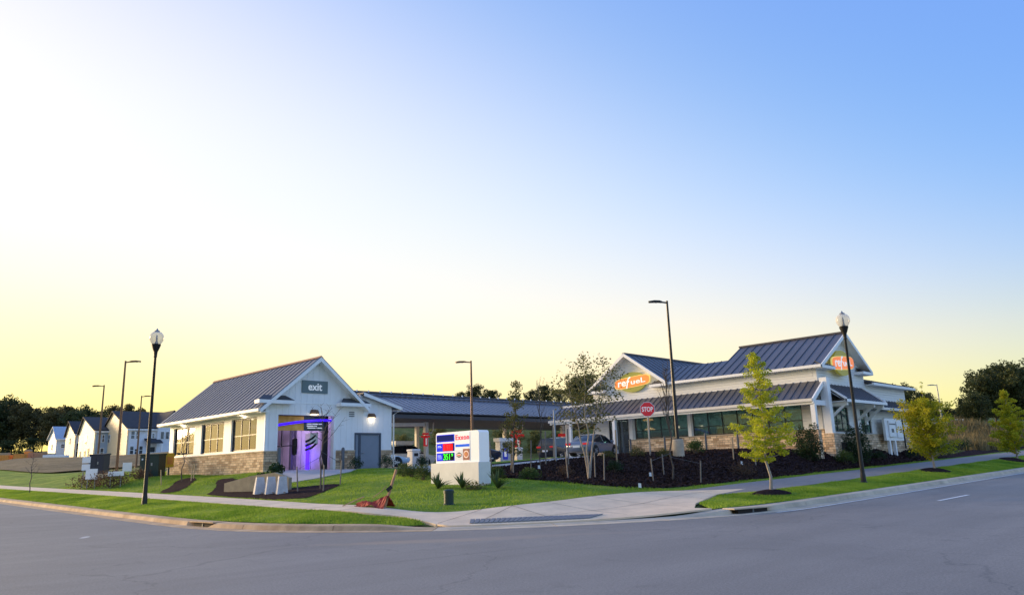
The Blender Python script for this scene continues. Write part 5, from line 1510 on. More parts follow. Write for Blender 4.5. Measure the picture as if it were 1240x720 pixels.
def bare_tree(name, label, x, y, h, r, n, seed, bark='bark', up=0.8, leaves=0, leaf=None, lsize=0.1, lo=0.3, group=None, thick=0.035):
    """leafless sapling: trunk, upswept limbs and forked twigs"""
    rd = random.Random(seed)
    rng = np.random.default_rng(seed)
    root = thing(name, label, 'tree', (x, y, H(x, y) - 0.03), group, local=True)
    b = MB()
    pts = [Vector((rd.uniform(-.02, .02) * h * (k > 0), rd.uniform(-.02, .02) * h * (k > 0), h * k / 8)) for k in range(9)]
    b.tube(pts, [thick * (1 - 0.85 * k / 8) for k in range(9)], 6)
    ends, er = [], []
    for k in range(n):
        t = lo + (0.95 - lo) * k / n
        i = min(int(t * 8), 7)
        p = pts[i].lerp(pts[i + 1], t * 8 - i)
        a = k * 2.4 + rd.uniform(-.4, .4)
        ln = r * (1.1 - 0.7 * t) * rd.uniform(0.7, 1.2)
        e = p + Vector((math.cos(a) * ln, math.sin(a) * ln, ln * up * rd.uniform(0.7, 1.4)))
        m_ = p.lerp(e, 0.5) + Vector((0, 0, -0.08 * ln))
        b.tube([p, m_, e], [thick * 0.4, thick * 0.28, 0.004], 4, cap=False)
        for q in range(3):
            s = m_.lerp(e, 0.1 + 0.3 * q)
            d = Vector((rd.uniform(-1, 1), rd.uniform(-1, 1), rd.uniform(0.1, 1) * up)) * ln * 0.35
            b.tube([s, s + d], [thick * 0.16, 0.003], 4, cap=False)
            ends.append(tuple(s + d)); er.append(0.10 * h / 4)
        ends.append(tuple(e)); er.append(0.12 * h / 4)
    b.build('trunk', bark, root)
    if leaves:
        v, f = leaf_cloud(ends, er, leaves, lsize, rng)
        np_mesh('crown', v, f, leaf, root)
    return root

# saplings and ornamental trees on the site
bare_tree('staked_sapling', 'bare staked sapling on the lawn in front of the car wash bay', 17.8, 30.2, 3.6, 1.25, 12, 5, up=0.95, lo=0.55, thick=0.04)
stakes('pair of leaning grey stakes guying the sapling before the car wash bay', 17.8, 30.2, 3, 1.05, 1.1, tie=1.5, rot=2.2)
bare_tree('staked_sapling', 'thin bare staked sapling beside the car wash stone wall', 18.05, 46.3, 3.1, 0.7, 9, 9, up=1.3, lo=0.45, thick=0.035)
stakes('three short stakes guying the sapling by the stone wall', 18.05, 46.3, 3, 1.1, 0.9, 'wood', tie=1.3, rot=0.6)
bare_tree('bare_sapling', 'faint bare sapling on the lawn at the left edge', 12.3, 55.5, 2.6, 0.6, 8, 21, lo=0.4)
bare_tree('columnar_tree', 'narrow upright bare tree beside the tall light pole before the shop', 28.9, 19.35, 4.9, 0.42, 30, 33, up=3.2, lo=0.38, thick=0.05, bark='bark')
stakes('three wooden stakes round the narrow bare tree by the shop', 28.9, 19.35, 3, 1.2, 1.0, 'wood_grey', tie=1.2, rot=0.9)
# multi-stemmed pale tree with sparse leaves
t = tree_proto('multi_stem_tree', 5.4, 0.075, 0.42, 1.5, 'leaf_olive', 'bark_pale', 18, 2600, 0.11, 41, 'round', stems=3, clump=0.34, spread=1.1)
place(t, 25.4, 21.2, 'pale multi stemmed tree with sparse olive leaves beside the parked sedan', 'tree')
stakes('pale wooden stakes round the multi stemmed tree', 25.4, 21.2, 3, 0.9, 1.15, 'wood_grey', rot=0.4)
t = tree_proto('young_conifer', 4.6, 0.06, 0.18, 0.95, 'leaf_olive', 'bark', 26, 1900, 0.10, 52, 'cone', clump=0.28)
place(t, 26.0, 26.5, 'slim brownish young tree in the mulch right of the price sign', 'tree')
stakes('grey stakes round the slim brownish young tree', 26.0, 26.5, 3, 1.1, 1.5, rot=1.9)
bare_tree('wispy_tree', 'wispy bare young tree in the mulch between sign and sedan', 29.2, 27.6, 4.6, 0.6, 14, 57, up=2.2, lo=0.35)

# shrubs
def shrub(label, x, y, w, h, leaf, n, size, seed, name='shrub', group=None, shape='ball'):
    rng = np.random.default_rng(seed)
    rd = random.Random(seed)
    root = thing(name, label, 'shrub', (x, y, H(x, y)), group, local=True)
    b = MB()
    cs, rs = [], []
    for k in range(11):
        a = k * 2.4
        f = (k + 0.5) / 11
        if shape == 'column':
            e = Vector((math.cos(a) * w * 0.28, math.sin(a) * w * 0.28, h * (0.12 + 0.83 * f)))
            r_ = w * 0.34 * (1.1 - 0.55 * f)
        else:
            e = Vector((math.cos(a) * w * 0.36 * math.sqrt(f), math.sin(a) * w * 0.36 * math.sqrt(f), h * (0.80 - 0.45 * f) * rd.uniform(0.7, 1.1)))
            r_ = w * 0.25 * rd.uniform(0.7, 1.1)
        b.tube([(0, 0, -0.05), e * 0.5, e], [0.018, 0.012, 0.004], 4)
        cs.append(tuple(e)); rs.append(r_)
    b.build('stem', 'bark', root)
    v, f = leaf_cloud(cs, rs, n, size, rng)
    v[:, 2] = np.maximum(v[:, 2], 0.01)
    np_mesh('foliage', v, f, leaf, root)
    return root
def spiky(label, x, y, r, h, n, seed, group=None, m='leaf_yucca'):
    rd = random.Random(seed)
    root = thing('yucca', label, 'plant', (x, y, H(x, y)), group, local=True)
    for k in range(n):
        a = k * 2.4
        el = R(22 + 62 * ((k * 0.618) % 1))
        ln = h * rd.uniform(0.8, 1.15)
        d = Vector((math.cos(a) * math.cos(el), math.sin(a) * math.cos(el), math.sin(el)))
        side = Vector((-math.sin(a), math.cos(a), 0)) * 0.035
        p0, p1, p2 = Vector((0, 0, 0.02)), d * ln * 0.6, d * ln + Vector((0, 0, -0.10 * ln))
        b = MB()
        b.add([p0 - side, p0 + side, p1 + side * 0.9, p1 - side * 0.9, p2, p1 + Vector((0, 0, 0.012))], [(0, 1, 2, 5), (0, 5, 3), (3, 5, 4), (5, 2, 4)])
        b.build('leaf', m, root, recalc=False)
    return root
spiky('spiky yucca left of the green pedestal at the price sign base', 19.2, 23.75, 0.5, 0.72, 30, 3)
spiky('spiky yucca at the middle of the price sign base', 19.75, 22.95, 0.5, 0.70, 30, 4)
spiky('spiky yucca at the right corner of the price sign base', 20.35, 21.55, 0.55, 0.80, 30, 5)
shrub('low pale ground plant at the foot of the price sign', 19.7, 22.2, 0.9, 0.22, 'leaf_olive', 500, 0.06, 61)
shrub('round dark shrub on the lawn farthest left of the price sign', 21.7, 29.4, 0.85, 0.62, 'leaf_shrub', 1300, 0.06, 62)
shrub('round green shrub in the middle of the row left of the price sign', 21.3, 28.2, 0.9, 0.65, 'leaf_shrub', 1300, 0.06, 63)
shrub('round green shrub beside the left end of the price sign', 21.0, 27.0, 0.95, 0.72, 'leaf_shrub', 1300, 0.06, 64)
shrub('dark shrub just right of the price sign base', 22.4, 23.8, 0.9, 0.6, 'leaf_shrub', 1300, 0.06, 65)
shrub('small green shrub at the tip of the lawn by the mulch', 23.0, 22.4, 0.9, 0.5, 'leaf_shrub', 1300, 0.06, 66)
shrub('shrub between bollard and grey door of the car wash', 26.0, 40.1, 1.0, 0.85, 'leaf_holly', 900, 0.07, 67)
shrub('shrub right of the grey car wash door', 28.2, 40.0, 1.15, 0.85, 'leaf_holly', 900, 0.07, 68)
shrub('shrub at the right corner of the car wash', 30.4, 39.2, 1.0, 0.75, 'leaf_holly', 900, 0.07, 69)
shrub('tall dark columnar holly before the shop corner post', 42.0, 19.0, 1.5, 2.0, 'leaf_holly', 5200, 0.09, 70, 'holly', shape='column')
shrub('dark columnar holly behind the right street lamp', 46.9, 18.2, 1.55, 2.35, 'leaf_holly', 5200, 0.09, 71, 'holly', shape='column')
shrub('round green shrub below the first shop side window', 45.2, 18.3, 1.3, 0.85, 'leaf_shrub', 1600, 0.07, 72)
shrub('small shrub left of the white utility rack', 51.0, 18.5, 0.8, 0.7, 'leaf_holly', 800, 0.07, 73)
shrub('small shrub right of the white utility rack', 56.8, 18.4, 0.9, 0.8, 'leaf_holly', 800, 0.07, 74)
shrub('small dark shrub at the far end of the shop side wall', 60.5, 18.5, 1.1, 0.9, 'leaf_holly', 800, 0.07, 75)
shrub('round green shrub before the stone wall right of the light pole base', 37.4, 23.4, 1.15, 0.95, 'leaf_shrub', 1600, 0.07, 76)
shrub('low tawny shrub between light pole base and stop sign', 35.3, 24.1, 0.9, 0.5, 'leaf_olive', 700, 0.07, 77)
shrub('low tawny shrub at the foot of the stop sign', 34.7, 25.4, 1.0, 0.6, 'leaf_olive', 700, 0.07, 78)
shrub('tawny low shrub beside the parked sedan front wheel', 33.6, 26.6, 0.8, 0.55, 'leaf_olive', 700, 0.07, 79)
shrub('dark round shrub below the parked sedan', 29.0, 22.6, 0.9, 0.65, 'leaf_holly', 900, 0.07, 80)
shrub('orange brown tuft in the mulch left of the multi stemmed tree', 26.6, 23.6, 0.9, 0.5, 'leaf_brown', 700, 0.06, 81)
shrub('brown shrub under the golden street tree nearest the crossing', 34.0, 18.7, 1.5, 0.6, 'leaf_brown', 900, 0.07, 82)
shrub('dark dry shrub mass round the white signs on the left lawn', 15.9, 52.2, 2.6, 1.05, 'leaf_brown', 2000, 0.09, 83)
shrub('dark low shrub left of the white signs on the left lawn', 15.5, 55.2, 2.2, 0.85, 'leaf_brown', 1500, 0.09, 84)
shrub('dark shrub beside the green transformer cabinet', 17.6, 52.0, 1.6, 0.5, 'leaf_brown', 900, 0.09, 85)
shrub('dark grass clump in front of the car wash bay planter', 17.3, 34.6, 0.9, 0.9, 'leaf_holly', 700, 0.09, 86)
for k, (x, y, lab) in enumerate(((66, 19.3, 'dark shrub at the far end of the mulch bed'), (70, 19.8, 'second dark shrub beyond the mulch bed'), (75, 20.2, 'dark shrub near the dry brush bank'))):
    shrub(lab, x, y, 1.8, 0.9, 'leaf_holly', 900, 0.1, 90 + k)

# woods: a few tree shapes, set out singly
pine = [tree_proto('pine_tree', 17, 0.22, 0.35, 4.2, 'leaf_pine', 'bark', 30, 5200, 0.55, 100 + k, 'round', clump=1.25) for k in range(3)]
wide = [tree_proto('woodland_tree', 12, 0.22, 0.22, 4.6, 'leaf_dark', 'bark', 34, 6000, 0.45, 110 + k, 'round', clump=1.2) for k in range(3)]
rdw = random.Random(5)
def ray_xy(px, D):
    d = _f + _r2 * ((px - 620) / FL)
    h = Vector((math.cos(YAW), math.sin(YAW)))
    k = D / (d.x * h.x + d.y * h.y)
    return d.x * k, d.y * k
def top_h(px, py, D, x, y, sink):
    """tree height whose top stands where the wood's outline is seen"""
    d = _f + _r2 * ((px - 620) / FL) - _u2 * ((py - 360) / FL)
    h = Vector((math.cos(YAW), math.sin(YAW)))
    return EYE + D * d.z / (d.x * h.x + d.y * h.y) - H(x, y) + sink
ORD = ('first', 'second', 'third', 'fourth', 'fifth', 'sixth', 'seventh', 'eighth', 'ninth', 'tenth', 'eleventh', 'twelfth', 'thirteenth', 'fourteenth')
lw = [(-14, 212, 486), (6, 206, 482), (24, 214, 477), (44, 208, 481), (60, 216, 490), (78, 206, 489), (92, 214, 486), (108, 205, 493), (122, 212, 490), (138, 224, 497), (152, 232, 487), (166, 226, 486), (180, 236, 489), (194, 228, 500)]
for i, (px, D, py) in enumerate(lw):
    x, y = ray_xy(px, D)
    k = (i * 5) % 6 if i % 3 else i % 3
    place((pine + wide)[k], x, y, ORD[i] + ' dark tree from the left in the front of the far woods', 'tree', 'trees in the left woods', s=top_h(px, py, D, x, y, 1) / (18 if k < 3 else 12.8), rz=i * 1.3, z=H(x, y) - 1)
for i, (px, D, hgt) in enumerate([(-26, 232, 484), (15, 236, 480), (35, 232, 484), (70, 236, 494), (100, 238, 491), (130, 240, 496)]):
    x, y = ray_xy(px, D)
    place(pine[i % 3], x, y, ORD[i] + ' tall pine from the left in the rear of the far woods', 'tree', 'trees in the left woods', s=top_h(px, hgt, D, x, y, 1) / 18, rz=i * 1.3, z=H(x, y) - 1)
und = [(-30, 200), (0, 199), (30, 200), (55, 199), (170, 215), (200, 214)]
for i, (px, D) in enumerate(und):
    x, y = ray_xy(px, D)
    place(wide[i % 3], x, y, ORD[i] + ' low undergrowth tree from the left under the far woods', 'tree', 'undergrowth of the left woods', s=0.75, rz=i * 2.1, sz=0.62, z=H(x, y) - 1.5)
mw = [(556, 150, 473), (574, 146, 464), (592, 150, 470), (618, 150, 477), (638, 140, 471), (655, 132, 464), (672, 140, 470), (690, 112, 457), (704, 118, 450), (722, 112, 458), (742, 118, 466)]
for i, (px, D, py) in enumerate(mw):
    x, y = ray_xy(px, D)
    place(wide[i % 3], x, y, ORD[i] + ' dark round tree from the left over the fuel canopy roof', 'tree', 'trees on the bank behind the canopy', s=max(0.25, top_h(px, py, D, x, y, 0.8) / 12.8), rz=i * 1.7, z=H(x, y) - 0.8)
bk = [(488, 96, 2.6), (530, 100, 3.0), (556, 94, 2.4), (604, 98, 3.0), (640, 96, 3.2), (668, 94, 3.4), (696, 94, 3.6)]
ol = tree_proto('bank_bush', 4.2, 0.08, 0.10, 2.2, 'leaf_olive', 'bark', 24, 3200, 0.22, 130, 'round', clump=0.7)
for i, (px, D, hgt) in enumerate(bk):
    x, y = ray_xy(px, D)
    place(ol, x, y, ORD[i] + ' olive bush from the left on the bank under the canopy', 'bush', 'bushes on the bank behind the canopy', s=hgt / 4.2, rz=i * 1.9, z=H(x, y) - 0.6)
rw = [(1062, 110, 468), (1082, 98, 463), (1098, 104, 472), (1112, 112, 484), (1128, 106, 492), (1140, 118, 492), (1150, 110, 484), (1160, 100, 474), (1170, 106, 453), (1188, 112, 441), (1206, 106, 437), (1226, 112, 440), (1246, 106, 437)]
for i, (px, D, py) in enumerate(rw):
    x, y = ray_xy(px, D)
    place(wide[i % 3], x, y, ORD[i] + ' dark tree from the shop roof towards the right edge', 'tree', 'dark trees at the right', s=max(0.25, top_h(px, py, D, x, y, 0.5) / 12.8), rz=i * 2.3, z=H(x, y) - 0.5)
for i, (px, D, hgt) in enumerate([(1180, 124, 446), (1215, 126, 438)]):
    x, y = ray_xy(px, D)
    place(wide[i], x, y, ('left' if i == 0 else 'right') + ' of two dark trees behind the tall right hand clump', 'tree', 'dark trees at the right', s=top_h(px, hgt, D, x, y, 0.5) / 12.8, rz=i * 2.3, z=H(x, y) - 0.5)
# dry brush below the right hand trees
rng = np.random.default_rng(9)
n = 9000
bx = 78 + 26 * rng.random(n); by = 19.5 + 9 * rng.random(n)
hz = H(bx, by)
hh_ = 0.5 + 1.3 * rng.random(n) * (0.6 + 0.4 * np.sin(bx * 0.9) * np.cos(by))
lean = rng.normal(0, 0.25, (n, 2))
p0 = np.c_[bx, by, hz - 0.05]
wv = np.c_[rng.normal(0, 0.07, n), rng.normal(0, 0.07, n), np.zeros(n)]
v = np.stack([p0 - wv, p0 + wv, p0 + np.c_[lean * hh_[:, None], hh_]], 1).reshape(-1, 3)
o = np_mesh('dry_brush', v, np.arange(3 * n).reshape(-1, 3), 'straw')
tag(o, 'tall dry straw coloured brush on the bank at the right', 'brush', kind='stuff')
# grass blades on verges and lawn
def blades(name, poly, n, h, seed, label, xr, yr, m='blade', hmin=0.5, skip=()):
    rng = np.random.default_rng(seed)
    P = np.c_[xr[0] + (xr[1] - xr[0]) * rng.random(n), yr[0] + (yr[1] - yr[0]) * rng.random(n)]
    P = P[in_poly(P, poly)]
    for q in skip: P = P[~in_poly(P, q)]
    k = len(P)
    z = H(P[:, 0], P[:, 1]) + 0.008
    hh = h * (hmin + (1 - hmin) * rng.random(k)) * (0.75 + 0.5 * np.sin(P[:, 0] * 1.7) * np.sin(P[:, 1] * 1.3))
    ln = rng.normal(0, 0.35, (k, 2))
    w = 0.012 + 0.01 * rng.random(k)
    a = rng.random(k) * 6.28
    wv = np.c_[np.cos(a) * w, np.sin(a) * w, np.zeros(k)]
    p0 = np.c_[P, z]
    v = np.stack([p0 - wv, p0 + wv, p0 + np.c_[ln * hh[:, None], hh]], 1).reshape(-1, 3)
    o = np_mesh(name, v, np.arange(3 * k).reshape(-1, 3), m)
    return tag(o, label, 'grass', kind='stuff')
vl_poly = [p for p in offset_line(kerb_line, 0.46) if p[1] > 17.45 and p[1] < 70 and p[0] < 14] + [(13.6, 17.4), (13.8, 17.9), (13.9, 18.7), (13.42, 20.2), (13.05, 24), (12.97, 30), (12.97, 60), (12.97, 70)]
blades('verge_grass', vl_poly, 190000, 0.075, 1, 'mown green grass on the verge of the left street', (10.3, 14.2), (17, 70))
vr_poly = [p for p in offset_line(kerb_line, 0.46) if p[0] > 20.2 and p[0] < 80 and p[1] < 14] + [(80, 13.87), (60, 13.87), (32, 13.92), (27, 14.02), (24.5, 14.5), (21.6, 13.55)]
blades('verge_grass', vr_poly, 130000, 0.075, 2, 'mown green grass on the verge of the right street', (20, 80), (11.5, 14.6))
blades('lawn_grass', lawn_poly, 330000, 0.08, 3, 'mown lawn grass sloping up to the car wash and price sign', (14.6, 60), (16.9, 60), skip=(strip_a, strip_b, apron_poly, [(20.6, 41.3), (30, 41.3), (30, 56), (20.6, 56)]))

# loose bark chips over the planting bed
rng = np.random.default_rng(77)
P = np.c_[22 + 40 * rng.random(130000), 17.4 + 14 * rng.random(130000)]
P = P[in_poly(P, bed_poly)]
P = P[rng.random(len(P)) < np.clip(30 / (P[:, 0] + P[:, 1]), 0, 1)]
k = len(P)
p0 = np.c_[P, H(P[:, 0], P[:, 1]) + 0.035 + 0.03 * rng.random(k)]
a = rng.normal(size=(k, 3)) * np.array([1, 1, 0.45]); a /= np.linalg.norm(a, axis=1)[:, None]
b_ = np.cross(a, rng.normal(size=(k, 3))); b_ /= np.linalg.norm(b_, axis=1)[:, None]
s_ = (0.04 + 0.06 * rng.random(k))[:, None]
v = np.stack([p0 - a * s_ - b_ * s_ * 0.35, p0 + a * s_ - b_ * s_ * 0.35, p0 + a * s_ + b_ * s_ * 0.35, p0 - a * s_ + b_ * s_ * 0.35], 1).reshape(-1, 3)
M['chip'] = mat('bark_chip', (0.028, 0.018, 0.019), 1.0, spec=0.05, var=0.5, vscale=7, col2=(0.085, 0.055, 0.050))
o = np_mesh('mulch_chips', v, np.arange(4 * k).reshape(-1, 4), 'chip')
tag(o, 'loose dark bark chips scattered over the sloping planting bed', 'mulch', kind='stuff')

# ------------------------------------------------------------------ lamps and poles
M['globe'] = None
def _globe():
    m, t, b = _mat('lamp_globe')
    b.inputs['Base Color'].default_value = (0.82, 0.78, 0.72, 1)
    b.inputs['Roughness'].default_value = 0.12
    tr = t.nodes.new("ShaderNodeBsdfTransparent")
    tr.inputs[0].default_value = (0.92, 0.90, 0.86, 1)
    lw_ = t.nodes.new("ShaderNodeLayerWeight")
    lw_.inputs[0].default_value = 0.35
    mr = t.nodes.new("ShaderNodeMapRange")
    mr.inputs[3].default_value, mr.inputs[4].default_value = 0.72, 0.25
    t.links.new(lw_.outputs['Facing'], mr.inputs[0])
    ms = t.nodes.new("ShaderNodeMixShader")
    t.links.new(mr.outputs[0], ms.inputs[0])
    t.links.new(b.outputs[0], ms.inputs[1])
    t.links.new(tr.outputs[0], ms.inputs[2])
    t.links.new(ms.outputs[0], t.nodes["Material Output"].inputs['Surface'])
    return m
M['globe'] = _globe()
def acorn_lamp(label, x, y, h, lean=(0, 0)):
    t = thing('street_lamp', label, 'street lamp', (x, y, H(x, y)), 'acorn street lamps', local=True)
    t.rotation_euler = (lean[0], lean[1], 0)
    k = 0.15
    b = MB(); b.lathe([(k, -0.1), (k, 0.03), (0.115, 0.06), (0.11, 0.30), (0.10, 0.36), (0.092, 0.42)], 14); b.build('base', 'black', t, smooth=True)
    b = MB(); b.lathe([(0.09, 0.40), (0.08, 1.2), (0.052, h - 1.25), (0.075, h - 1.2), (0.06, h - 1.15)], 12); b.build('pole', 'black', t, smooth=True)
    b = MB(); b.lathe([(0.07, h - 1.18), (0.08, h - 1.0), (0.13, h - 0.88), (0.185, h - 0.72), (0.20, h - 0.66), (0.18, h - 0.64)], 14); b.build('lamp_cup', 'black', t, smooth=True)
    b = MB(); b.lathe([(0.17, h - 0.645), (0.22, h - 0.58), (0.29, h - 0.45), (0.305, h - 0.34), (0.28, h - 0.22), (0.20, h - 0.12), (0.10, h - 0.07), (0.02, h - 0.06)], 18); g_ = b.build('globe', 'globe', t, smooth=True)
    b = MB(); b.lathe([(0.09, h - 0.62), (0.05, h - 0.5), (0.035, h - 0.25), (0.01, h - 0.22)], 10); b.build('bulb_post', 'galv', g_, smooth=True)
    b = MB(); b.lathe([(0.10, h - 0.085), (0.12, h - 0.05), (0.05, h - 0.01), (0.02, h + 0.06), (0.001, h + 0.08)], 12); b.build('finial', 'galv', t, smooth=True)
    return t
acorn_lamp('black acorn street lamp on the left verge before the car wash', 11.95, 34.55, 7.55)
acorn_lamp('black acorn street lamp on the right verge before the shop', 34.0, 13.1, 7.45)
def area_light(label, x, y, h, arm, m='bronze', base=0.0, heads=1, z=None):
    """tall square-section pole with a short arm and a flat luminaire"""
    zb = H(x, y) if z is None else z
    t = thing('light_pole', label, 'light pole', (x, y, zb), 'tall area light poles', local=True)
    if base > 0:
        b = MB(); b.lathe([(0.31, -0.5), (0.31, base - 0.03), (0.28, base)], 20); b.build('concrete_base', 'kerb_grey', t, smooth=True)
    b = MB(); b.lathe([(0.10, base), (0.095, h * 0.4), (0.062, h)], 8); b.build('pole', m, t)
    b = MB(); b.box(-0.16, 0.16, -0.16, 0.16, base, base + 0.05); b.build('base_plate', m, t)
    a = Vector((arm[0], arm[1], 0)).normalized()
    s = Vector((-a.y, a.x, 0))
    b = MB(); b.beam(Vector((0, 0, h - 0.12)), a * 0.4 + Vector((0, 0, h - 0.08)), 0.07, 0.08); b.build('arm', m, t)
    c = a * 0.72 + Vector((0, 0, h - 0.07))
    pr = [(-0.40, 0.07), (-0.22, 0.15), (0.12, 0.17), (0.34, 0.12), (0.42, 0.03)]
    top = [c + a * u + s * w + Vector((0, 0, 0.06 if abs(u) < 0.3 else 0.03)) for u, w in pr] + [c + a * u - s * w + Vector((0, 0, 0.06 if abs(u) < 0.3 else 0.03)) for u, w in reversed(pr)]
    bot = [p - Vector((0, 0, 0.09)) for p in top]
    n = len(top)
    b = MB(); b.add(top + bot, [tuple(range(n)), tuple(range(2 * n - 1, n - 1, -1))] + [(i, (i + 1) % n, n + (i + 1) % n, n + i) for i in range(n)])
    hd = b.build('luminaire', m, t)
    b = MB(); b.box(c.x - 0.18, c.x + 0.18, c.y - 0.08, c.y + 0.08, c.z - 0.048, c.z - 0.035); b.build('lens', 'galv', hd)
    return t
area_light('tall dark light pole on a round concrete base before the shop windows', 35.95, 23.55, 8.75, (-1, 0.6), 'black', 0.95)
area_light('brown light pole rising behind the price sign', 35.9, 40.5, 7.3, (-1, 1.0))
area_light('tallest brown light pole left of the car wash', 18.4, 59.2, 8.3, (1, -1))
area_light('brown light pole standing before the far houses', 22.15, 76.7, 7.95, (-1, 1))
area_light('faint distant light pole just left of the car wash roof', 30.0, 90.1, 7.9, (1, -1))
area_light('thin pale pole among the dark trees at the right', 100.0, 28.5, 5.2, (-1, 1), 'galv')

# ------------------------------------------------------------------ stop sign
def stop_sign():
    x, y = 35.2, 24.9
    zb = H(x, y)
    t = thing('stop_sign', 'red octagonal stop sign on a grey post before the shop entrance', 'stop sign', (x, y, zb))
    nrm = Vector((-0.735, -0.678, 0)).normalized()
    right = Vector((-nrm.y, nrm.x, 0)) * 1
    right = Vector((0, 0, 1)).cross(nrm)
    right = -right if right.x < 0 else right
    b = MB(); b.box(x - 0.035, x + 0.035, y - 0.035, y + 0.035, zb - 0.3, zb + 2.95); b.build('post', 'galv', t)
    c = Vector((x, y, zb + 2.62)) + nrm * 0.05
    def octo(r, d0, d1):
        return MB().prism([c + nrm * d0 + right * r * math.cos(R(22.5 + 45 * k)) + Vector((0, 0, r * math.sin(R(22.5 + 45 * k)))) for k in range(8)], nrm * (d1 - d0))
    f = octo(0.435, 0.0, 0.006).build('border', 'trim', t)
    p = octo(0.405, 0.007, 0.012).build('face', mat('stop_red', (0.68, 0.02, 0.03), 0.4, emit=(0.8, 0.02, 0.03), estr=0.12), t)
    put_text('lettering', 'STOP', 0.3, c + nrm * 0.016, right, (0, 0, 1), 'letters', p, fit=(0.62, 0.27), bold=0.006, extrude=0.002)
stop_sign()

# ------------------------------------------------------------------ price sign
def price_sign():
    x0, x1 = 20.5, 21.15
    yl, yr = 25.82, 22.78
    zb, zt = 0.85, 1.84
    t = thing('price_sign', 'white monument sign with fuel price panels on a wide rendered base', 'sign', (20.8, 24.3, zb))
    M['render'] = mat('white_render', (0.78, 0.75, 0.70), 0.7, var=0.06, vscale=2, bump=0.15)
    b = MB(); b.box(x0, x1, yr, yl, zb - 0.3, zt); b.build('base', 'render', t, bevel=0.01)
    b = MB(); b.box(x0 + 0.015, x1 - 0.02, yr - 0.012, yl + 0.012, zb - 0.3, zb + 0.14); b.build('base_stain', mat('soil_splash', (0.62, 0.46, 0.30), 0.85, var=0.2), t)
    ca, cb = yl - 0.28, yr - 0.0 + 0.02      # cabinet ends
    cx0, cx1, cz0, cz1 = x0 + 0.06, x1 - 0.04, zt + 0.002, 3.10
    b = MB()
    r = 0.10
    prof = [(ca, cz0), (ca, cz1 - r), (ca - 0.03, cz1 - 0.03), (ca - r, cz1), (cb + r, cz1), (cb + 0.03, cz1 - 0.03), (cb, cz1 - r), (cb, cz0)]
    b.prism([(cx0, y, z) for y, z in prof], (cx1 - cx0, 0, 0)); cab = b.build('cabinet', mat('sign_cabinet', (0.82, 0.82, 0.84), 0.45, emit=(0.9, 0.92, 1.0), estr=0.10), t)
    W_, H_ = ca - cb, cz1 - cz0
    Yu = lambda u: ca - u * W_
    Zv = lambda v: cz1 - v * H_
    def panel(u0, u1, v0, v1, m, d=0.012, parent=t, name='panel'):
        b = MB(); b.box(cx0 - d, cx0 - 0.0005, Yu(u0), Yu(u1), Zv(v0), Zv(v1)); return b.build(name, m, parent)
    blue = mat('panel_blue', (0.02, 0.03, 0.45), 0.9, spec=0.05, emit=(0.02, 0.05, 0.9), estr=0.5)
    navy = mat('panel_navy', (0.012, 0.02, 0.12), 0.9, spec=0.05, emit=(0.01, 0.02, 0.3), estr=0.15)
    dark = mat('panel_dark', (0.01, 0.012, 0.02), 0.9, spec=0.05)
    tx = lambda nm, s, u, v, w, h, m, p, **k: put_text(nm, s, 0.3, (cx0 - k.pop('d', 0.02), Yu(u), Zv(v)), (0, -1, 0), (0, 0, 1), m, p, fit=(w, h), extrude=0.002, **k)
    p = panel(0.02, 0.44, 0.07, 0.31, blue); panel(0.03, 0.43, 0.095, 0.28, navy, 0.018, p, 'screen')
    p = panel(0.02, 0.44, 0.36, 0.62, blue); q = panel(0.175, 0.435, 0.37, 0.61, dark, 0.018, p, 'led_screen')
    red = mat('led_red', (0.4, 0.01, 0.01), 0.9, spec=0.05, emit=(1.0, 0.02, 0.02), estr=2.2)
    grn = mat('led_green', (0.02, 0.3, 0.02), 0.9, spec=0.05, emit=(0.05, 1.0, 0.04), estr=1.4)
    panel(0.18, 0.41, 0.375, 0.605, mat('led_red_glow', (0.35, 0.01, 0.01), 0.9, spec=0.05, emit=(1.0, 0.01, 0.02), estr=0.9), 0.021, q, 'lit_face')
    tx('digits', '2 97', 0.275, 0.49, 0.46, 0.23, red, q, d=0.024, bold=0.003)
    p = panel(0.02, 0.44, 0.67, 0.93, blue); q = panel(0.175, 0.435, 0.68, 0.92, dark, 0.018, p, 'led_screen')
    tx('digits', '3', 0.215, 0.80, 0.16, 0.25, grn, q, d=0.022, bold=0.003)
    tx('digits', '51', 0.295, 0.80, 0.24, 0.25, grn, q, d=0.022, bold=0.003)
    tx('digits', '9', 0.395, 0.745, 0.10, 0.12, grn, q, d=0.022, bold=0.008)
    for v in (0.43, 0.47, 0.74, 0.78, 0.84):
        panel(0.045, 0.125 if v in (0.43, 0.74) else 0.145, v, v + 0.018, mat('pale_print', (0.3, 0.4, 0.85), 0.5, emit=(0.3, 0.45, 1.0), estr=0.5), 0.014, p, 'print_line')
    face = panel(0.46, 0.80, 0.03, 0.95, mat('panel_white', (0.82, 0.82, 0.86), 0.4, emit=(0.9, 0.92, 1.0), estr=0.12))
    rr = mat('brand_red', (0.8, 0.03, 0.06), 0.9, spec=0.05, emit=(1.0, 0.03, 0.06), estr=0.4)
    # word mark: the two x's interlock on long slanting strokes
    tx('lettering', 'Exxon', 0.632, 0.19, 0.84, 0.21, rr, face, bold=0.004, spacing=1.12)
    panel(0.475, 0.79, 0.42, 0.50, mat('bar_blue', (0.03, 0.10, 0.55), 0.9, spec=0.05, emit=(0.04, 0.18, 0.9), estr=0.4), 0.02, face, 'blue_bar')
    # two small food panels: dark oval badge on white, pale roundel on maroon
    p1 = panel(0.475, 0.635, 0.60, 0.92, mat('panel_pale', (0.68, 0.70, 0.80), 0.5, emit=(0.8, 0.82, 1), estr=0.08), 0.016, face, 'food_panel')
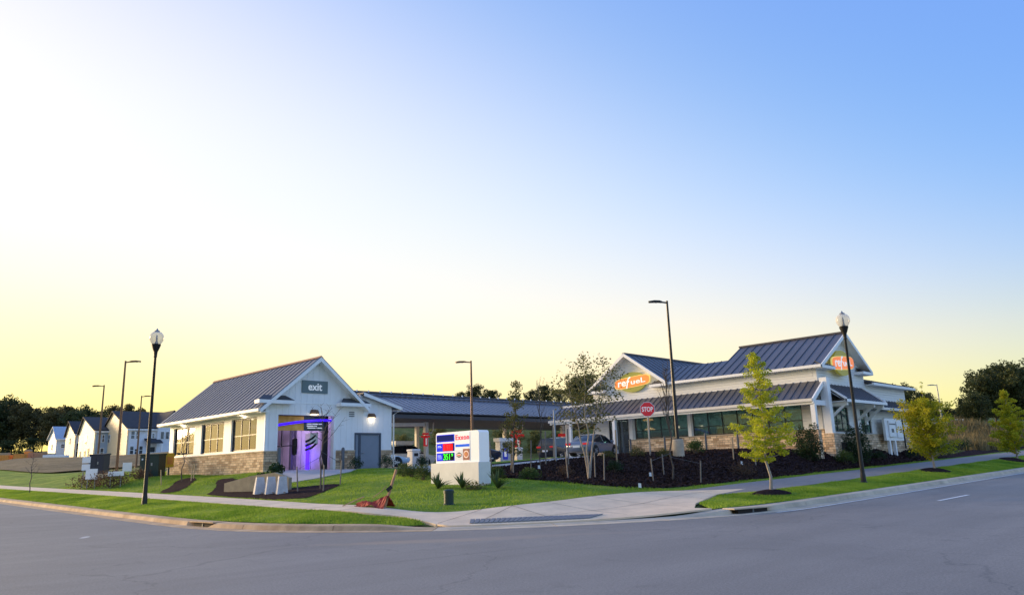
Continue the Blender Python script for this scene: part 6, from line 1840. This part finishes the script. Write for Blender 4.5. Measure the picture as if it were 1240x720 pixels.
    p2 = panel(0.645, 0.795, 0.57, 0.93, 'maroon', 0.018, face, 'food_panel')
    def ell(u, v, w, h, m, d, par, n=24, diamond=False):
        pts = []
        for k in range(n):
            a = 2 * math.pi * k / n
            c_, s_ = math.cos(a), math.sin(a)
            if diamond: c_, s_ = c_ * (1 - 0.12 * abs(s_)), s_ * (1 - 0.25 * abs(c_))
            pts.append((cx0 - d, Yu(u) - w * c_, Zv(v) + h * s_))
        MB().prism(pts, (0.004, 0, 0)).build('badge', m, par)
    ell(0.555, 0.76, 0.19, 0.11, 'black', 0.022, p1, diamond=True)
    ell(0.555, 0.76, 0.165, 0.045, 'trim', 0.025, p1)
    ell(0.555, 0.765, 0.13, 0.025, 'red', 0.028, p1)
    ell(0.72, 0.745, 0.165, 0.15, mat('badge_pale', (0.75, 0.55, 0.48), 0.5, emit=(1, 0.7, 0.6), estr=0.15), 0.024, p2)
    ell(0.72, 0.745, 0.125, 0.105, mat('badge_red', (0.55, 0.10, 0.04), 0.5), 0.028, p2)
    ell(0.715, 0.73, 0.06, 0.045, 'orange', 0.032, p2)
price_sign()

# green utility pedestal in front of the sign
pd = thing('utility_pedestal', 'dark green round utility pedestal on the lawn before the price sign', 'pedestal', (16.75, 20.15, H(16.75, 20.15)), local=True)
b = MB(); b.lathe([(0.19, -0.1), (0.19, 0.03), (0.165, 0.05), (0.165, 0.42)], 18); b.build('body', 'green_box', pd, smooth=True)
b = MB(); b.lathe([(0.178, 0.38), (0.178, 0.47), (0.14, 0.505), (0.02, 0.515)], 18); b.build('cap', 'green_box', pd, smooth=True)

# ------------------------------------------------------------------ collapsed barrier fabric and its stake
bt = thing('fallen_barrier', 'crumpled red orange barrier fabric lying on the pavement edge', 'barrier', (14.5, 21.4, H(14.5, 21.4)))
rng = np.random.default_rng(4)
nu, nv = 26, 9
a0, a1 = Vector((14.38, 22.1)), Vector((14.80, 20.8))
vs, fs = [], []
for i in range(nu + 1):
    u = i / nu
    for j in range(nv + 1):
        w = j / nv - 0.5
        p = a0.lerp(a1, u)
        n2 = Vector((-(a1 - a0).y, (a1 - a0).x)).normalized()
        wid = 0.10 + 0.34 * u ** 0.7
        q = p + n2 * w * wid * 1.6
        ridge = (0.05 + 0.25 * u ** 0.9) * max(0, 1 - (abs(w) * 1.9) ** 1.4)
        zz = H(q.x, q.y) + 0.04 + ridge * (0.75 + 0.5 * rng.random()) + 0.05 * math.sin(9 * u + 7 * w)
        vs.append((q.x + rng.normal(0, 0.012), q.y + rng.normal(0, 0.012), max(zz, H(q.x, q.y) + 0.03)))
for i in range(nu):
    for j in range(nv):
        fs.append((i * (nv + 1) + j, (i + 1) * (nv + 1) + j, (i + 1) * (nv + 1) + j + 1, i * (nv + 1) + j + 1))
me_ = MB().add(vs, fs)
me_.build('fabric', mat('barrier_red', (0.30, 0.012, 0.010), 0.7, var=0.6, vscale=5, col2=(0.60, 0.07, 0.03)), bt, recalc=False)
b = MB(); b.beam((14.15, 22.55, H(14.15, 22.55) + 0.05), (14.45, 21.75, H(14.45, 21.75) + 0.34), 0.05, 0.03); b.build('pale_slat', 'wood', bt)
b = MB(); b.tube([(14.62, 21.5, 0.75), (14.72, 21.15, 0.95), (14.80, 20.98, 1.12)], 0.014, 5); b.build('cord', 'wood', bt)
st = thing('leaning_stake', 'pinkish wooden stake leaning out of the fallen barrier', 'stake', (14.72, 20.98, H(14.72, 20.98)))
z0_ = H(14.72, 20.98)
b = MB(); b.beam((14.70, 21.0, z0_ - 0.1), (15.05, 20.78, z0_ + 1.22), 0.075, 0.05); b.build('post', 'wood_red', st)
b = MB(); b.beam((14.80, 20.95, z0_ + 0.55), (14.92, 20.85, z0_ + 0.68), 0.13, 0.12); b.build('black_tie', 'black', st)

# ------------------------------------------------------------------ concrete blocks and low wall beside the bay
def taper_block(label, x, y, rz, w=0.50, d=0.5, h=0.80):
    z = H(x, y) - 0.05
    t = thing('concrete_block', label, 'concrete block', (x, y, z), 'concrete blocks beside the car wash drive', rz, local=True)
    b = MB(); b.add([(-w / 2, -d / 2, 0), (w / 2, -d / 2, 0), (w / 2, d / 2, 0), (-w / 2, d / 2, 0), (-w * 0.30, -d * 0.3, h), (w * 0.36, -d * 0.3, h), (w * 0.36, d * 0.3, h), (-w * 0.30, d * 0.3, h)],
                    [(0, 3, 2, 1), (4, 5, 6, 7), (0, 1, 5, 4), (1, 2, 6, 5), (2, 3, 7, 6), (3, 0, 4, 7)])
    o = b.build('block', 'block', t, bevel=0.03)
    b = MB(); b.box(-w * 0.30, w * 0.30, -d * 0.24, d * 0.24, h + 0.002, h + 0.03); b.build('top_rim', 'kerb_grey', t)
    b = MB(); b.lathe([(0.05, 0), (0.05, 0.02)], 8, (0.08, -d * 0.47, 0.12)); b.build('lifting_eye', 'wood_red', t)
M['block'] = mat('cast_concrete', (0.56, 0.54, 0.53), 0.85, var=0.22, vscale=4, bump=0.4, bscale=22)
taper_block('leftmost of three tapered concrete blocks beside the car wash drive', 16.36, 33.05, R(-16))
taper_block('middle of three tapered concrete blocks beside the car wash drive', 16.52, 32.32, R(-16))
taper_block('rightmost of three tapered concrete blocks beside the car wash drive', 16.68, 31.58, R(-16))
M['tanwall'] = mat('tan_concrete', (0.34, 0.28, 0.18), 0.9, var=0.2, vscale=2, bump=0.3)
hw_ = thing('retaining_wall', 'low olive tan concrete wall with sloping top behind the three blocks', 'wall', (17, 34, 0.8))
pts_ = [(16.55, 36.8, 0.42), (16.95, 34.9, 0.72), (17.35, 33.3, 0.82), (17.55, 32.3, 0.55)]
for (xa, ya, ha), (xb, yb, hb_) in zip(pts_[:-1], pts_[1:]):
    za, zb_ = H(xa, ya), H(xb, yb)
    n2 = Vector((-(yb - ya), xb - xa, 0)).normalized() * -0.18
    b = MB(); b.prism([(xa, ya, za - 0.3), (xb, yb, zb_ - 0.3), (xb, yb, zb_ + hb_), (xa, ya, za + ha)], n2); b.build('wall_panel', 'tanwall' if 'tanwall' in M else 'kerb', hw_)
pot = thing('planter', 'small pale planter with a dark plant at the car wash bay entrance', 'planter', (17.75, 34.2, H(17.75, 34.2)), local=True)
b = MB(); b.lathe([(0.16, 0), (0.24, 0.5), (0.27, 0.52), (0.27, 0.58), (0.22, 0.58)], 14); b.build('pot', 'kerb_grey', pot, smooth=True)
v, f = leaf_cloud([(0, 0, 0.95), (0.25, 0.1, 0.9), (-0.25, -0.1, 0.85)], [0.3, 0.25, 0.25], 500, 0.12, np.random.default_rng(3))
np_mesh('plant', v, f, 'leaf_holly', pot)

# ------------------------------------------------------------------ left hand utilities
def cabinet(name, label, cat, x, y, w, d, h, m, pad=True, rz=0.0, z=None):
    t = thing(name, label, cat, (x, y, H(x, y) if z is None else z), None, rz, local=True)
    if pad: MB().box(-w / 2 - 0.2, w / 2 + 0.2, -d / 2 - 0.2, d / 2 + 0.2, -0.3, 0.07).build('pad', 'concrete', t)
    MB().box(-w / 2, w / 2, -d / 2, d / 2, 0.07, h - 0.08).build('body', m, t, bevel=0.02)
    MB().add([(-w / 2 - 0.04, -d / 2 - 0.04, h - 0.078), (w / 2 + 0.04, -d / 2 - 0.04, h - 0.078), (w / 2 + 0.04, d / 2 + 0.04, h - 0.078), (-w / 2 - 0.04, d / 2 + 0.04, h - 0.078), (-w / 2 - 0.04, -d / 2 - 0.04, h - 0.03), (w / 2 + 0.04, -d / 2 - 0.04, h - 0.03), (w / 2 + 0.04, d / 2 + 0.04, h + 0.03), (-w / 2 - 0.04, d / 2 + 0.04, h + 0.03)],
             [(0, 3, 2, 1), (4, 5, 6, 7), (0, 1, 5, 4), (1, 2, 6, 5), (2, 3, 7, 6), (3, 0, 4, 7)]).build('lid', m, t)
    MB().box(-0.01, 0.01, -d / 2 - 0.012, -d / 2 + 0.002, 0.2, h - 0.2).build('door_seam', 'black', t)
    MB().box(w * 0.1, w * 0.18, -d / 2 - 0.03, -d / 2 + 0.002, h * 0.5, h * 0.62).build('lock', 'galv', t)
    return t
tf = cabinet('transformer', 'large dark green transformer cabinet left of the car wash', 'transformer', 18.58, 52.72, 1.25, 1.0, 1.55, 'green_box', rz=R(-45), z=1.62)
MB().box(-0.50, -0.40, -0.522, -0.50, 1.15, 1.25).build('warning_sticker', 'trim', tf)
yb_ = thing('yellow_box', 'bright yellow dispenser box on a post beside the car wash corner', 'box', (19.85, 53.4, 1.68), local=True)
MB().box(-0.06, 0.06, -0.06, 0.06, -0.2, 0.6).build('post', 'steel_post', yb_)
MB().box(-0.28, 0.28, -0.2, 0.2, 0.6, 1.55).build('housing', 'yellow', yb_, bevel=0.04)
MB().box(-0.18, 0.18, -0.222, -0.202, 0.8, 1.3).build('face_plate', 'orange', yb_)
cabinet('bin_enclosure', 'dark navy cabinet behind the white signs on the left lawn', 'cabinet', 17.75, 61.0, 1.05, 0.9, 1.5, 'navy_box', rz=R(-45), z=1.95)
def yard_sign(label, x, y, w, h, hp, rz, m='trim', plates=1):
    t = thing('yard_sign', label, 'sign', (x, y, H(x, y)), 'small white signs on the left lawn', rz, local=True)
    for s in (-1, 1):
        MB().box(s * w * 0.32 - 0.02, s * w * 0.32 + 0.02, -0.02, 0.02, -0.2, hp + 0.05).build('stake', 'galv', t)
    for k in range(plates):
        MB().box(-w / 2, w / 2, -0.04, -0.021, hp + k * (h + 0.08), hp + h + k * (h + 0.08)).build('plate', m, t)
    return t
yard_sign('taller of the white lawn signs, two small plates one above the other', 15.6, 56.3, 0.55, 0.4, 1.15, R(-45), plates=2)
yard_sign('white rectangular lawn sign at the left of the dark shrubs', 15.3, 53.9, 0.75, 0.65, 0.62, R(-45))
yard_sign('white low lawn sign on two legs among the dark shrubs', 16.0, 51.5, 1.0, 0.28, 0.72, R(-45))
yard_sign('small white lawn sign right of the tallest left light pole', 18.6, 57.6, 0.65, 0.6, 0.35, R(-45))
# white pickup with equipment parked before the large house, and materials by the houses
def pile(name, label, cat, x, y, parts, z=None):
    t = thing(name, label, cat, (x, y, H(x, y) if z is None else z), None, R(-45), local=True)
    for k, (nm, x0, x1, y0, y1, z0, z1, m) in enumerate(parts):
        MB().box(x0, x1, y0, y1, z0 - 0.2, z1).build(nm, m, t, bevel=0.06)
    return t
for k, (px, D, lab, ps) in enumerate((
    (28, 128, 'round orange tan hay roll heap on the far field', [('heap', -1.0, 1.0, -0.6, 0.6, 0, 0.8, 'orange'), ('heap_top', -0.7, 0.7, -0.4, 0.4, 0.8, 1.15, 'wood')]),
    (46, 128, 'low stack of orange timber on the far field', [('stack', -0.9, 0.9, -0.5, 0.5, 0, 0.8, 'orange')]),
    (55, 130, 'tall pallet of tan boards on the far field', [('stack', -0.5, 0.5, -0.4, 0.4, 0, 1.2, 'orange'), ('stack_top', -0.45, 0.45, -0.35, 0.35, 1.2, 1.5, 'wood')]),
    (66, 130, 'long stack of orange brown boards before the smallest house', [('stack', -1.4, 1.4, -0.5, 0.5, 0, 0.95, 'wood_red')]),
    (80, 127, 'white wrapped building material before the narrow gabled house', [('bundle', -0.9, 0.9, -0.5, 0.5, 0, 0.5, 'trim'), ('bundle', -0.2, 0.8, -0.4, 0.4, 0.5, 0.75, 'kerb_grey')]),
    (93, 126, 'flat white bundle before the steep roofed house', [('bundle', -1.2, 1.1, -0.5, 0.5, 0, 0.45, 'trim')]))):
    x, y = ray_xy(px, D)
    pile('material_pile', lab, 'pile', x, y, ps, z=max(H(x, y), 4.2 + (D - 126) * 0.06))

# ------------------------------------------------------------------ cars
def car(name, label, x, y, rz, paint, kind='sedan', z=None, L=4.75, W=1.84, cat='car'):
    t = thing(name, label, cat, (x, y, (H(x, y) if z is None else z) + 0.04), 'cars on the forecourt', rz, local=True)
    hw, suv = W / 2, kind == 'suv'
    up = 0.14 if suv else 0.0
    if suv: belt, roofz = 1.08, 1.72
    else: belt, roofz = 0.92, 1.45
    # body stations: x, half width, bottom, shoulder height, top height
    st = [(-L / 2, 0.80, 0.42, 0.66, 0.72), (-L / 2 + 0.12, 0.90, 0.30, 0.80, belt - 0.02), (-L / 2 + 0.55, 0.97, 0.24, 0.86, belt + 0.04), (-1.1, 1.0, 0.22, 0.88, belt), (0.0, 1.0, 0.22, 0.86, belt - 0.02), (0.95, 1.0, 0.22, 0.84, belt - 0.05), (1.55, 0.98, 0.24, 0.78, belt - 0.14), (L / 2 - 0.35, 0.93, 0.26, 0.66, belt - 0.26), (L / 2 - 0.08, 0.84, 0.32, 0.58, belt - 0.36), (L / 2, 0.74, 0.40, 0.52, 0.54)]
    ring = lambda w, zb, zs, zt: [(-w * 0.80, zb), (-w * 0.96, zb + 0.10), (-w, (zb + zs) / 2), (-w * 0.985, zs), (-w * 0.90, zt - 0.02), (-w * 0.55, zt + 0.02), (0, zt + 0.03), (w * 0.55, zt + 0.02), (w * 0.90, zt - 0.02), (w * 0.985, zs), (w, (zb + zs) / 2), (w * 0.96, zb + 0.10), (w * 0.80, zb)]
    b = MB(); vs = []
    for sx, w, zb, zs, zt in st: vs += [(sx, q[0] * hw, 0) for q in []] + [(sx, yy * hw, zz + up * (zz > 0.3)) for yy, zz in ring(w, zb, zs + (0.1 if suv else 0), zt)]
    k = 13
    fs = [(i * k + j, i * k + (j + 1) % k, (i + 1) * k + (j + 1) % k, (i + 1) * k + j) for i in range(len(st) - 1) for j in range(k)] + [tuple(range(k)), tuple(range((len(st) - 1) * k, len(st) * k))[::-1]]
    b.add(vs, fs); b.build('body', paint, t, smooth=True)
    # greenhouse
    if suv: gs = [(-L / 2 + 0.18, belt - 0.02, 0.93), (-L / 2 + 0.45, roofz - 0.10, 0.78), (-0.9, roofz, 0.76), (0.25, roofz - 0.02, 0.75), (0.55, roofz - 0.10, 0.76), (1.30, belt - 0.08, 0.90)]
    else: gs = [(-L / 2 + 0.72, belt + 0.0, 0.90), (-1.05, roofz - 0.10, 0.72), (-0.55, roofz, 0.70), (0.05, roofz - 0.01, 0.70), (0.40, roofz - 0.09, 0.73), (1.22, belt - 0.10, 0.90)]
    b = MB(); vs = []
    for sx, zt, w in gs:
        zt += up
        zl = belt - 0.10 + up
        wl = 0.93
        f = max(0.02, (zt - zl))
        wt = wl + (w - wl) * min(1, f / (roofz - belt))
        vs += [(sx, -wl * hw, zl), (sx, -wt * hw, zt - 0.03), (sx, -wt * hw * 0.9, zt), (sx, 0, zt + 0.02), (sx, wt * hw * 0.9, zt), (sx, wt * hw, zt - 0.03), (sx, wl * hw, zl)]
    k = 7
    fs = [(i * k + j, i * k + j + 1, (i + 1) * k + j + 1, (i + 1) * k + j) for i in range(len(gs) - 1) for j in range(k - 1)] + [tuple(range(k)), tuple(range((len(gs) - 1) * k, len(gs) * k))[::-1]]
    b.add(vs, fs); b.build('windows', 'car_glass', t, smooth=True)
    # roof skin and pillars over the glass
    b = MB()
    i0, i1 = 1, len(gs) - 2
    vs = []
    for sx, zt, w in gs[i0:i1 + 1]:
        zt += up + 0.012
        vs += [(sx, -w * hw * 1.005, zt - 0.06), (sx, -w * hw * 0.9, zt), (sx, 0, zt + 0.02), (sx, w * hw * 0.9, zt), (sx, w * hw * 1.005, zt - 0.06)]
    m_ = i1 - i0 + 1
    b.add(vs, [(i * 5 + j, i * 5 + j + 1, (i + 1) * 5 + j + 1, (i + 1) * 5 + j) for i in range(m_ - 1) for j in range(4)])
    b.build('roof', paint, t, smooth=True, recalc=False)
    b = MB()
    for s in (-1, 1):
        for (xa, wa, xb, wb, zb_) in ((gs[0][0], 0.935, gs[1][0], gs[1][2] + 0.01, gs[1][1]), (gs[-1][0], 0.935, gs[-2][0], gs[-2][2] + 0.01, gs[-2][1]), (-0.12, 0.945, -0.2, gs[2][2] + 0.012, roofz - 0.02)):
            b.beam((xa, s * wa * hw, belt - 0.05 + up), (xb, s * wb * hw, zb_ - 0.02 + up), 0.07, 0.03)
    b.build('pillars', paint if kind == 'sedan' else 'black', t)
    wr = 0.36 if suv else 0.33
    for sx in (-1.38, 1.42):
        for s in (-1, 1):
            a = MB(); n = 20
            a.prism([(sx + (wr + 0.07) * math.cos(2 * math.pi * q / n), s * (hw + 0.004), wr + (wr + 0.07) * math.sin(2 * math.pi * q / n)) for q in range(n) if math.sin(2 * math.pi * q / n) > -0.45], (0, -s * 0.05, 0)); a.build('wheel_arch', 'black', t)
            wv_ = MB(); prof = [(wr * 0.62, -0.1), (wr * 0.94, -0.105), (wr, -0.07), (wr, 0.07), (wr * 0.94, 0.105), (wr * 0.62, 0.1)]
            vs, fs = [], []
            for r_, d_ in prof:
                vs += [(sx + r_ * math.cos(2 * math.pi * q / n), s * (hw - 0.085) + d_, wr + r_ * math.sin(2 * math.pi * q / n)) for q in range(n)]
            fs = [(i * n + q, i * n + (q + 1) % n, (i + 1) * n + (q + 1) % n, (i + 1) * n + q) for i in range(len(prof) - 1) for q in range(n)] + [tuple(range(n)), tuple(range(5 * n, 6 * n))]
            wv_.add(vs, fs); wh = wv_.build('wheel', 'tyre', t, smooth=True)
            rm = MB()
            for q in range(5):
                an = 2 * math.pi * q / 5
                rm.beam((sx, s * (hw + 0.022), wr), (sx + wr * 0.62 * math.cos(an), s * (hw + 0.018), wr + wr * 0.62 * math.sin(an)), 0.02, 0.10)
            rm.build('rim', 'rim', wh)
    for s in (-1, 1):
        MB().box(L / 2 - 0.16, L / 2 - 0.02, s * hw * 0.52, s * hw * 0.82, belt - 0.36 + up, belt - 0.24 + up).build('headlight', 'rim', t, bevel=0.02)
        MB().box(-L / 2 - 0.01, -L / 2 + 0.22, s * hw * 0.50, s * hw * 0.90, belt - 0.20 + up, belt - 0.06 + up).build('tail_light', 'red', t, bevel=0.02)
        MB().box(0.82, 1.0, s * (hw - 0.02), s * (hw + 0.17), belt - 0.02 + up, belt + 0.12 + up).build('mirror', paint, t, bevel=0.03)
        for xa in (-0.75, 0.45): MB().box(xa - 0.1, xa + 0.08, s * hw * 0.995, s * (hw * 0.995 + 0.025), belt - 0.16 + up, belt - 0.13 + up).build('door_handle', 'rim', t)
    MB().box(-L / 2 - 0.025, -L / 2 + 0.05, -0.26, 0.26, 0.56 + up, 0.70 + up).build('number_plate', 'trim', t)
    MB().box(L / 2 - 0.05, L / 2 + 0.02, -0.5, 0.5, 0.42, 0.54).build('grille', 'black', t)
    return t
def paint(n, c, r=0.28, met=0.4):
    m = mat(n, c, r, met)
    m.node_tree.nodes["Principled BSDF"].inputs['Coat Weight'].default_value = 0.6
    return m
P_SIL, P_DARK, P_BLK, P_WHT, P_PALE = paint('silver_blue_paint', (0.15, 0.19, 0.27)), paint('navy_paint', (0.012, 0.016, 0.04)), paint('black_paint', (0.012, 0.012, 0.015)), paint('white_paint', (0.75, 0.73, 0.68), 0.3, 0.0), paint('pale_blue_paint', (0.42, 0.58, 0.72), 0.3, 0.1)
car('parked_sedan', 'silver blue sedan parked nose in before the shop entrance', 40.5, 33.3, R(12), P_SIL, z=H(40.5, 33.3))
car('parked_suv', 'dark navy vehicle at the pump just right of the price sign', 39.5, 44.9, R(-28), P_DARK, 'suv')
car('parked_suv', 'black sport utility vehicle between the far canopy columns', 48.5, 43.5, R(10), P_BLK, 'suv')
car('parked_suv', 'white sport utility vehicle half hidden by the price sign', 40.8, 54.6, R(-30), P_WHT, 'suv')
car('parked_car', 'pale blue car nose showing beside the car wash corner', 31.75, 46.3, R(-32), P_PALE, z=1.80)

# ------------------------------------------------------------------ fuel pumps and islands
M['pump_grey'] = mat('pump_panel', (0.50, 0.52, 0.54), 0.45, 0.1, var=0.08)
M['pump_blue'] = mat('pump_blue', (0.02, 0.03, 0.30), 0.45, emit=(0.02, 0.04, 0.6), estr=0.2)
def pump(label, x, y, red=True):
    z = H(x, y) + 0.03
    t = thing('fuel_pump', label, 'fuel pump', (x, y, z), 'fuel pumps under the canopy', local=True)
    MB().box(-1.1, 1.1, -0.6, 0.6, -0.2, 0.15).build('island', 'concrete', t, bevel=0.05)
    MB().box(-0.85, 0.85, -0.32, 0.32, 0.15, 1.95).build('body', 'pump_grey', t, bevel=0.03)
    MB().box(-1.0, 1.0, -0.42, 0.42, 1.95, 2.28).build('valance', 'trim', t, bevel=0.04)
    for s in (-1, 1):
        p = MB().box(-0.55, 0.05, s * 0.325, s * 0.345, 0.35, 1.35).build('front_panel', 'pump_blue', t)
        MB().box(-0.40, -0.12, s * 0.346, s * 0.36, 0.6, 1.15).build('white_emblem', 'letters', p)
        MB().box(-0.5, 0.1, s * 0.325, s * 0.345, 1.42, 1.85).build('display', 'black', t)
        MB().box(0.25, 0.4, s * 0.325, s * 0.42, 0.9, 1.3).build('nozzle', 'black', t)
        MB().tube([(0.33, s * 0.4, 0.95), (0.55, s * 0.45, 0.4), (0.75, s * 0.4, 0.9), (0.8, s * 0.35, 1.9)], 0.025, 6).build('hose', 'black', t)
    return t
pump('fuel pump with white top at the left canopy column', 40.6, 55.2)
pump('fuel pump right of the dark navy vehicle', 48.6, 50.4)
pump('fuel pump behind the price sign right edge', 45.0, 51.9)
pump('fuel pump behind the black sport utility vehicle', 57.6, 52.5)
def red_topper(label, x, y, z, s=1.0):
    t = thing('pump_flag', label, 'sign', (x, y, z), 'red pump flags on the canopy columns', R(-45), local=True)
    p = MB().box(-0.26 * s, 0.26 * s, -0.36, -0.30, -0.55 * s, 0.55 * s).build('red_plate', 'red', t)
    MB().box(0.02 * s, 0.18 * s, -0.375, -0.362, -0.4 * s, 0.4 * s).build('white_strip', 'letters', p)
    for q, (w, zz) in enumerate(((1.15, 0.62), (0.8, 0.95))):
        MB().box(-w / 2 * s, w / 2 * s, -0.36, -0.20, (zz - 0.12) * s, (zz + 0.10) * s).build('red_wing', 'red', t, bevel=0.05)
    MB().box(-0.04, 0.04, -0.30, -0.15, -0.3, 0.3).build('clamp', 'steel_post', t)
red_topper('red pump flag on the middle canopy column', 52.1, 52.3, 3.75, 1.25)
red_topper('red pump flag on the right canopy column', 58.8, 52.3, 3.45, 1.25)
red_topper('red pump flag on the left canopy column near the car wash', 41.0, 52.3, 3.95, 0.7)
def waste(label, x, y):
    t = thing('waste_bin', label, 'bin', (x, y, H(x, y) + 0.04), 'bins on the forecourt', local=True)
    MB().box(-0.35, 0.35, -0.35, 0.35, 0, 1.25).build('housing', 'gutter', t, bevel=0.04)
    MB().box(-0.4, 0.4, -0.4, 0.4, 1.25, 1.42).build('hood', 'trim', t, bevel=0.04)
    MB().box(-0.2, 0.2, -0.362, -0.34, 0.85, 1.1).build('slot', 'black', t)
waste('pale waste bin by the left fuel pump', 37.6, 49.6)
waste('pale waste bin beside the middle canopy column', 50.6, 50.8)
# free standing air and vacuum tower beside the car wash
vt = thing('vacuum_tower', 'slim white banded vacuum tower right of the car wash', 'vacuum', (31.3, 44.9, 1.79), local=True)
MB().lathe([(0.34, 0), (0.34, 0.1), (0.26, 0.14), (0.26, 1.1), (0.27, 1.1), (0.27, 1.25), (0.26, 1.25), (0.26, 1.9), (0.34, 2.05), (0.34, 2.4), (0.1, 2.5)], 16).build('body', 'trim', vt, smooth=True)
MB().lathe([(0.272, 1.28), (0.272, 1.42)], 16).build('dark_band', 'black', vt)
MB().lathe([(0.272, 1.55), (0.272, 1.65)], 16).build('dark_band', 'black', vt)
# grey stakes and posts along the mulch bed and shop front
def bollard(label, x, y, h, m='steel_post', r=0.07, group='grey posts before the shop'):
    o = MB().lathe([(r, -0.3), (r, h - 0.03), (r * 0.6, h)], 10, (x, y, H(x, y))).build('post', m, None, smooth=True)
    o.name = 'bollard'
    return tag(o, label, 'bollard', group)
bollard('grey post before the shop entrance door', 44.2, 32.9, 1.15)
bollard('grey post under the second shop window pane', 43.6, 29.6, 1.15)
bollard('grey post before the middle of the shop windows', 43.2, 26.2, 1.2)
bollard('grey post before the right shop windows left of the street tree', 43.3, 24.0, 1.2)
bollard('tall grey signpost in the mulch left of the sedan', 31.5, 28.6, 2.9, 'galv', 0.05, 'thin posts in the mulch')
for k, (px, py, D, h, lab) in enumerate(((613, 0, 38, 1.5, 'thin grey stake right of the price sign'), (679, 0, 40, 1.9, 'dark stake left of the multi stemmed tree'), (735, 0, 40, 1.7, 'pale stake before the parked sedan'), (653, 0, 41, 1.8, 'pale stake before the black vehicle'), (870, 0, 41, 1.2, 'thin stake before the shop stone wall'), (895, 0, 40, 1.1, 'dark stake beside the street tree crown'))):
    x, y = ray_xy(px, D)
    o = MB().beam((x, y, H(x, y) - 0.2), (x + 0.05, y, H(x, y) + h), 0.06, 0.05).build('garden_stake', 'wood_grey' if k % 2 else 'wood')
    tag(o, lab, 'stake', 'stakes in the mulch bed')
# small marker flags in the mulch
for x, y, lab in ((28.5, 20.3, 'white marker flag low in the mulch bed'), (35.8, 19.8, 'orange white marker flag in the mulch under the street tree'), (27.5, 26.2, 'white scrap in the mulch right of the price sign'), (24.1, 17.7, 'white scrap at the grass edge by the ramp')):
    t = thing('marker_flag', lab, 'flag', (x, y, H(x, y)), 'marker flags in the mulch', local=True)
    MB().tube([(0, 0, -0.05), (0, 0, 0.28)], 0.006, 4).build('wire', 'galv', t)
    MB().prism([(0.0, 0, 0.12), (0.13, -0.05, 0.10), (0.11, -0.05, 0.27), (0.0, 0, 0.28)], (0.006, 0.01, 0)).build('flag_cloth', 'trim', t)
# guard rail by the trees at the right
gr = thing('guard_rail', 'weathered white guard rail on the bank before the right hand trees', 'guard rail', (104, 27, 4.9))
gp_ = [(x_, 29.8 - 0.05 * k, 0) for k, x_ in enumerate(np.linspace(97, 112, 8))]
for k, (x_, y_, _) in enumerate(gp_):
    zz = H(x_, y_)
    MB().box(x_ - 0.08, x_ + 0.08, y_ - 0.08, y_ + 0.08, zz - 0.3, zz + 1.15).build('post', 'gutter', gr)
    if k:
        xa, ya, _ = gp_[k - 1]
        for hh3 in (0.55, 1.0): MB().beam((xa, ya - 0.11, H(xa, ya) + hh3), (x_, y_ - 0.11, zz + hh3), 0.05, 0.16).build('rail', 'gutter', gr)
